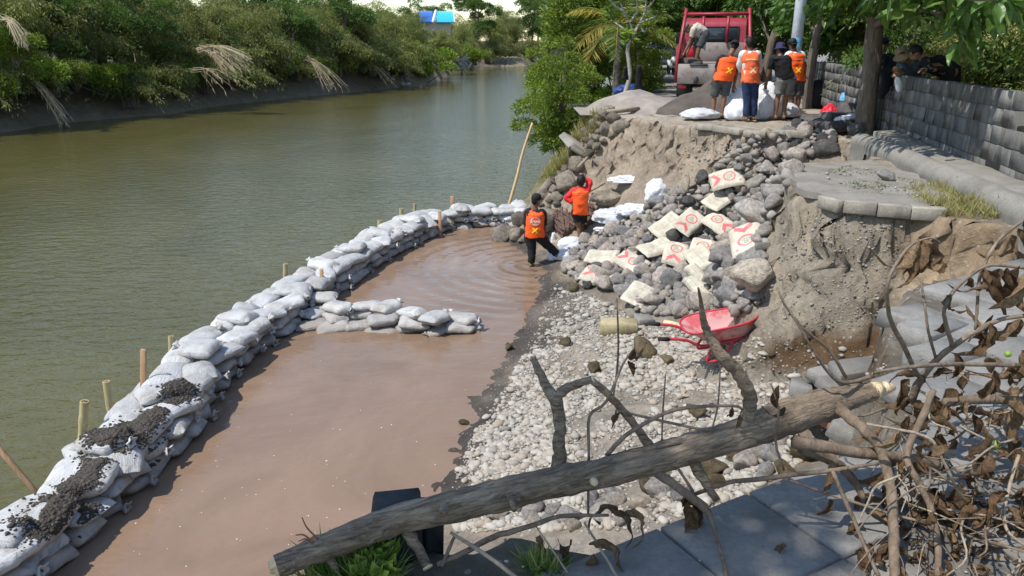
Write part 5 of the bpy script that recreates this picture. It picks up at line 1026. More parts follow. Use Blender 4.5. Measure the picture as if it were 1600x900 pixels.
# ---------------------------------------------------------------- red tipper truck seen from behind
def truck():
    o0 = np.array((4.98, 19.1, 0)); yw = -.25; ax = rotz(yw); t = thing('truck', 'red flatbed tipper truck parked with its open load bed towards the camera', 'truck', o0)
    def L(p): return np.asarray(p, float)@ax+o0         # x right, y forward (away), z up
    def bx(name, m, *bs, b=.015, par=None, smooth=False, lab=None):
        mb = MB()
        for c, h in bs: V, F = bevbox((0, 0, 0), h, None, b); mb.add(L(V+np.asarray(c)), F)
        return mb.obj(name, m, par or t)
    W2 = .85
    bx('tailgate', MT['rust_panel'], ((0, 0.02, .76), (W2, .03, .24))); bx('bed_floor', MT['rust_panel'], ((0, 1.75, .96), (W2, 1.7, .03)))
    bx('tailgate_hinge', MT['dark_metal_and_hollow'], ((-.35, -.02, .985), (.22, .02, .018)), ((.35, -.02, .985), (.22, .02, .018)))
    for s in (-1, 1): bx('side_board', MT['red_paint'], ((s*(W2+.02), 1.72, 1.08), (.03, 1.68, .26)), *[((s*(W2+.055), .1+k*.8, 1.06), (.02, .03, .3)) for k in range(5)])
    bx('headboard', MT['rust_panel'], ((0, 3.38, 1.24), (W2, .03, .27)))
    # red gantry
    g = MB(); 
    for s in (-1, 1):
        V, F = tube([L((s*(W2+.03), .05, .55)), L((s*(W2+.03), .05, 1.05)), L((s*(W2-.11), .1, 2.30))], .045, 4); g = MB(); g.add(V, F); g.obj('gantry_post', MT['red_paint'], t)
    for x in (-.35, .33): g = MB(); g.add(*tube([L((x, 3.3, 1.5)), L((x, 3.3, 2.22))], .045, 4)); g.obj('headboard_post', MT['red_paint'], t)
    g = MB(); g.add(*tube([L((-W2+.05, .1, 2.17)), L((W2-.05, .1, 2.17))], .04, 4)); g.obj('gantry_bar', MT['red_paint'], t)
    for s in (-1, 1): g = MB(); g.add(*tube([L((s*W2, 3.3, .95)), L((s*W2, 3.3, 1.6))], .045, 4)); g.obj('headboard_post', MT['red_paint'], t)
    # cab
    c = MB(); prof = [(3.62, .55), (3.62, 1.95), (3.72, 2.12), (3.95, 2.19), (5.0, 2.16), (5.25, 2.0), (5.45, 1.35), (5.5, .55)]; V = [L((s*.9*(1-.06*(z > 1.6)), y, z)) for s in (-1, 1) for y, z in prof]; n = len(prof)
    c.add(V, np.array([(i, i+1, n+i+1, n+i) for i in range(n-1)])); bm = np.arange(n)
    c.add(V, np.array([(0, 1, 6, 7), (1, 2, 5, 6), (2, 3, 4, 5)])); c.add(V, np.array([(n+0, n+7, n+6, n+1), (n+1, n+6, n+5, n+2), (n+2, n+5, n+4, n+3)])); cab = c.obj('cab', MT['red_paint'], t)
    bx('cab_rib', MT['red_paint'], *[((x, 3.6, 1.05), (.02, .02, .4)) for x in np.linspace(-.75, .75, 9)], par=cab)
    bx('rear_window', MT['glass'], ((0, 3.605, 1.72), (.62, .012, .19)), par=cab); bx('window_seal', MT['rubber'], ((0, 3.603, 1.93), (.66, .015, .018)), ((0, 3.603, 1.51), (.66, .015, .018)), ((-.65, 3.603, 1.72), (.018, .015, .2)), ((.65, 3.603, 1.72), (.018, .015, .2)), par=cab)
    for s in (-1, 1): bx('mirror', MT['rubber'], ((s*1.08, 4.9, 1.65), (.07, .03, .16)), ((s*.98, 4.95, 1.75), (.1, .012, .012)))
    bx('chassis', MT['dark_metal_and_hollow'], ((-.4, 2.4, .62), (.05, 2.5, .09)), ((.4, 2.4, .62), (.05, 2.5, .09)), ((0, .15, .62), (.75, .04, .05)), ((0, 1.35, .45), (.7, .06, .07)))
    for s in (-1, 1):
        for y, dbl in ((1.35, 1), (4.6, 0)):
            w = MB(); V, F = lathe([(.18, -.13), (.36, -.13), (.42, -.09), (.42, .09), (.36, .13), (.18, .13)], 22); V = V[:, [2, 0, 1]]; wh = L(V*(1.5 if dbl else 1, 1, 1)+(s*.68, y, .42)); w.add(wh, F); wo = w.obj('wheel', MT['rubber'], t, True)
            r = MB(); V, F = lathe([(0.001, -.06), (.10, -.06), (.19, -.10), (.19, .10), (.10, .06), (.001, .06)], 18); r.add(L(V[:, [2, 0, 1]]+(s*.68, y, .42)), F); r.obj('rim', MT['steel'], wo)
    for s in (-1, 1): bx('mud_flap', MT['rubber'], ((s*.68, .75, .42), (.2, .01, .24)))
    for s in (-1, 1): bx('tail_lamp', MT['red_plastic'], ((s*.72, .12, .45), (.1, .03, .04)))
    return L, t
TL, _ = truck()
V, F = blob(4, 3, .2, 2, (.36, .5, .16)); mb = MB(); mb.add(V+TL((-.62, .75, 1.0)), F); o = mb.obj('sand_remnant', MT['sand_dark'], None, True, origin=TL((-.62, .75, 1.0))); tag(o, 'last dark sand left in the corner of the truck bed', 'sand')
a = TL((-.66, 3.2, 1.25)); V, F = bevbox((0, 0, 0), (.1, .07, .16), None, .02); mb = MB(); mb.add(V+a, F); mb.add(*bevbox(a+(0, 0, .18), (.05, .02, .02), None, .005)); o = mb.obj('jerrycan', MT['red_plastic'], None, origin=a); tag(o, 'small red jerrycan in the truck bed by the bent worker', 'jerrycan')
# ---------------------------------------------------------------- people
def rcone(mb, p0, r0, p1, r1, n=12, flat=None):
    p0 = np.asarray(p0, float); p1 = np.asarray(p1, float); d = p1-p0; L_ = np.linalg.norm(d); u = d/(L_+1e-9); pr = []
    for k in range(5): a = math.pi/2*(k/4); pr.append((p0-u*r0*math.cos(a), max(r0*math.sin(a), .0006)))
    for k in range(1, 4): pr.append((p0+d*k/4, r0+(r1-r0)*k/4))
    for k in range(5): a = math.pi/2*(1-k/4); pr.append((p1+u*r1*math.cos(a), max(r1*math.sin(a), .0006)))
    P = np.array([q[0] for q in pr]); rr = np.array([q[1] for q in pr]); h = np.array((1, 0, 0)) if abs(u[0]) < .8 else np.array((0, 1, 0)); a = nrm(np.cross(u, h)); b = np.cross(u, a); th = np.arange(n)*2*math.pi/n; V = (P[:, None, :]+rr[:, None, None]*(np.cos(th)[None, :, None]*a+np.sin(th)[None, :, None]*b)).reshape(-1, 3); m = len(P)
    i, j = np.meshgrid(np.arange(m-1), np.arange(n), indexing='ij'); i = i.ravel(); j = j.ravel(); k = (j+1) % n
    mb.add(np.vstack([V, P[0], P[-1]]), [np.stack([i*n+j, i*n+k, (i+1)*n+k, (i+1)*n+j], -1), np.stack([(np.arange(n)+1) % n, np.arange(n), np.full(n, m*n)], -1), np.stack([(m-1)*n+np.arange(n), (m-1)*n+(np.arange(n)+1) % n, np.full(n, m*n+1)], -1)])
def ell(mb, c, ax, r, sub=3): V, F = ico(sub); mb.add((V*np.asarray(r))@np.asarray(ax)+c, F)
def remesh(mb, vox, name, m, parent, sm=4, dec=1.0):
    me = mb.mesh(name, m, True, parent.location); o = bpy.data.objects.new(name, me); COL.objects.link(o)
    md = o.modifiers.new('r', 'REMESH'); md.mode = 'VOXEL'; md.voxel_size = vox; md.use_smooth_shade = True
    if sm: s = o.modifiers.new('s', 'SMOOTH'); s.iterations = sm; s.factor = .5
    if dec < 1: d = o.modifiers.new('d', 'DECIMATE'); d.ratio = dec
    dg = bpy.context.evaluated_depsgraph_get(); me2 = bpy.data.meshes.new_from_object(o.evaluated_get(dg)); o.modifiers.clear(); o.data = me2; o.parent = parent
    me2.polygons.foreach_set('use_smooth', np.ones(len(me2.polygons), bool)); return o
def loft(rings, n=20, cap=True, amp=.0, seed=0, fr=14):
    """rings: (centre, half width vector, half depth vector)"""
    th = np.arange(n)*2*math.pi/n; V = []
    for c, a, b in rings: V.append(np.asarray(c)+np.outer(np.sign(np.cos(th))*np.abs(np.cos(th))**.8, a)+np.outer(np.sign(np.sin(th))*np.abs(np.sin(th))**.85, b))
    V = np.concatenate(V); m = len(rings)
    if amp: V = V+amp*np.stack([fbm(V*fr+7*k+seed, 3, k+seed) for k in range(3)], -1)
    i, j = np.meshgrid(np.arange(m-1), np.arange(n), indexing='ij'); i = i.ravel(); j = j.ravel(); k = (j+1) % n; F = [np.stack([i*n+j, i*n+k, (i+1)*n+k, (i+1)*n+j], -1)]
    if cap: V = np.vstack([V, np.asarray(rings[0][0]), np.asarray(rings[-1][0])]); a = np.arange(n); b = (a+1) % n; F += [np.stack([b, a, np.full(n, m*n)], -1), np.stack([(m-1)*n+a, (m-1)*n+b, np.full(n, m*n+1)], -1)]
    return V, F
def frame(u, f):
    u = nrm(u); x = nrm(np.cross(f, u)); return x, np.cross(u, x), u       # right, forward, up
def densify(R_, k=3):
    out = []
    A = np.array([np.concatenate(r) for r in R_]); S = smoothpath(A, k); return [(s[:3], s[3:6], s[6:9]) for s in S]
def person(label, Y0, J, face, skin='skin', legs=('dark_grey', .55), shirt=('black_cloth', .55), vest=None, mark=None, ring=None, hair=True, hat=None, face_dir=None, head_r=.098, tilt=None, feet=True, hands=(1, 1), shoes=None, thick=1.0, long_vest=0):
    """J: joints as pixel + depth offset, so each figure takes the pose in the photograph"""
    j = {k: Wy(v[0], v[1], Y0+(v[2] if len(v) > 2 else 0)) for k, v in J.items()}
    base = np.array((*(j['pL']+j['pR'])[:2]/2, min(j['fL'][2], j['fR'][2])-.06)); t = thing('person', label, 'person', base)
    f = nrm(face); hf = nrm(face_dir if face_dir is not None else face); hip = (j['pL']+j['pR'])/2; sh = (j['sL']+j['sR'])/2; nk = j['nk']; hd = j['hd']
    lat = nrm(j['sR']-j['sL']); up = nrm(sh-hip); dep = nrm(np.cross(up, lat)); k_ = thick
    B_ = MB()
    rcone(B_, hip, .115*k_, hip*.5+sh*.5, .115*k_); rcone(B_, hip*.5+sh*.5, .12*k_, sh-up*.08, .125*k_); rcone(B_, j['pL'], .095*k_, j['pR'], .095*k_); rcone(B_, j['sL'], .058, j['sR'], .058); rcone(B_, sh-up*.06-lat*.07, .10, sh-up*.06+lat*.07, .10)
    rcone(B_, sh, .062, nk, .055); rcone(B_, nk, .055, hd-nrm(hd-nk)*.03, .055)
    hx, hy, hz = frame(tilt if tilt is not None else nrm(nrm(hd-nk)+np.array((0, 0, .6))), hf); hax = np.array([hx, hy, hz]); s = head_r/.098
    ell(B_, hd+hz*.015*s-hy*.008, hax, np.array((.075, .095, .105))*s); ell(B_, hd-hz*.055*s+hy*.03*s, hax, np.array((.055, .062, .07))*s); ell(B_, hd-hz*.012*s+hy*.098*s, hax, np.array((.013, .018, .024))*s, 2)
    for e in (-1, 1): ell(B_, hd+hx*.077*s*e-hy*.01, hax, np.array((.012, .022, .032))*s, 2)
    ell(B_, hd-hz*.062*s+hy*.088*s, hax, np.array((.026, .012, .013))*s, 2)
    for sd in 'LR':
        S, E, Hn = j['s'+sd], j['e'+sd], j['h'+sd]; rcone(B_, S, .056*k_, E, .042); rcone(B_, E, .043, Hn, .028)
        fd = nrm(Hn-E); pa = nrm(np.cross(fd, lat if abs(np.dot(fd, lat)) < .9 else dep)); sa = np.cross(fd, pa); sg = 1 if sd == 'L' else -1
        rcone(B_, Hn, .03, Hn+fd*.045, .034); ell(B_, Hn+fd*.06, np.array([sa, pa, fd]), (.042, .018, .052), 2)
        for q, (o_, ln) in enumerate(((-.030, .062), (-.010, .074), (.010, .070), (.029, .055))):
            a0 = Hn+fd*.10+sa*o_; a1 = a0+nrm(fd+pa*.35)*ln*.5; a2 = a1+nrm(fd*.6+pa*.8)*ln*.55; rcone(B_, a0, .0105, a1, .0098, 8); rcone(B_, a1, .0098, a2, .0085, 8)
        a0 = Hn+fd*.04+sa*.032*sg; a1 = a0+nrm(fd*.7+sa*sg*.7)*.045; rcone(B_, a0, .013, a1, .011, 8); rcone(B_, a1, .011, a1+nrm(fd+pa*.5)*.035, .0095, 8)
        Pp, K, A = j['p'+sd], j['k'+sd], j['f'+sd]; rcone(B_, Pp, .085*k_, K, .056*k_); ca = K*.68+A*.32; rcone(B_, K, .056*k_, ca, .056*k_); rcone(B_, ca, .055*k_, A, .036)
        if feet:
            tf = nrm(j['t'+sd]-A) if 't'+sd in j else nrm(f*np.array((1, 1, 0))+np.array((0, 0, -.18))); gz_ = A-np.array((0, 0, .045)); rcone(B_, gz_-tf*.035, .036, gz_+tf*.10, .034); rcone(B_, gz_+tf*.10, .038, gz_+tf*.165-np.array((0, 0, .008)), .026); rcone(B_, A, .036, gz_, .036)
    body = remesh(B_, .0095, 'body', MT[skin], t, 3, .5)
    # eyes
    em = MB()
    for e in (-1, 1): ell(em, hd+hz*.012*s+hx*.031*s*e+hy*.082*s, hax, np.array((.012, .008, .007))*s, 2)
    em.obj('eyes', MT['hair'], t, True)
    def torso_rings(w, d, lo=-.02, hi=1.0, top=True, fl=1.0):
        r = []; hw = max(np.linalg.norm(j['pR']-j['pL'])*.5+.085*k_, .15*k_); sw = np.linalg.norm(j['sR']-j['sL'])*.5+.03; hl = nrm(j['pR']-j['pL']); hl = hl*np.sign(np.dot(hl, lat))
        for q in np.linspace(lo, hi, 9):
            c = hip*(1-q)+(sh)*q; wd = (hw*(1-q)+sw*q)*(1.0-.05*math.sin(max(q, 0)*3.14)); l_ = nrm(hl*(1-q)+lat*q); d_ = nrm(np.cross(up, l_)); dd = (.125+.02*math.sin(max(min(q, 1), 0)*2.6))*k_
            r.append((c-dep*.0, l_*wd*w*(fl if q < .1 else 1), d_*dd*d))
        if top: r.append((sh+up*.035, lat*sw*.78*w, dep*.105*d)); r.append((sh+up*.065, lat*.085, dep*.075))
        return densify(r, 3)
    def limb(points, radii, amp=.006, seed=0, n=16, cap=True):
        P = smoothpath(np.array(points), 5); r = np.interp(np.linspace(0, 1, len(P)), np.linspace(0, 1, len(radii)), radii); T = nrm(np.gradient(P, axis=0)); R_ = []
        a = nrm(np.cross(T[0], f if abs(np.dot(T[0], f)) < .9 else up))
        for p, tt, q in zip(P, T, r): a = nrm(a-tt*np.dot(a, tt)); R_.append((p, a*q, np.cross(tt, a)*q))
        return loft(R_, n, cap, amp, seed, 12)
    # trousers or shorts
    if legs:
        lm = MB(); ln = legs[1]
        for sd in 'LR':
            Pp, K, A = j['p'+sd], j['k'+sd], j['f'+sd]
            if ln <= 1: E = Pp+(K-Pp)*ln*1.05; pts_ = [Pp+up*.08, Pp, (Pp+E)/2, E]; rd = [.10*k_, .118*k_, .102*k_, .094*k_]
            else: E = K+(A-K)*(ln-1); pts_ = [Pp+up*.08, Pp, (Pp+K)/2, K, (K+A)/2*1.0, E]; rd = [.10*k_, .115*k_, .098*k_, .082*k_, .076*k_, .068*k_]
            lm.add(*limb(pts_, rd, .012, 3))
        hw = np.linalg.norm(j['pR']-j['pL'])*.5+.095*k_; l_ = nrm(j['pR']-j['pL']); d_ = nrm(np.cross(up, l_)); lm.add(*loft(densify([(hip-up*.09, l_*hw*.7, d_*.08), (hip-up*.03, l_*hw, d_*.125*k_), (hip+up*.08, l_*hw*.98, d_*.13*k_), (hip+up*.16, l_*hw*.92, d_*.122*k_)], 3), 20, True, .006, 2)); lm.obj('trousers' if ln > 1 else 'shorts', MT[legs[0]], t, True)
    if shirt:
        sm = MB(); sm.add(*loft(torso_rings(1.04, 1.12, .02), 26, True, .014, 5))
        for sd in 'LR':
            S, E, Hn = j['s'+sd], j['e'+sd], j['h'+sd]
            if shirt[1] <= 1: Q = S+(E-S)*shirt[1]; sm.add(*limb([S-lat*(.05 if sd == 'R' else -.05), S, (S+Q)/2, Q], [.075, .078, .068, .064], .008, 4))
            else: Q = E+(Hn-E)*(shirt[1]-1); sm.add(*limb([S-lat*(.05 if sd == 'R' else -.05), S, (S+E)/2, E, (E+Q)/2, Q], [.075, .076, .064, .056, .05, .043], .010, 4))
        sm.obj('shirt', MT[shirt[0]], t, True)
    if vest:
        vr = torso_rings(1.10, 1.30, -.04-long_vest, .97, True, 1.06); vm = MB(); vm.add(*loft(vr, 30, True, .014, 6, 11)); vo = vm.obj('safety_vest', MT[vest], t, True)
        back = -1.0 if np.dot(f, (0, 1, 0)) > -.2 else 1.0
        bvv = BVHTree.FromPolygons([v.co[:] for v in vo.data.vertices], [p.vertices[:] for p in vo.data.polygons]); outw = nrm(np.cross(up, lat)); outw = outw*(-np.sign(np.dot(outw, f)))   # the back side
        def onback(x, z):           # metres right and up of the middle of the back
            o_ = hip*.5+sh*.5+lat*x+up*z+outw*.5-t.location; h = bvv.ray_cast(Vector(o_), Vector(-outw)); return (np.array(h[0]) if h[0] is not None else o_-outw*.36)+outw*.006+np.array(t.location)
        def strip(nm, m_, pts2, w, zo=0):
            mb = MB()
            for P in pts2:
                P = np.array(P, float); Q = smoothpath(P, 5) if len(P) > 2 else np.linspace(P[0], P[1], 9); T = nrm(np.gradient(Q, axis=0)); N = np.stack([-T[:, 1], T[:, 0]], -1); V = []
                for q, n_ in zip(Q, N): V += [onback(*(q+n_*w)), onback(*(q-n_*w))]
                V = np.array(V)+outw*zo; V = np.vstack([V, V-outw*.004]); m2 = len(Q); F = grid_faces(m2, 2); mb.add(V, np.vstack([F, F+2*m2]))
            mb.obj(nm, m_, vo)
        if mark: c, z0, sz = mark; strip('cross_mark', MT[c], [[(-sz, z0-sz), (sz, z0+sz)], [(-sz, z0+sz), (sz, z0-sz)]], sz*.24)
        if ring:
            z0, r_ = ring; th = np.linspace(-.25, math.pi+.25, 15); strip('arched_print', MT['mark_white'], [[(r_*math.cos(q), z0+r_*math.sin(q)) for q in th]], .011); strip('emblem_print', MT['mark_white'], [[(-r_*.8, z0+.0), (-r_*.3, z0+.02), (0, z0-.01), (r_*.4, z0+.02), (r_*.85, z0+.0)], [(-r_*.75, z0-.035), (0, z0-.055), (r_*.8, z0-.03)]], .016)
        strip('hem_band', MT['orange_pale' if vest == 'orange' else 'mark_pale'], [[(-.13, .17), (0, .175), (.13, .17)]], .012)
    if hair:
        hm = MB(); V, F = ico(3); keep = (V[:, 2] > -.15) | (V[:, 1] < -.25); n_ = fbm(V*7, 2, 3)
        fm = keep[F].all(1) & ~((V[F].mean(1)[:, 1] > .45) & (V[F].mean(1)[:, 2] < .42)); hm.add((V*np.array((.084, .105, .114))*s*(1+.05*n_)[:, None])@hax+hd+hz*.018*s-hy*.008, F[fm]); hm.obj('hair', MT['hair'], t, True)
    if hat:
        kind, hm_ = hat; c = hd+hz*.05*s-hy*.005; cm = MB()
        if kind == 'bucket':
            V, F = lathe([(.0001, .085), (.05, .083), (.078, .07), (.09, .02), (.096, -.02), (.125, -.05), (.155, -.075), (.150, -.08), (.12, -.056), (.09, -.024)], 22); cm.add(V@hax+c, F)
        else:
            V, F = lathe([(.0001, .088), (.045, .084), (.078, .06), (.092, .02), (.094, -.02), (.090, -.022)], 22); cm.add((V*(1, 1.12, 1))@hax+c, F); d = 1 if kind == 'cap' else -1
            pk = np.array([(x*.075, d*(.085+.085*(1-x*x)**.5*q), -.012-.012*q) for q in (0, .5, 1) for x in np.linspace(-1, 1, 9)]); V2 = np.vstack([pk, pk-(0, 0, .006)]); Ff = grid_faces(3, 9); cm.add(V2@hax+c, np.vstack([Ff, Ff[:, ::-1]+27]))
        cm.obj('bucket_hat' if kind == 'bucket' else 'cap', MT[hm_], t, True)
    if shoes:
        sm = MB()
        for sd in 'LR':
            K, A = j['k'+sd], j['f'+sd]; tf = nrm(f*np.array((1, 1, 0))); sm.add(*limb([A+(K-A)*.55, A+(K-A)*.2, A], [.06, .056, .056], .003, 2)); rcone(sm, A-np.array((0, 0, .03))-tf*.03, .052, A-np.array((0, 0, .045))+tf*.15, .045)
        sm.obj('boots', MT[shoes], t, True)
    return t, j
BK = (0, 1, 0)
gy_ = lambda a, b: Wz(a, b, 0)[1]
# at the truck
person('barefoot worker in orange vest and black shirt leaning beside the empty white sacks', gy_(1122, 182), dict(hd=(1147, 73, .1), nk=(1142, 84), sL=(1127, 91), sR=(1152, 95, .05), eL=(1118, 112, .1), eR=(1150, 117, .08), hL=(1115, 125, .15), hR=(1147, 133, .1), pL=(1122, 125), pR=(1136, 126), kL=(1116, 151, .08), kR=(1132, 150, .02), fL=(1114, 175, .02), fR=(1128, 177)), (.3, 1, 0), legs=('dark_grey', .9), shirt=('black_cloth', .7), vest='orange', mark=('yellow', -.01, .052), hat=('back', 'black_cloth'))
person('worker in pale orange vest, white sleeves and long navy trousers seen from behind', gy_(1172, 187), dict(hd=(1171, 68, .02), nk=(1172, 79), sL=(1161, 85), sR=(1183, 85), eL=(1155, 101, .08), eR=(1188, 101, .08), hL=(1158, 112, .3), hR=(1187, 113, .3), pL=(1167, 128), pR=(1178, 128), kL=(1167, 156, .02), kR=(1178, 156, .02), fL=(1166, 182), fR=(1177, 181, .05)), BK, legs=('navy', 1.95), shirt=('white_cloth', 1.8), vest='orange_pale', mark=('mark_pale', -.03, .055), thick=.97)
person('barefoot worker in navy bucket hat and grey shorts bending to grip a sack', gy_(1217, 186), dict(hd=(1219, 77, .12), nk=(1219, 87, .05), sL=(1208, 92), sR=(1230, 92, .05), eL=(1202, 112, .05), eR=(1233, 112, .2), hL=(1198, 127, .1), hR=(1215, 128, .35), pL=(1222, 126), pR=(1235, 124), kL=(1215, 153, .05), kR=(1228, 152, .1), fL=(1211, 180), fR=(1224, 180, .08)), (-.35, 1, 0), legs=('grey_cloth', .72), shirt=('black_cloth', .75), hat=('bucket', 'navy_hat'))
person('worker in orange vest and dark shorts partly hidden behind the man in the bucket hat', gy_(1242, 180), dict(hd=(1238, 70), nk=(1241, 80), sL=(1232, 86), sR=(1252, 86), eL=(1227, 103, .1), eR=(1258, 103), hL=(1222, 117, .25), hR=(1257, 118, .1), pL=(1237, 125), pR=(1249, 125), kL=(1237, 150), kR=(1248, 150), fL=(1236, 174), fR=(1245, 175)), (-.3, 1, 0), legs=('dark_grey', .95), shirt=('white_cloth', .6), vest='orange', mark=('yellow', -.05, .05), hat=('back', 'hair'))
# on the truck bed
tb = TL((-.35, .75, .99)); person('barefoot worker in beige shirt bending down inside the truck bed', tb[1], dict(hd=(1073, 44, -.0), nk=(1079, 41), sL=(1084, 46, -.15), sR=(1086, 43, .18), eL=(1078, 66, -.1), eR=(1082, 64, .2), hL=(1069, 83, -.1), hR=(1075, 80, .2), pL=(1101, 54, -.08), pR=(1102, 53, .10), kL=(1092, 75, -.12), kR=(1085, 75, .15), fL=(1087, 97, -.1), fR=(1093, 94, .15), tL=(1081, 99, -.1), tR=(1086, 97, .15)), (-1, -.1, 0), legs=('dark_grey', .9), shirt=('beige_cloth', .6), hat=('cap', 'grey_cloth'), face_dir=(-.8, -.3, -.5), tilt=(-.6, 0, .5))
# in the water and on the stones
person('worker in black cap and orange vest wading at the pool edge in wet black trousers', Wz(830, 416, ZW)[1], dict(hd=(838, 313, 0), nk=(836, 324), sL=(825, 332), sR=(848, 333), eL=(821, 352), eR=(850, 353, .05), hL=(823, 370, .1), hR=(853, 368, .05), pL=(828, 368), pR=(842, 368), kL=(831, 390, -.0), kR=(857, 384, .1), fL=(830, 411), fR=(870, 396, .15)), (.35, 1, 0), legs=('black_cloth', 1.95), shirt=('black_cloth', .9), vest='orange', mark=('yellow', -.08, .052), ring=(.085, .085), hat=('cap', 'black_cloth'), face_dir=(.7, .7, -.3), shoes=None)
person('bare legged worker in red sleeves and orange vest standing on the stones', thit(906, 379)[0][1], dict(hd=(908, 283, .0), nk=(907, 292), sL=(897, 298), sR=(917, 297), eL=(885, 309, .0), eR=(922, 285, .1), hL=(894, 318, -.05), hR=(915, 279, .12), pL=(901, 332), pR=(911, 332), kL=(905, 354, .02), kR=(909, 353, .15), fL=(906, 373), fR=(909, 371, .15)), (.25, 1, 0), legs=('black_cloth', .55), shirt=('red_cloth', 1.9), vest='orange', mark=None, face_dir=(.2, .8, -.55), head_r=.105)
# onlookers behind the wall
yb = 12.75
person('onlooker in dark cap and black jacket standing behind the wall next to the tree trunk', 14.3, dict(hd=(1380, 70), nk=(1379, 82), sL=(1367, 90), sR=(1391, 90), eL=(1364, 110, -.05), eR=(1394, 112), hL=(1372, 102, -.3), hR=(1386, 120, -.2), pL=(1372, 132), pR=(1384, 132), kL=(1372, 165), kR=(1384, 165), fL=(1372, 195), fR=(1384, 195)), (-.35, -1, 0), skin='skin_light', legs=('navy', 1.9), shirt=('black_cloth', 1.9), hat=('cap', 'black_cloth'))
person('onlooker in tan bucket hat leaning folded arms on the block wall', 12.95, dict(hd=(1410, 86, 0), nk=(1417, 94, .05), sL=(1407, 102, .05), sR=(1432, 101, .1), eL=(1413, 113, -.2), eR=(1428, 113, -.15), hL=(1404, 110, -.36), hR=(1406, 116, -.36), pL=(1425, 140, .35), pR=(1437, 140, .35), kL=(1424, 168, .3), kR=(1437, 168, .3), fL=(1424, 195, .35), fR=(1437, 195, .35)), (-.5, -1, 0), skin='skin_light', legs=('dark_grey', 1.9), shirt=('jacket', 1.9), hat=('bucket', 'hat_tan'), head_r=.105)
person('dark haired onlooker in black shirt bent over the wall with the face turned away', 12.5, dict(hd=(1431, 82, .1), nk=(1440, 88, .1), sL=(1445, 97, .0), sR=(1463, 94, .25), eL=(1452, 108, -.1), eR=(1475, 108, .1), hL=(1443, 109, -.2), hR=(1452, 110, -.1), pL=(1480, 112, .2), pR=(1490, 112, .35), kL=(1478, 150, .3), kR=(1490, 150, .4), fL=(1478, 190, .4), fR=(1490, 190, .5)), (-1, -.2, 0), skin='skin_light', legs=('black_cloth', 1.9), shirt=('black_cloth', 1.6), face_dir=(-1, .5, -.2))
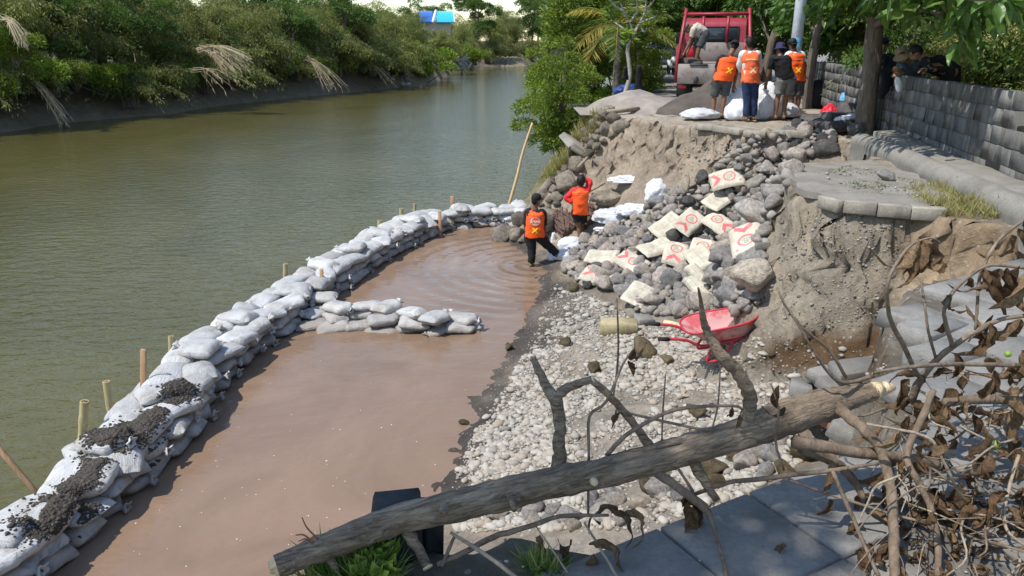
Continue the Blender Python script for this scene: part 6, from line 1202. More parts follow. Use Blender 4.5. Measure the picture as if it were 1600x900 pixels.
# ---------------------------------------------------------------- printed cement sacks
def cementmat(name, side):
    t = NT(name); v = t.coord(); s = t.n('SeparateXYZ'); t.l(v, s.inputs[0]); x, y, z = s.outputs
    n = t.noise(v, 7, 6, .6); col = t.ramp(n, [(.3, (.44, .39, .295)), (.62, (.60, .55, .44))])
    m = lambda *a, **k: t.math(*a, **k)
    band = lambda q, c, w: m('LESS_THAN', m('ABSOLUTE', m('SUBTRACT', q, c)), w)
    rag = t.noise(v, 38, 4, .7); fade = m('MULTIPLY_ADD', t.ramp(rag, [(.36, (0, 0, 0)), (.46, (1, 1, 1))]), .5, .36)
    upn = t.n('NewGeometry').outputs['Normal']
    if side == 'logo':
        dx = m('SUBTRACT', x, .055); r = m('SQRT', m('ADD', m('MULTIPLY', dx, dx), m('MULTIPLY', y, y)))
        red = band(r, .098, .016)
        ay = m('ABSOLUTE', y); q = m('SUBTRACT', m('SUBTRACT', -.10, m('MULTIPLY', ay, .85)), x)         # apex towards the ring
        red = m('MAXIMUM', red, m('MULTIPLY', m('MULTIPLY', m('GREATER_THAN', q, 0), m('LESS_THAN', q, .085)), m('LESS_THAN', ay, .125)))
        red = m('MAXIMUM', red, m('LESS_THAN', m('ADD', m('ABSOLUTE', m('SUBTRACT', x, .225)), m('ABSOLUTE', m('ADD', y, .13))), .026))
        top = m('GREATER_THAN', z, -.01)
        col = t.mix(m('MULTIPLY', m('MULTIPLY', red, top), fade), col, (.60, .085, .115))
        em = None
        for ex, ey in ((.085, 0), (.035, .033), (.035, -.033)):
            a = m('SUBTRACT', x, ex); b = m('SUBTRACT', y, ey); rr = m('SQRT', m('ADD', m('MULTIPLY', a, a), m('MULTIPLY', b, b))); c = m('LESS_THAN', m('ABSOLUTE', m('SUBTRACT', rr, .020)), .009); em = c if em is None else m('MAXIMUM', em, c)
        em = m('MAXIMUM', em, m('MULTIPLY', band(x, .008, .006), band(y, 0, .055)))
        col = t.mix(m('MULTIPLY', m('MULTIPLY', em, top), .6), col, (.16, .24, .18))
        g = m('MULTIPLY', m('LESS_THAN', m('FRACT', m('MULTIPLY', x, 52)), .45), m('GREATER_THAN', t.noise(t.stretch(v, (12, 150, 1)), 1, 2), .5)); area = m('MULTIPLY', m('MULTIPLY', m('GREATER_THAN', m('ABSOLUTE', y), .14), m('LESS_THAN', m('ABSOLUTE', y), .185)), m('LESS_THAN', x, .17))
        area = m('MAXIMUM', area, m('MULTIPLY', band(x, -.262, .02), band(y, 0, .15)))
        col = t.mix(m('MULTIPLY', m('MULTIPLY', g, area), .55), col, (.25, .24, .2))
    else:
        g = m('MULTIPLY', m('LESS_THAN', m('FRACT', m('MULTIPLY', y, 40)), .42), m('GREATER_THAN', t.noise(t.stretch(v, (130, 12, 1)), 1, 2), .48))
        blk = m('LESS_THAN', m('FRACT', m('MULTIPLY', m('ADD', x, .3), 5.2)), .72); area = m('MULTIPLY', m('MULTIPLY', blk, m('LESS_THAN', m('ABSOLUTE', y), .15)), m('LESS_THAN', m('ABSOLUTE', x), .25))
        col = t.mix(m('MULTIPLY', m('MULTIPLY', g, area), .6), col, (.2, .2, .18))
        bar = m('MULTIPLY', band(y, -.02, .006), band(x, 0, .22)); col = t.mix(m('MULTIPLY', bar, .6), col, (.22, .22, .2))
    side_ = m('MULTIPLY', m('LESS_THAN', m('ABSOLUTE', m('ADD', z, .005)), .018), m('MULTIPLY', m('GREATER_THAN', t.noise(t.stretch(v, (90, 90, 4)), 1, 2), .5), .5)); col = t.mix(side_, col, (.2, .2, .19))
    col = t.mix(m('MULTIPLY', t.ramp(t.noise(t.pos(), 5, 7, .7), [(.52, (0, 0, 0)), (.72, (1, 1, 1))]), .55), col, (.36, .31, .24))
    wr = t.noise(t.stretch(v, (2.5, 1, 1)), 8, 5, .6, 1.2); return t.fin(col, .75, t.bump(wr, .6, .03), .3)
MT['cem_logo'] = cementmat('printed paper sack front', 'logo'); MT['cem_text'] = cementmat('printed paper sack back', 'text')
def cem_geo(seed, a=.30, b=.21, c=.062):
    g = np.random.default_rng(seed); nu, nv = 25, 17; u = np.linspace(-1, 1, nu); v = np.linspace(-1, 1, nv); Uu, Vv = np.meshgrid(u, v, indexing='ij'); h = c*((1-np.abs(Uu)**7)*(1-np.abs(Vv)**5))**.5
    Q = np.stack([Uu*a*2.2, Vv*b*2.2, Uu*0], -1)*4+seed*3; x = a*Uu*(1-.04*np.abs(Vv)**3); y = b*Vv*(1-.05*np.abs(Uu)**4)+g.uniform(-.02, .02)*Uu; bend = g.uniform(-.05, .05)*(Uu**2)+g.uniform(-.02, .02)*Vv**2-.02*np.abs(Uu)**6*g.uniform(0, 1)
    top = np.stack([x, y, h+bend+.012*fbm(Q, 3, seed)], -1).reshape(-1, 3); bot = np.stack([x, y, -h*.8+bend+.006*fbm(Q+9, 2, seed)], -1).reshape(-1, 3); F = grid_faces(nu, nv)
    return np.vstack([top, bot]), np.vstack([F, F[:, ::-1]+len(top)])
CEM = [  # tail pixel, head pixel (towards the ring), kind, lift, label
    ((1120, 302), (1156, 281), 'logo', .26, 'highest cement sack on the rubble, printed with a red ring'),
    ((1112, 340), (1130, 314), 'text', .22, 'cement sack with faint text just below the highest printed sack'),
    ((1056, 374), (1086, 346), 'logo', .26, 'cement sack with red ring and chevron overlapping a grey sack, upper left of the group'),
    ((1140, 369), (1104, 359), 'logo', .24, 'cement sack lying crosswise whose red chevron points left, upper right of the group'),
    ((1030, 372), (1056, 352), 'text', .16, 'dusty grey cement sack half hidden under the upper left ring sack'),
    ((1004, 410), (1046, 392), 'text', .20, 'cement sack with columns of text left of the central ring sack'),
    ((1045, 432), (1059, 393), 'logo', .28, 'central cement sack with a large red ring above a red chevron pointing up'),
    ((1088, 418), (1102, 390), 'logo', .22, 'cement sack with an oval red ring partly covered by a text sack'),
    ((1078, 414), (1116, 434), 'text', .32, 'cement sack with text lying across the oval ring sack'),
    ((968, 416), (1010, 428), 'logo', .18, 'small looking cement sack with red chevron at the left of the central sacks'),
    ((922, 416), (962, 410), 'text', .16, 'cement sack with text half wrapped in clear film at the left edge of the pile'),
    ((916, 442), (950, 440), 'logo', .13, 'lowest left cement sack with a red ring lying near the dark gravel'),
    ((978, 488), (1008, 460), 'text', .17, 'rumpled cement sack with a line of print at the foot of the pile'),
    ((1068, 464), (1122, 448), 'text', .38, 'rolled cement sack with print lying above the wheelbarrow handles'),
    ((1064, 484), (1120, 468), 'text', .32, 'lower rolled cement sack right behind the wheelbarrow grips'),
    ((1172, 382), (1176, 404), 'logo', .2, 'cement sack with red chevron at the right, against the cut bank')]
for k, (pa, pb_, kd, lift, lab) in enumerate(CEM):
    A_, n1 = thit(*pa); B_, n2 = thit(*pb_); c = (A_+B_)/2; nn = nrm(np.array((n1+n2)*.5+np.array((0, -.5, .9)))); d = nrm(B_-A_); d = nrm(d-nn*np.dot(d, nn)); y_ = np.cross(nn, d)
    mb = MB(); V, F = cem_geo(k+3, *((.31, .10, .09) if 'olled' in lab else (.31, .215, .062))); mb.add(V, F); me = mb.mesh('cement_sack', MT['cem_logo' if kd == 'logo' else 'cem_text'], True); s = .96; c = c+nn*lift*.9
    place(me, 'cement_sack', Matrix(((d[0]*s, y_[0]*s, nn[0]*s, c[0]), (d[1]*s, y_[1]*s, nn[1]*s, c[1]), (d[2]*s, y_[2]*s, nn[2]*s, c[2]), (0, 0, 0, 1)))); tag(bpy.context.scene.objects[-1] if False else COL.objects[-1], lab, 'cement sack', 'printed cement sacks on the rubble')
# ---------------------------------------------------------------- red wheelbarrow
def barrow():
    o0 = thit(1126, 546)[0]; o0 = o0+np.array((0, 0, -.04)); ax = rotz(R(2))*.84; t = thing('wheelbarrow', 'red wheelbarrow crusted with dry cement standing on the gravel against the cut bank', 'wheelbarrow', o0)
    pitch = R(7); cp_, sp_ = math.cos(pitch), math.sin(pitch)
    L = lambda p: (np.asarray(p, float)@np.array([(cp_, 0, sp_), (0, 1, 0), (-sp_, 0, cp_)]))@ax+o0
    nu, nv = 22, 12; V = []          # the tub: pressed bowl with a rolled rim
    n = 28; th = np.arange(n)*2*math.pi/n; rings = [(.46, .32, .30, 0), (.44, .30, .285, .01), (.39, .26, .20, .03), (.31, .20, .10, .05), (.22, .14, .065, .06), (.0, .0, .06, .06)]
    def ring(a, b, z, sh, off=0): return np.stack([np.sign(np.cos(th))*np.abs(np.cos(th))**.62*a+sh+.12*z*np.cos(th), np.sign(np.sin(th))*np.abs(np.sin(th))**.62*b*(1-.16*np.cos(th)), np.full(n, z+.19+off)+.05*np.cos(th)*(z > .2)], -1)
    Vi = np.concatenate([ring(*r) for r in rings]); Vo = np.concatenate([ring(r[0]+.008, r[1]+.008, r[2], r[3], -.012) for r in rings]); m = len(rings); i, j = np.meshgrid(np.arange(m-1), np.arange(n), indexing='ij'); i = i.ravel(); j = j.ravel(); k = (j+1) % n; F = np.stack([i*n+j, (i+1)*n+j, (i+1)*n+k, i*n+k], -1)
    mb = MB(); mb.add(L(Vi), F); mb.add(L(Vo), F[:, ::-1]); tub = mb.obj('tub', MT['barrow_tub'], t, True)
    rp = np.vstack([ring(.465, .325, .30, 0), ring(.465, .325, .30, 0)[:2]]); mb = MB(); mb.add(*tube(L(rp), .012, 8)); mb.obj('rim', MT['red_enamel'], tub, True)
    for s in (-1, 1):
        mb = MB(); P = smoothpath([(.62, s*.05, .17), (.35, s*.15, .25), (-.25, s*.20, .22), (-.52, s*.25, .36), (-.78, s*.27, .42)], 5); mb.add(*tube(L(P), .017, 8)); mb.obj('handle', MT['red_enamel'], t, True)
        mb = MB(); e = np.array((-.78, s*.27, .42)); mb.add(*tube(L([e+(.04, 0, -.01), e+(-.10, s*.008, .02)]), .024, 10)); mb.obj('grip', MT['rubber'], t, True)
        mb = MB(); mb.add(*tube(L(smoothpath([(-.1, s*.18, .27), (-.22, s*.22, .1), (-.24, s*.23, .0), (-.1, s*.22, .0)], 4)), .015, 8)); mb.add(*tube(L([(-.1, s*.22, .0), (.2, s*.17, .25)]), .013, 8)); mb.obj('leg', MT['red_enamel'], t, True)
        mb = MB(); mb.add(*tube(L([(.62, s*.05, .17), (.42, s*.15, .40)]), .013, 8)); mb.obj('brace', MT['red_enamel'], t, True)
    w = MB(); V, F = lathe([(.10, -.03), (.155, -.045), (.185, -.02), (.19, 0), (.185, .02), (.155, .045), (.10, .03)], 22); w.add(L(V[:, [0, 2, 1]]+(.62, 0, .17)), F); wo = w.obj('wheel', MT['rubber'], t, True)
    w = MB(); V, F = lathe([(.001, -.035), (.05, -.035), (.11, -.02), (.11, .02), (.05, .035), (.001, .035)], 18); w.add(L(V[:, [0, 2, 1]]+(.62, 0, .17)), F); w.obj('rim', MT['red_enamel'], wo, True)
barrow()
# ---------------------------------------------------------------- white plastic sacks and sheets
def crumple(name, label, c, sc, seed, m='plastic', cat='sack', group=None, amp=.3, yaw=0, sub=4):
    V, F = ico(sub); n = 1-2*np.abs(fbm(V*1.5+seed, 3, seed)); n2 = 1-2*np.abs(vnoise(V*3.6+seed, seed+4)); V = V*(1+amp*(n*.6+n2*.45)*.6)[:, None]; V[:, 2] = np.where(V[:, 2] < -.45, -.45+(V[:, 2]+.45)*.2, V[:, 2]); mb = MB(); mb.add((V*np.asarray(sc))@rotz(yaw), F); o = mb.obj(name, MT[m], None, True); o.location = tuple(np.asarray(c)+(0, 0, .42*sc[2])); return tag(o, label, cat, group)
def cz(px, py, up=0): return thit(px, py)[0]+(0, 0, up)
crumple('white_sack', 'white sack lying on the stones beside the worker in the river, upper one', cz(893, 388, .0), (.27, .2, .16), 1); crumple('white_sack', 'white half filled sack at the water edge under the wading worker\'s hand', cz(880, 403), (.24, .16, .12), 2); crumple('white_sack', 'small pale blue tinted sack end just right of the wading worker', cz(862, 405), (.10, .14, .1), 5)
p_ = Wy(865, 378, 15.2); crumple('white_sheet', 'upright scrap of white sheet right of the wading worker', p_-(0, 0, .2), (.06, .05, .28), 7, cat='sheet')
crumple('white_sheet', 'big crumpled white plastic sheet on the slope right of the red shirted worker', cz(958, 345), (.38, .26, .16), 3, cat='sheet', amp=.5); crumple('white_sheet', 'crumpled white plastic sheet joined to the right of the big sheet', cz(990, 334), (.32, .2, .13), 4, cat='sheet', amp=.5); crumple('white_sheet', 'thin white plastic scrap lying low beside the dark net roll', cz(948, 360), (.24, .12, .06), 14, cat='sheet')
crumple('white_sack', 'peaked white sack standing alone higher on the slope', cz(1024, 312), (.20, .16, .26), 6, amp=.45); crumple('white_sheet', 'torn white plastic lying alone on the bare sand slope', cz(982, 284), (.36, .14, .08), 9, cat='sheet', amp=.7)
crumple('stone_bundle', 'pale crusted masonry lump beside the dark net roll', cz(950, 318), (.35, .25, .2), 12, 'masonry', 'stone', amp=.4)
crumple('white_sack', 'flattened empty white sack pile left of the bending worker, in front', Wz(1093, 184, 0), (.36, .26, .13), 10, amp=.4); crumple('white_sack', 'heap of empty white sacks behind the flattened one at the foot of the dark sand', Wz(1094, 175, 0)+(0, .2, .05), (.36, .28, .18), 11, amp=.5)
crumple('white_sack', 'white sack held open between the two workers in orange vests', Wz(1148, 180, 0), (.28, .24, .40), 20, amp=.25); crumple('white_sack', 'bulging low white sack left of the navy trousers', Wz(1152, 184, 0)+(-.02, -.05, 0), (.26, .22, .26), 21, amp=.25)
crumple('white_sack', 'large full white sack gripped by the man in the bucket hat', Wz(1196, 183, 0)+(0, .08, 0), (.32, .26, .48), 22, amp=.22); crumple('white_sack', 'slack white sack end behind the bare feet of the man in the bucket hat', Wz(1232, 182, 0)+(0, .15, 0), (.25, .2, .18), 23)
crumple('red_bag', 'glossy red plastic bag on the dark blocks by the tree trunk', Wz(1294, 184, 0)+(0, 0, .02), (.15, .13, .17), 30, 'red_plastic', 'plastic bag', amp=.5); crumple('blue_bag', 'sky blue plastic bag with clothes resting on the dark blocks', Wz(1328, 180, 0)+(0, -.1, .3), (.26, .2, .16), 31, 'sky_plastic', 'plastic bag', amp=.45); crumple('silver_bag', 'silvery plastic bag lying on the bricks beside the tree trunk', Wz(1326, 202, 0)+(0, 0, .1), (.24, .13, .11), 32, 'silver', 'plastic bag', amp=.4)
crumple('dark_bag', 'black bag slumped against the far block wall', Wz(1277, 166, 0)+(0, .1, 0), (.28, .25, .42), 33, 'black_cloth', 'bag', amp=.25)
for k, (px, py, s) in enumerate([(1302, 192, (.28, .14, .12)), (1325, 188, (.3, .16, .2)), (1286, 190, (.2, .12, .08)), (1310, 205, (.3, .14, .1)), (1335, 205, (.24, .16, .1)), (1265, 190, (.2, .1, .06))]):
    mb = MB(); mb.add(*bevbox((0, 0, 0), s, None, .02, k, .02)); o = place(mb.mesh('dark_block', MT['dark_rock']), 'dark_block', xf(Wz(px, py, 0)+(0, 0, s[2]*.7), (.1*k, .05, .5+k))); tag(o, ['dark block under the red plastic bag', 'big dark block under the blue bag', 'dark flat block left of the red bag by the sandals', 'dark block lying below the big dark block', 'dark block touching the tree trunk base', 'small dark flat block near the bare feet of the vest worker'][k], 'block')
for k, (px, py) in enumerate([(1250, 188), (1259, 187)]):
    mb = MB(); n = 14; th = np.arange(n)*2*math.pi/n; o_ = np.stack([.13*np.cos(th), .045*np.sin(th)*(1+.25*np.cos(th)), 0*th], -1); mb.add(np.vstack([o_, o_+(0, 0, .02)]), [np.array([(i, (i+1) % n, n+(i+1) % n, n+i) for i in range(n)])]); mb.add(np.vstack([o_+(0, 0, .02), (0, 0, .022)]), np.array([(i, (i+1) % n, n) for i in range(n)])); mb.add(*tube(smoothpath([(.02, -.045, .02), (.04, 0, .06), (.02, .045, .02)], 4), .008, 6)); o = place(mb.mesh('sandal', MT['rubber'], True), 'sandal', xf(Wz(px, py, .005), (0, 0, .4+k*.6))); tag(o, 'black sandal left on the ground beside the bare feet, '+('left one' if k == 0 else 'right one'), 'sandal')
a = Wz(1320, 182, .0); b = Wy(1349, 122, a[1]+.25); t = thing('shovel', 'wooden handled tool leaning against the brown tree trunk', 'shovel', a); mb = MB(); mb.add(*tube([a, b], .018, 8)); mb.obj('handle', MT['timber'], t, True); mb = MB(); V, F = blob(3, 2, .05, 1, (.11, .02, .15)); mb.add(V+a+(0, 0, .1), F); mb.obj('blade', MT['dark_metal_and_hollow'], t, True)
# white cloth or mask held over the wall, dark jacket on the wall
p_ = Wy(1404, 132, 12.1); V, F = blob(3, 3, .15, 1.5, (.05, .03, .13)); mb = MB(); mb.add(V@np.array([(1, 0, .35), (0, 1, 0), (-.35, 0, 1)])+p_, F); o = mb.obj('white_pouch', MT['white'], None, True, origin=p_); tag(o, 'small white pouch hanging from the hand of the man in the tan hat', 'pouch')
P_ = [Wy(1392, 88, 13.5), Wy(1390, 104, 13.3), Wy(1388, 118, 13.0), Wy(1382, 138, 12.95), Wy(1376, 154, 12.95)]; S_ = smoothpath(P_, 4); mb = MB(); wv = np.interp(np.linspace(0, 1, len(S_)), [0, .4, .8, 1], [.12, .15, .10, .05]); mb.add(*loft([(p, np.array((w_, .02, 0)), np.array((0, .05, 0))) for p, w_ in zip(S_, wv)], 16, True, .02, 3)); o = mb.obj('draped_jacket', MT['black_cloth'], None, True, origin=P_[2]); tag(o, 'black cloth draped over the block wall beside the tree trunk', 'cloth')
# ---------------------------------------------------------------- things by the palm and along the road
def loft_simple(*a): return loft(*a)
o0 = Wz(1011, 138, 0)+np.array((0, .3, .0)); t = thing('water_pump', 'small motor water pump in a dark frame standing on the verge left of the truck', 'pump', o0); w = .30
mb = MB()
for sx in (-1, 1):
    for q in ([(-w, -.2, .02), (-w, -.2, .5)], [(-w, .2, .02), (-w, .2, .5)], [(-w, -.2, .5), (-w, .2, .5)], [(-w, -.2, .02), (-w, .2, .02)]): mb.add(*tube([np.array((sx*-p[0], p[1], p[2]))+o0 for p in q], .016, 6))
for y in (-.2, .2):
    for z in (.02, .5): mb.add(*tube([o0+(-w, y, z), o0+(w, y, z)], .016, 6))
mb.obj('frame', MT['dark_metal_and_hollow'], t, True); mb = MB(); mb.add(*bevbox(o0+(0, .03, .27), (.2, .14, .18), None, .03)); mb.obj('engine', MT['dark_grey'], t); mb = MB(); V, F = lathe([(.001, .03), (.05, .03), (.055, .012), (.10, .02), (.155, .03), (.165, 0), (.15, -.05)], 20); mb.add(V[:, [0, 2, 1]]*(1, -1, 1)+o0+(0, -.17, .25), F); mb.obj('fan_cover', MT['pump_yellow'], t, True); mb = MB(); mb.add(*bevbox(o0+(.02, .03, .5), (.17, .12, .05), None, .03)); mb.obj('fuel_tank', MT['silver'], t); mb = MB(); mb.add(*tube([o0+(-.2, 0, .2), o0+(-.36, 0, .2)], .05, 10)); mb.obj('outlet', MT['steel'], t, True)
P_ = smoothpath([o0+(-.36, 0, .2), o0+(-.7, 0, .18), o0+(-1.1, -.1, .05), o0+(-1.4, -.3, .03)], 6); mb = MB(); mb.add(*tube(P_, .055, 10)); o = mb.obj('hose', MT['hose'], None, True, origin=P_[0]); tag(o, 'fat turquoise hose leading from the pump to the blue tarp', 'hose')
crumple('tarp', 'crumpled dark blue tarpaulin heaped at the foot of the palm and white barked tree', Wz(985, 148, 0)+(0, .15, 0), (.42, .3, .2), 41, 'tarp', 'tarp', amp=.5)
for k, (px, py, wd_, ln, lab) in enumerate([(999, 101, .11, .82, 'long black garment hung on the frangipani branch stub, right one'), (978, 104, .09, .36, 'short black garment hung on the frangipani trunk, left one')]):
    a = Wy(px, py, Wz(975, 152, 0)[1]-.05); mb = MB(); mb.add(*loft([(a-(0, 0, ln*q), np.array((wd_*(.55+.6*q)*(1+.06*math.sin(q*9)), .02, 0)), np.array((0, .045, 0))) for q in np.linspace(0, 1, 9)], 16, True, .025, k)); o = mb.obj('garment', MT['black_cloth'], None, True, origin=a); tag(o, lab, 'garment')
a = Wz(1006, 172, 0); mb = MB(); mb.add(*bevbox((0, 0, 0), (.13, .06, .05), None, .008)); o = place(mb.mesh('brick', MT['brick']), 'brick', xf(a+(-.08, .0, .05), (0, 0, .1))); tag(o, 'single red brick at the foot of the gravel heap', 'brick')
mb = MB(); mb.add(*tube([Wz(1014, 167, .04), Wz(1042, 167, .04)], .03, 10)); o = mb.obj('pipe', MT['pvc'], None, True, origin=Wz(1014, 167, .04)); tag(o, 'short pale pipe lying behind the brick beside the gravel heap', 'pipe')
# pale utility pole
a = Wz(1240, 150, 0); a = Wy(1237, 130, 18.4); a[2] = -.1; mb = MB(); mb.add(*tube([a, a+(0, 0, 3.5), a+(.03, 0, 8)], [.135, .125, .10], 18)); o = mb.obj('utility_pole', MT['pole'], None, True, origin=a); tag(o, 'pale grey utility pole rising behind the workers', 'pole'); mb = MB(); th = np.linspace(math.pi*1.15, math.pi*1.75, 8); V = np.array([(a[0]+.131*math.cos(q), a[1]+.131*math.sin(q), z) for z in (1.42, 1.62) for q in th]); mb.add(V, grid_faces(2, 8)); st_ = mb.obj('painted_patch', MT['sky_plastic'], None); st_.parent = o; st_.location = tuple(-np.array(a))
# parked dark car and white motorbike far up the road
def car():
    c = np.array((Wy(1046, 80, 46)[0], 46, 0)); t = thing('parked_car', 'dark parked car far up the road, partly hidden by the red truck', 'car', c); 
    def L(p): return np.asarray(p, float)+c
    prof = [(-.84, .25), (-.86, .62), (-.82, .95), (-.66, 1.42), (-.4, 1.5), (.4, 1.5), (.66, 1.42), (.82, .95), (.86, .62), (.84, .25)]; n = len(prof); mb = MB(); ys = [0, .12, 1.0, 1.5, 3.6, 4.2]; hs = [.55, .62, .66, 1.0, 1.0, .75]
    V = np.array([L((x*(1 if z < 1 else .97), y, min(z, .25+(1.25)*h_) if z > .62 else z)) for y, h_ in zip(ys, hs) for x, z in prof]); F = grid_faces(len(ys), n); mb.add(V, F); mb.add(V[:n], np.array([(0, 1, 8, 9), (1, 2, 7, 8), (2, 3, 6, 7), (3, 4, 5, 6)])); mb.obj('body', MT['dark_grey'], t, True)
    mb = MB(); mb.add(L([(-.6, 1.02, 1.1), (.6, 1.02, 1.1), (.5, 1.42, 1.45), (-.5, 1.42, 1.45)]), np.array([(0, 1, 2, 3)])); mb.obj('windscreen', MT['glass'], t)
    for s in (-1, 1):
        mb = MB(); mb.add(*bevbox(L((s*.6, -.01, .68)), (.17, .02, .07), None, .02)); mb.obj('headlight', MT['white'], t)
        for y in (.75, 3.3): mb = MB(); V, F = lathe([(.001, -.1), (.2, -.1), (.31, -.08), (.31, .08), (.2, .1), (.001, .1)], 18); mb.add(L(V[:, [2, 0, 1]]+(s*.76, y, .31)), F); mb.obj('wheel', MT['rubber'], t, True)
    mb = MB(); mb.add(*bevbox(L((0, -.02, .42)), (.78, .04, .1), None, .03)); mb.obj('bumper', MT['dark_metal_and_hollow'], t)
car()
c = np.array((Wy(1050, 88, 38)[0], 38, 0)); t = thing('motorbike', 'white motorbike parked by the road in front of the dark car', 'motorbike', c)
for y in (-.6, .62): mb = MB(); V, F = lathe([(.2, -.04), (.28, -.045), (.29, 0), (.28, .045), (.2, .04)], 18); mb.add(V[:, [2, 0, 1]]+c+(0, y, .29), F); mb.obj('wheel', MT['rubber'], t, True)
mb = MB(); mb.add(*loft([(c+(0, -.5, .62), np.array((.12, 0, 0)), np.array((0, 0, .22))), (c+(0, -.3, .6), np.array((.17, 0, 0)), np.array((0, 0, .28))), (c+(0, .0, .5), np.array((.12, 0, 0)), np.array((0, 0, .14))), (c+(0, .55, .62), np.array((.12, 0, 0)), np.array((0, 0, .16)))], 16)); mb.obj('fairing', MT['white_paint'], t, True); mb = MB(); mb.add(*bevbox(c+(0, .25, .8), (.12, .35, .05), None, .03)); mb.obj('seat', MT['rubber'], t); mb = MB(); mb.add(*tube([c+(-.33, -.35, 1.0), c+(0, -.42, .95), c+(.33, -.35, 1.0)], .018, 7)); mb.obj('handlebar', MT['dark_metal_and_hollow'], t, True)
# house with the blue roof far beyond the left bank
hc = Wy(683, 40, 106); hc[2] = -.4; t = thing('house', 'cream house with bright blue and cyan roof seen through a gap in the far trees', 'house', hc); ax = rotz(.5)
def L(p): return np.asarray(p, float)@ax+hc
zr = Wy(682, 17, 106)[2]+.4; ze = zr-1.5
ax = rotz(.12)
for s in (-1, 1):
    xa, xb = (-2.3, -.55) if s < 0 else (-.1, 2.2); mb = MB(); V = np.array([(xa, .6, zr), (xb, .6, zr), (xb, -3.2, ze), (xa, -3.2, ze)]); mb.add(L(np.vstack([V, V-(0, 0, .12)])), [np.array([(0, 1, 2, 3), (4, 5, 6, 7), (0, 3, 7, 4), (1, 2, 6, 5), (2, 3, 7, 6), (0, 1, 5, 4)])]); mb.obj('roof', MT['blue' if s < 0 else 'cyan'], t)
    mb = MB(); mb.add(*tube([L((-.1, .6, zr+.05)), L((-.6, -3.25, ze+.02))], .2, 4)) if s < 0 else mb.add(*tube([L((2.25, .6, zr+.05)), L((2.25, -3.25, ze+.02))], .1, 4)); mb.obj('bargeboard', MT['white'], t)
mb = MB(); zz = zr-hc[2]; V = np.array([(-1.7, -2.6, 0), (1.7, -2.6, 0), (1.7, -2.6, ze+.1), (0, -2.6, ze+.15), (-1.7, -2.6, ze+.1), (-1.7, 3.6, 0), (1.7, 3.6, 0), (1.7, 3.6, ze+.1), (0, 3.6, ze+.15), (-1.7, 3.6, ze+.1)]); V[:, 2] = np.where(V[:, 2] > 0, V[:, 2]-0, V[:, 2]); Vv = V.copy(); mb.add(L(Vv), [np.array([(0, 1, 2, 4), (5, 6, 7, 9), (0, 5, 9, 4), (1, 6, 7, 2)]), np.array([(4, 2, 3), (9, 7, 8)])]); mb.obj('wall', MT['beige_cloth'], t)
for x in (-.9, .9): mb = MB(); mb.add(*bevbox(L((x, -2.63, 1.5)), (.45, .05, .6), ax, .02)); wo = mb.obj('window', MT['white'], t); mb = MB(); mb.add(*bevbox(L((x, -2.69, 1.5)), (.36, .02, .5), ax, .01)); mb.obj('pane', MT['glass'], wo)
# dry straw fan and fallen dry stems on the left bank, debris at the bend
def straw(label, p0, tips, n, L_, seed, y, m='dry_straw', w=.035):
    g = np.random.default_rng(seed); o0 = Wy(*p0, y); t = MB(); st = MB()
    for k in range(n):
        e = Wy(tips[0][0]+(tips[1][0]-tips[0][0])*g.random(), tips[0][1]+(tips[1][1]-tips[0][1])*g.random()+g.normal(0, 3), y-g.random()*1.2); q = smoothpath([o0+g.normal(0, .12, 3), o0*.5+e*.5+(0, 0, .35), e], 4); t.add(*tube(q, .016, 4, False), a=g.random()); 
        ii = g.integers(3, len(q), 10); leaves(t, q[ii], (e-o0)*.3+g.normal(0, .3, (10, 3))+np.array((0, 0, -.8)), g.uniform(.2, .6, 10), w, g.random(10), g)
    o = t.obj('dry_straw', MT[m], attr=True, origin=o0); return tag(o, label, 'straw')
straw('fan of bleached dry straw hanging out of the trees on the left bank', (312, 78), ((345, 84), (388, 112)), 70, 1, 1, 47); straw('pale dry frond arching down to the water at the left bank', (300, 110), ((330, 120), (396, 136)), 10, 1, 2, 47); straw('grey dry stems slanting into the water at the far left', (40, 120), ((90, 170), (110, 195)), 16, 1, 3, 39.5); straw('dry stems leaning over the water in the middle of the left bank', (480, 90), ((500, 135), (545, 132)), 16, 1, 4, 62); straw('pale dead branch sloping to the water left of the debris', (565, 95), ((600, 125), (620, 130)), 14, 1, 6, 72)
straw('reddish dead brush at the upper left edge', (5, 30), ((20, 55), (45, 70)), 22, 1, 5, 37)
db = MB(); g = np.random.default_rng(6)
for k in range(70):
    c = Wy(g.uniform(672, 735), g.uniform(92, 108), 108+g.uniform(-2, 3)); d = nrm(g.normal(size=3)*np.array((1, .6, .8))); db.add(*tube([c-d*g.uniform(.4, 1.2), c+d*g.uniform(.4, 1.2)], g.uniform(.05, .14), 5))
o = db.obj('driftwood', MT['pale_bark'], kind='stuff')
dbm = MB()
for k in range(34): V, F = rockgeo(k, 1, 9); c = Wy(g.uniform(585, 640), g.uniform(112, 134), 77+g.uniform(-1.5, 2)); dbm.add(V*g.uniform(.2, .5)+c, F, a=g.random())
dbm.obj('bank_debris', MT['pebble'], attr=True, kind='stuff')
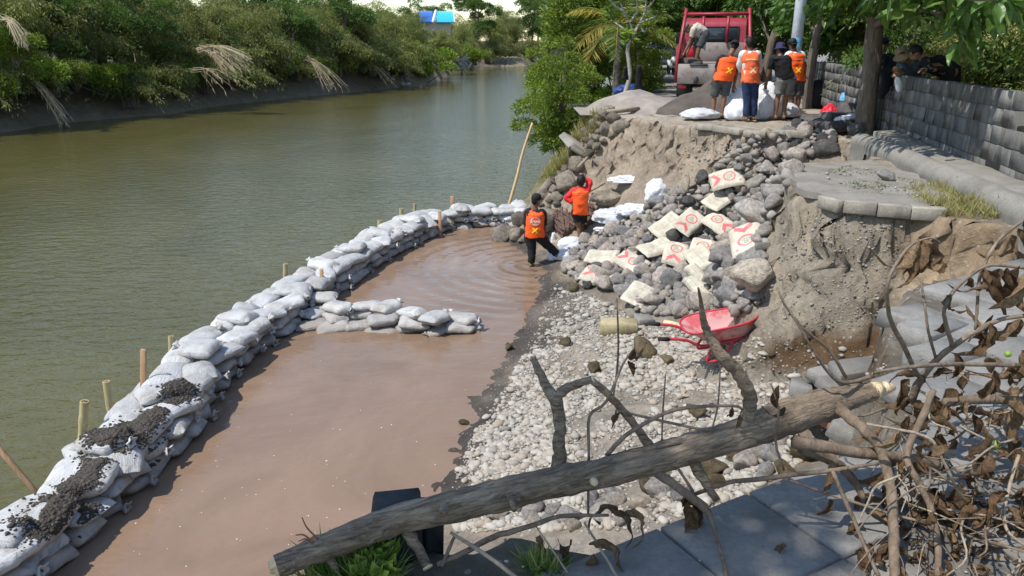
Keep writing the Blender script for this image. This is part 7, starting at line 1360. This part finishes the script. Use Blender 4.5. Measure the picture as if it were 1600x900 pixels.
# ---------------------------------------------------------------- the felled trunk in the foreground
def zpath(P, n=5):
    """pixel x, pixel y, height z, radius in pixels -> world path and radii"""
    Q = np.array([(*Wz(a, b, z), r) for a, b, z, r in P]); dep = proj(Q[:, :3])[2]; Q[:, 3] = Q[:, 3]*.79*dep/FPX; S = smoothpath(Q, n); return S[:, :3], np.maximum(S[:, 3], .0012)
LOG = [(432, 886, .07, 21), (475, 868, .08, 25), (540, 842, .10, 28), (620, 812, .12, 30), (720, 789, .15, 31), (800, 769, .17, 31), (880, 750, .19, 30), (950, 737, .21, 29), (1040, 712, .24, 29), (1110, 692, .27, 30), (1180, 670, .30, 32), (1235, 650, .33, 37), (1290, 632, .35, 31), (1340, 617, .37, 23), (1366, 611, .38, 17)]
P_, r_ = zpath(LOG, 8); o0 = P_[len(P_)//2]; t = thing('felled_trunk', 'felled rough barked tree trunk lying across the foreground on the post and pavement edge', 'tree trunk', o0)
def alongx(mb, name, m, parent, d, org, **k):
    x = nrm(d); y = nrm(np.cross((0, 0, 1), x)); z = np.cross(x, y); Rm = np.array([x, y, z]); mb.V = [(v-org)@Rm.T for v in mb.V]; o = bpy.data.objects.new(name, mb.mesh(name, m, True)); COL.objects.link(o); o.parent = parent
    pl = np.array(parent.location) if parent.parent is None else 0; o.matrix_local = Matrix(((x[0], y[0], z[0], org[0]-pl[0]), (x[1], y[1], z[1], org[1]-pl[1]), (x[2], y[2], z[2], org[2]-pl[2]), (0, 0, 0, 1)))
    return o
mb = MB(); rr = r_*(1+.05*fbm(p3(np.arange(len(r_))*.35, 0*r_), 3, 4)); V, F = tube(P_, rr, 26, cap=False, bark=.10, bs=9, seed=3)
V2 = V.reshape(len(P_), 26, 3); mb.add(V, F); trunk = alongx(mb, 'trunk', MT['log'], t, P_[-1]-P_[0], o0)
for e, s in ((0, 1), (-1, -1)):      # chopped ends
    ring = V2[e]; c = ring.mean(0); d = nrm(P_[e]-P_[1 if e == 0 else -2]); c2 = c+d*.02+(np.array((0, 0, -.012))); mid = c+(ring-c)*.55+d*.02*np.random.default_rng(2).random((26, 1)); mb = MB(); W_v = np.vstack([ring, mid, c2]); k = np.arange(26); q = (k+1) % 26; mb.add(W_v, [np.stack([k, q, 26+q, 26+k], -1), np.stack([26+k, 26+q, np.full(26, 52)], -1)]); mb.obj('cut_end', MT['cutwood'], t)
def limb_(name, P, m='branch', parent=None, n=5, sides=10, cut=False, lab=None):
    q, r = zpath(P, n); mb = MB(); jt = np.random.default_rng(int(P[0][0]*7+P[0][1])); r = r*(1+.05*(jt.random(len(r))-.5)+.10*((np.arange(len(r)) % 7) == 3)); q = q+np.vstack([np.zeros(3), jt.normal(0, 1, (len(q)-2, 3))*r[1:-1, None]*.08, np.zeros(3)]); mb.add(*tube(q, r, sides, True, bark=.05 if r.max() > .008 else 0, seed=3)); pr = parent or t; o = mb.obj(name, MT[m], pr, True)
    if cut: d = nrm(q[-1]-q[-2]); c = MB(); c.add(*tube([q[-1]-d*.002, q[-1]+d*.004], r[-1]*.96, 12)); c.obj('cut_face', MT['cutwood'], o if parent is None else pr)
    return o
limb_('cut_end', [(1360, 612.5, .379, 18), (1372, 609, .383, 15.5), (1385, 606, .387, 12), (1398, 606, .385, 5)], 'cutwood')
limb_('branch', [(872, 740, .20, 15), (874, 700, .27, 13), (874, 655, .36, 12.5), (867, 618, .44, 14)], 'log'); limb_('branch', [(867, 624, .43, 12), (855, 605, .46, 10), (842, 580, .50, 8), (833, 558, .54, 6)], 'log', cut=True); limb_('branch', [(866, 622, .43, 11), (885, 607, .46, 10), (903, 600, .48, 8.5), (926, 592, .50, 7.5)], 'log', cut=True)
limb_('branch', [(1020, 708, .25, 11), (1004, 682, .30, 9), (981, 651, .36, 8), (951, 617, .44, 7.5), (921, 591, .50, 7)], 'log')
limb_('branch', [(1166, 672, .30, 17), (1172, 640, .37, 14.5), (1170, 612, .43, 13.5), (1151, 580, .50, 13), (1128, 556, .55, 12), (1108, 525, .60, 9), (1099, 500, .66, 7), (1095, 470, .74, 4), (1091, 450, .80, 2)], 'log')
limb_('branch', [(1005, 725, .22, 9), (1057, 760, .17, 9), (1098, 792, .09, 9), (1112, 815, .05, 5), (1123, 850, .02, 4), (1136, 902, .01, 3.5)], 'branch'); limb_('stub', [(1080, 715, .23, 12), (1100, 750, .16, 10), (1120, 782, .10, 7)], 'log', cut=True); limb_('stub', [(632, 822, .10, 14), (650, 852, .05, 11), (668, 886, .01, 10)], 'log', cut=True)
limb_('stub', [(510, 866, .08, 8), (524, 886, .04, 7), (532, 905, .0, 6)], 'log'); limb_('knot', [(694, 792, .18, 9), (694, 800, .20, 8.5), (694, 803, .205, 5)], 'log'); limb_('knot', [(928, 752, .24, 8), (929, 755, .25, 6.5)], 'cutwood'); limb_('knot', [(808, 778, .19, 9), (800, 782, .20, 7), (804, 798, .19, 4)], 'log')
limb_('branch', [(1312, 640, .36, 12), (1346, 668, .34, 10.5), (1376, 703, .28, 10), (1391, 756, .20, 10), (1395, 805, .13, 10), (1397, 855, .07, 10), (1399, 915, .02, 9)], 'branch'); limb_('branch', [(1240, 690, .30, 14), (1300, 700, .28, 12), (1361, 709, .25, 11.5), (1425, 717, .21, 11), (1465, 726, .18, 10)], 'branch', cut=True)
limb_('branch', [(1250, 700, .25, 10), (1300, 720, .2, 10), (1330, 745, .14, 9), (1350, 780, .07, 6)], 'branch')
# dead branches of the brush heap
DB = []
def dead(label, paths, m='twig'):
    q0 = Wz(*paths[0][0][:3]); tt = thing('dead_branch', label, 'branch', q0, 'dead branches of the brush heap'); pts_ = []
    for P in paths: o = limb_('stem', P, m, tt, 4, 7); pts_.append(zpath(P, 4)[0])
    DB.append((tt, np.concatenate(pts_))); return tt
dead('pale upright stick rising from the brush right of the chopped trunk end', [[(1459, 609, .45, 6), (1440, 654, .36, 7), (1418, 707, .26, 7.5), (1425, 737, .22, 7), (1452, 787, .13, 7), (1465, 847, .06, 7), (1466, 900, .02, 6)]], 'branch')
dead('long pale twig crossing below the thick cut branch towards the left', [[(1085, 772, .10, 4), (1140, 753, .15, 4.5), (1180, 749, .20, 5), (1305, 734, .25, 4.5), (1373, 724, .27, 3)], [(1301, 736, .25, 4), (1323, 787, .15, 4.5), (1342, 832, .08, 4), (1373, 900, .02, 4)]], 'branch')
dead('thin brown twig running diagonally down across the pavement to the lower right', [[(1218, 745, .18, 2.5), (1305, 775, .14, 3), (1407, 807, .10, 3), (1482, 826, .07, 3), (1558, 855, .03, 2.5)]])
dead('pale thin stem bending down from behind the chopped trunk end', [[(1354, 662, .38, 2.5), (1444, 681, .36, 3), (1467, 707, .31, 3), (1493, 760, .20, 3), (1508, 783, .12, 2.5)]], 'pale_twig')
dead('pale crooked twig at the right edge near the bottom', [[(1592, 711, .22, 3.5), (1580, 749, .16, 3.5), (1569, 802, .09, 3), (1576, 832, .06, 3), (1605, 855, .03, 3)]], 'pale_twig')
dead('straight reddish twig crossing above the chopped trunk end to the right edge', [[(1365, 584, .50, 2), (1380, 579, .52, 3), (1444, 571, .52, 4), (1520, 569, .50, 4.5), (1610, 571, .47, 5)]])
dead('thick brown stick pointing right just beyond the pale upright stick', [[(1475, 628, .35, 8), (1539, 624, .33, 9), (1620, 628, .30, 9)]], 'branch')
dead('dead stem with a drooping curled leaf cluster left of the brush heap', [[(1444, 596, .35, 4), (1431, 580, .40, 4.5), (1411, 539, .52, 5), (1392, 502, .62, 4.5), (1386, 464, .72, 4), (1388, 438, .78, 3.5), (1402, 409, .83, 3), (1425, 382, .88, 2.5), (1454, 372, .90, 2), (1470, 380, .88, 1.5)]])
dead('forked dark branch rising to the right edge out of the brush heap', [[(1425, 625, .25, 8), (1437, 594, .34, 7.5), (1463, 562, .43, 6.5), (1492, 539, .50, 5.5), (1527, 516, .56, 5), (1564, 499, .6, 4.5), (1610, 492, .62, 4)], [(1488, 541, .50, 4.5), (1477, 502, .60, 4), (1476, 481, .65, 3.5), (1492, 453, .70, 3.5), (1521, 427, .75, 3.5), (1550, 414, .78, 3.5), (1610, 420, .78, 3)], [(1463, 562, .43, 3), (1451, 519, .54, 2.8), (1446, 484, .62, 2.5), (1440, 444, .7, 2.3)]])
dead('tall thin stem curving up to the right edge of the frame', [[(1524, 516, .56, 2.5), (1527, 479, .64, 3), (1530, 438, .72, 3.3), (1544, 401, .80, 3.3), (1564, 372, .86, 3.3), (1605, 340, .92, 3)]])
dead('two pale bare twigs hanging in front of the dark undercut', [[(1215, 450, .75, 2), (1226, 476, .70, 2.3), (1255, 513, .62, 2.8), (1296, 548, .54, 3), (1322, 590, .44, 3.5)], [(1235, 487, .70, 2), (1264, 536, .60, 2.5), (1296, 585, .48, 3), (1322, 598, .44, 4), (1365, 588, .42, 4.5)]], 'branch')
dead('thin dark twig fork standing behind the log on the left', [[(919, 802, .06, 2.5), (920, 711, .24, 3), (921, 651, .36, 3), (947, 628, .42, 3), (974, 568, .55, 2.2), (992, 545, .6, 1.8)], [(957, 630, .40, 2), (966, 555, .56, 2.2), (964, 466, .76, 1.6)]])
dead('slender grey twigs fanning to the right behind the middle of the log', [[(947, 712, .25, 4.5), (977, 681, .32, 4.5), (1027, 651, .38, 4), (1072, 637, .41, 3.8), (1144, 634, .42, 3), (1160, 640, .40, 2)], [(962, 641, .40, 2), (1027, 656, .36, 2.8), (1087, 669, .33, 2.8), (1132, 673, .32, 2.5)], [(985, 705, .27, 2.5), (1050, 694, .29, 3.5), (1120, 678, .30, 3)]])
dead('thin upright twigs standing behind the right half of the log', [[(1034, 690, .28, 1.8), (1036, 640, .38, 1.8), (1040, 585, .50, 1.3)], [(1110, 680, .3, 1.6), (1122, 630, .4, 1.8), (1126, 560, .54, 1.3)], [(1225, 735, .22, 2.2), (1212, 690, .32, 2.5), (1216, 640, .42, 2.2), (1205, 600, .5, 1.6)]])
dead('bent pale root lying under the left half of the log', [[(683, 882, .03, 5), (727, 862, .05, 6), (770, 839, .07, 6), (819, 825, .09, 5.5), (875, 807, .11, 4.5), (951, 805, .10, 3)], [(690, 885, .03, 4), (705, 850, .07, 3.5), (712, 835, .09, 3)]], 'branch')
dead('straight pale stick leaning at the bottom under the log', [[(704, 832, .10, 3.2), (756, 865, .06, 4.2), (812, 906, .02, 4.5)]], 'pale_twig')
dead('two thin pale twigs lying across the slab edge at the bottom', [[(913, 817, .09, 2), (940, 860, .05, 3), (966, 905, .02, 3)], [(836, 820, .09, 1.5), (860, 855, .05, 2), (887, 895, .02, 2)], [(1061, 734, .2, 3), (1083, 768, .12, 3)]], 'pale_twig')
mb = MB()
for P in ([(472, 809, .30, 1.3), (480, 825, .25, 1.6), (497, 842, .18, 1.8)], [(462, 836, .22, 1.2), (475, 836, .21, 1.8), (490, 848, .17, 2)], [(466, 846, .2, 1), (478, 842, .19, 1.5), (488, 850, .16, 1.8)]): q, r = zpath(P, 4); mb.add(*tube(q, r, 6))
o = mb.obj('red_sprout', MT['brick'], None, True, origin=Wz(490, 848, .17)); tag(o, 'thin reddish sprouts poking up behind the left end of the trunk', 'sprout')
g = np.random.default_rng(17)
for k in range(88):      # the tangle of small twigs at the right
    px = g.uniform(1395, 1640); py = g.uniform(560, 880); z = max(.01, g.uniform(.0, .3)*(1 if py < 760 else .35)); a_ = g.normal(0, .55)+(.25 if g.random() < .6 else 1.9); L_ = g.uniform(50, 170); dx_, dy2 = math.cos(a_)*L_, math.sin(a_)*L_*.7; w_ = g.uniform(.9, 2.6); bz = g.uniform(-.06, .10)
    if k % 4 == 0: cur = dead(f'thin dead twigs of the brush heap {"high on its back" if py < 660 else ("in its middle" if py < 760 else "lying flat on the pavement")}', [[(px, py, z, w_), (px+dx_*.3+g.normal(0, 10), py+dy2*.3+g.normal(0, 8), max(.008, z+bz), w_), (px+dx_*.65+g.normal(0, 10), py+dy2*.65+g.normal(0, 8), max(.008, z+bz*.6), w_*.9), (px+dx_, py+dy2, max(.008, z), w_*.6)]], ['twig', 'pale_twig', 'branch'][int(g.integers(3))])
    else: q = [(px, py, z, w_), (px+dx_*.3+g.normal(0, 10), py+dy2*.3+g.normal(0, 8), max(.008, z+bz), w_), (px+dx_*.65+g.normal(0, 10), py+dy2*.65+g.normal(0, 8), max(.008, z+bz*.6), w_*.9), (px+dx_, py+dy2, max(.008, z), w_*.6)]; limb_('stem', q, ['twig', 'pale_twig', 'branch'][int(g.integers(3))], cur, 4, 6); DB[-1] = (DB[-1][0], np.vstack([DB[-1][1], zpath(q, 4)[0]]))
# hanging roots at the cut bank
for P, lab in (([(1120, 503, 8.9), (1153, 460, 9.0), (1185, 428, 9.1), (1205, 408, 9.2), (1222, 398, 9.3)], 'long pale root hanging from the cut bank over the wheelbarrow'), ([(1200, 428, 9.1), (1197, 452, 9.0), (1188, 473, 8.95)], 'short pale root hanging beside the long one'), ([(1072, 300, 13.0), (1076, 282, 13.0), (1074, 268, 13.05)], 'thin pale root sticking out of the sandy cut')):
    q = smoothpath([Wy(*p) for p in P], 4); mb = MB(); mb.add(*tube(q, np.linspace(.034, .014, len(q)), 7)); o = mb.obj('root', MT['pale_twig'], None, True, origin=q[0]); tag(o, lab, 'root')
# ---------------------------------------------------------------- dry leaves: curled, folded blades
def dleaf(seed):
    g = np.random.default_rng(seed); nu, nv = 14, 7; V = []; fold = g.uniform(.5, 1.25); curl = g.uniform(.4, 2.2); tw = g.normal(0, .8)
    for a in np.linspace(0, 1, nu):
        w = .22*math.sin(math.pi*min(1, a**.8*.97+.02))**.8*(1+.14*math.sin(a*15+seed)); ang_ = curl*a*a; cx = a if abs(curl) < .01 else a*math.cos(ang_*.55); cz_ = -a*math.sin(ang_*.55)
        for b in np.linspace(-1, 1, nv):
            y = w*b*math.cos(fold*abs(b)); z = w*abs(b)*math.sin(fold*abs(b)*1.1); c_, s_ = math.cos(tw*a), math.sin(tw*a); V.append((cx, y*c_-z*s_, cz_+y*s_+z*c_))
    V = np.array(V); V += .06*np.stack([fbm(V*5+seed+k*9, 3, seed+k) for k in range(3)], -1); mb = MB(); mb.add(V, grid_faces(nu, nv)); return mb.mesh('dry_leaf', MT['dry_leaf'], True)
DL = [dleaf(s) for s in range(12)]
allp = [(tt, p) for tt, p in DB]
def nearest(p):
    return min(allp, key=lambda q: np.min(np.sum((q[1]-p)**2, 1)))
def dry(px, py, z, s, hang=True, yaw=None, thingless=False):
    p = Wz(px, py, z); dep = float(proj(p)[2]); s = s*.85*dep/FPX; d = np.array((g.normal(0, .35), g.normal(0, .35), -1.0)) if hang else np.array((g.normal(), g.normal(), g.normal(0, .25))); up_ = nrm(g.normal(size=3)+np.array((0, -1., .3))) if hang else nrm(np.array((0, 0, 1.))+g.normal(0, .35, 3)); me = DL[int(g.integers(12))]
    if thingless: o = place(me, 'dry_leaf', mat_dir(p, d, up_, s)); return tag(o, thingless, 'leaf', 'dry leaves on the near pavement')
    tt, pts_ = nearest(p); i = np.argmin(np.sum((pts_-p)**2, 1)); p = p*.45+pts_[i]*.55 if np.linalg.norm(pts_[i]-p) < .35 else p
    return place(me, 'dry_leaf', mat_dir(p-np.array(tt.location), d, up_, s), tt)
for px, py, z, s in [(1442, 378, .88, 95), (1452, 385, .88, 85), (1462, 395, .87, 80), (1432, 390, .87, 75), (1420, 400, .85, 70), (1436, 380, .88, 90), (1472, 430, .8, 45), (1550, 418, .78, 95), (1562, 420, .78, 105), (1576, 420, .78, 95), (1590, 422, .78, 90), (1540, 422, .77, 70), (1600, 430, .78, 100), (1522, 430, .75, 45), (1492, 458, .7, 50), (1478, 500, .6, 45), (1548, 510, .58, 95), (1540, 520, .56, 85), (1590, 500, .6, 100), (1600, 520, .6, 100), (1582, 350, .88, 80), (1598, 360, .88, 90), (1570, 372, .84, 70), (1500, 570, .45, 60), (1545, 585, .45, 60), (1520, 640, .3, 60),
        (1355, 720, .22, 75), (1362, 735, .18, 70), (1290, 715, .24, 55), (1228, 600, .5, 50), (1232, 630, .42, 40), (1146, 640, .42, 36), (990, 545, .6, 50), (988, 565, .55, 40), (965, 645, .38, 36), (1148, 655, .36, 30), (1286, 780, .1, 45), (1372, 660, .34, 55), (1400, 645, .34, 60)]: dry(px, py, z, s)
for k in range(110):
    px = g.uniform(1390, 1640); py = g.uniform(575, 800); dry(px, py, max(.03, g.uniform(.05, .42)*(1 if py < 720 else .5)), g.uniform(35, 85), g.random() < .55)
for px, py, z, s in [(1062, 795, .10, 95), (1048, 800, .08, 90), (1075, 800, .09, 80), (1040, 822, .05, 80), (905, 860, .04, 95), (893, 868, .04, 85), (912, 872, .03, 80), (830, 845, .06, 60), (1000, 800, .09, 70), (960, 802, .08, 65), (985, 812, .06, 70)]: dry(px, py, z, s, g.random() < .4)
dry(1230, 850, .02, 42, False, thingless='single brown curled leaf lying alone on the shaded slab'); 
for k in range(110):
    px = g.uniform(1330, 1640); py = g.uniform(770, 895)+.0; 
    if g.random() < .7 or px > 1400: dry(px, py, g.uniform(.012, .03), g.uniform(22, 60), False, thingless='dry curled leaf littering the lower right pavement')
# small green fruits lying in the brush
for px, py, z, lab in ((1556, 695, .2, 'small green knobbly fruit caught in the brush heap'), (1575, 553, .1, 'yellow green fruit lying on the broken pavement')):
    p = Wz(px, py, z); mb = MB(); V, F = blob(3, 3, .1, 4, (.016, .016, .016)); mb.add(V+p, F); o = mb.obj('fruit', MT['green_fruit'], None, True, origin=p); tag(o, lab, 'fruit')
gr = MB()
for k in range(900):
    x, y = g.uniform(-.2, 3.2), g.uniform(1.7, 4.4)
    if not inpoly(np.array([x]), np.array([y]), FG)[0]: continue
    V, F = rockgeo(k, 1, 9); s_ = .0022*math.exp(abs(g.normal(0, .6))); gr.add(V*s_+(x, y, s_*.4), F, a=g.random())
gr.obj('paving_grit', MT['pebble'], attr=True, kind='stuff')
# leaning tree on the bank behind the camera: its crown shades the near slabs
g2 = np.random.default_rng(31); bt = np.array((-1.5, -2.2, -.6)); tgt = np.array((-3.5, .35, 6.2)); t = thing('leaning_tree', 'tree outside the frame leaning over the river and shading the near slabs', 'tree', bt); mb = MB(); q = smoothpath([bt, bt*.7+tgt*.3+(0, 0, .6), bt*.35+tgt*.65+(0, 0, .5), tgt], 6); mb.add(*tube(q, np.linspace(.17, .06, len(q)), 10)); mb.obj('trunk', MT['bark'], t, True)
bl = [(tgt+np.array(o_), np.array((r, r, r*.7))) for o_, r in (((0, 0, 0), .75), ((.6, .1, .2), .4), ((-.7, .0, -.1), .6), ((.2, .35, -.3), .5), ((-.2, -.5, .3), .6), ((.5, -.4, .1), .35), ((-1.2, -.2, 0), .5))]
fm = MB(); P_, D = crown_pts(g2, 1900, bl, .2); leaves(fm, P_, D+g2.normal(0, .5, D.shape)+np.array((0, 0, -.4)), g2.uniform(.12, .24, len(P_)), g2.uniform(.06, .12, len(P_)), g2.random(len(P_)), g2); fm.obj('crown', MT['tree_leaf'], t, attr=True)
# ---------------------------------------------------------------- labels that are shared get an order along the picture
bpy.context.view_layer.update()
_gl = defaultdict(list)
for o in COL.objects:
    if o.get('label') and o.parent is None: _gl[o['label']].append(o)
for k_, L_ in _gl.items():
    if len(L_) < 2 or len(L_) > 90: continue
    for i, o in enumerate(sorted(L_, key=lambda o: float(proj(np.array(o.matrix_world.translation))[0]))):
        o['label'] = k_+(f', {ordinal(i+1)} from the left' if len(k_.split()) < 13 else f', {ordinal(i+1)} one')
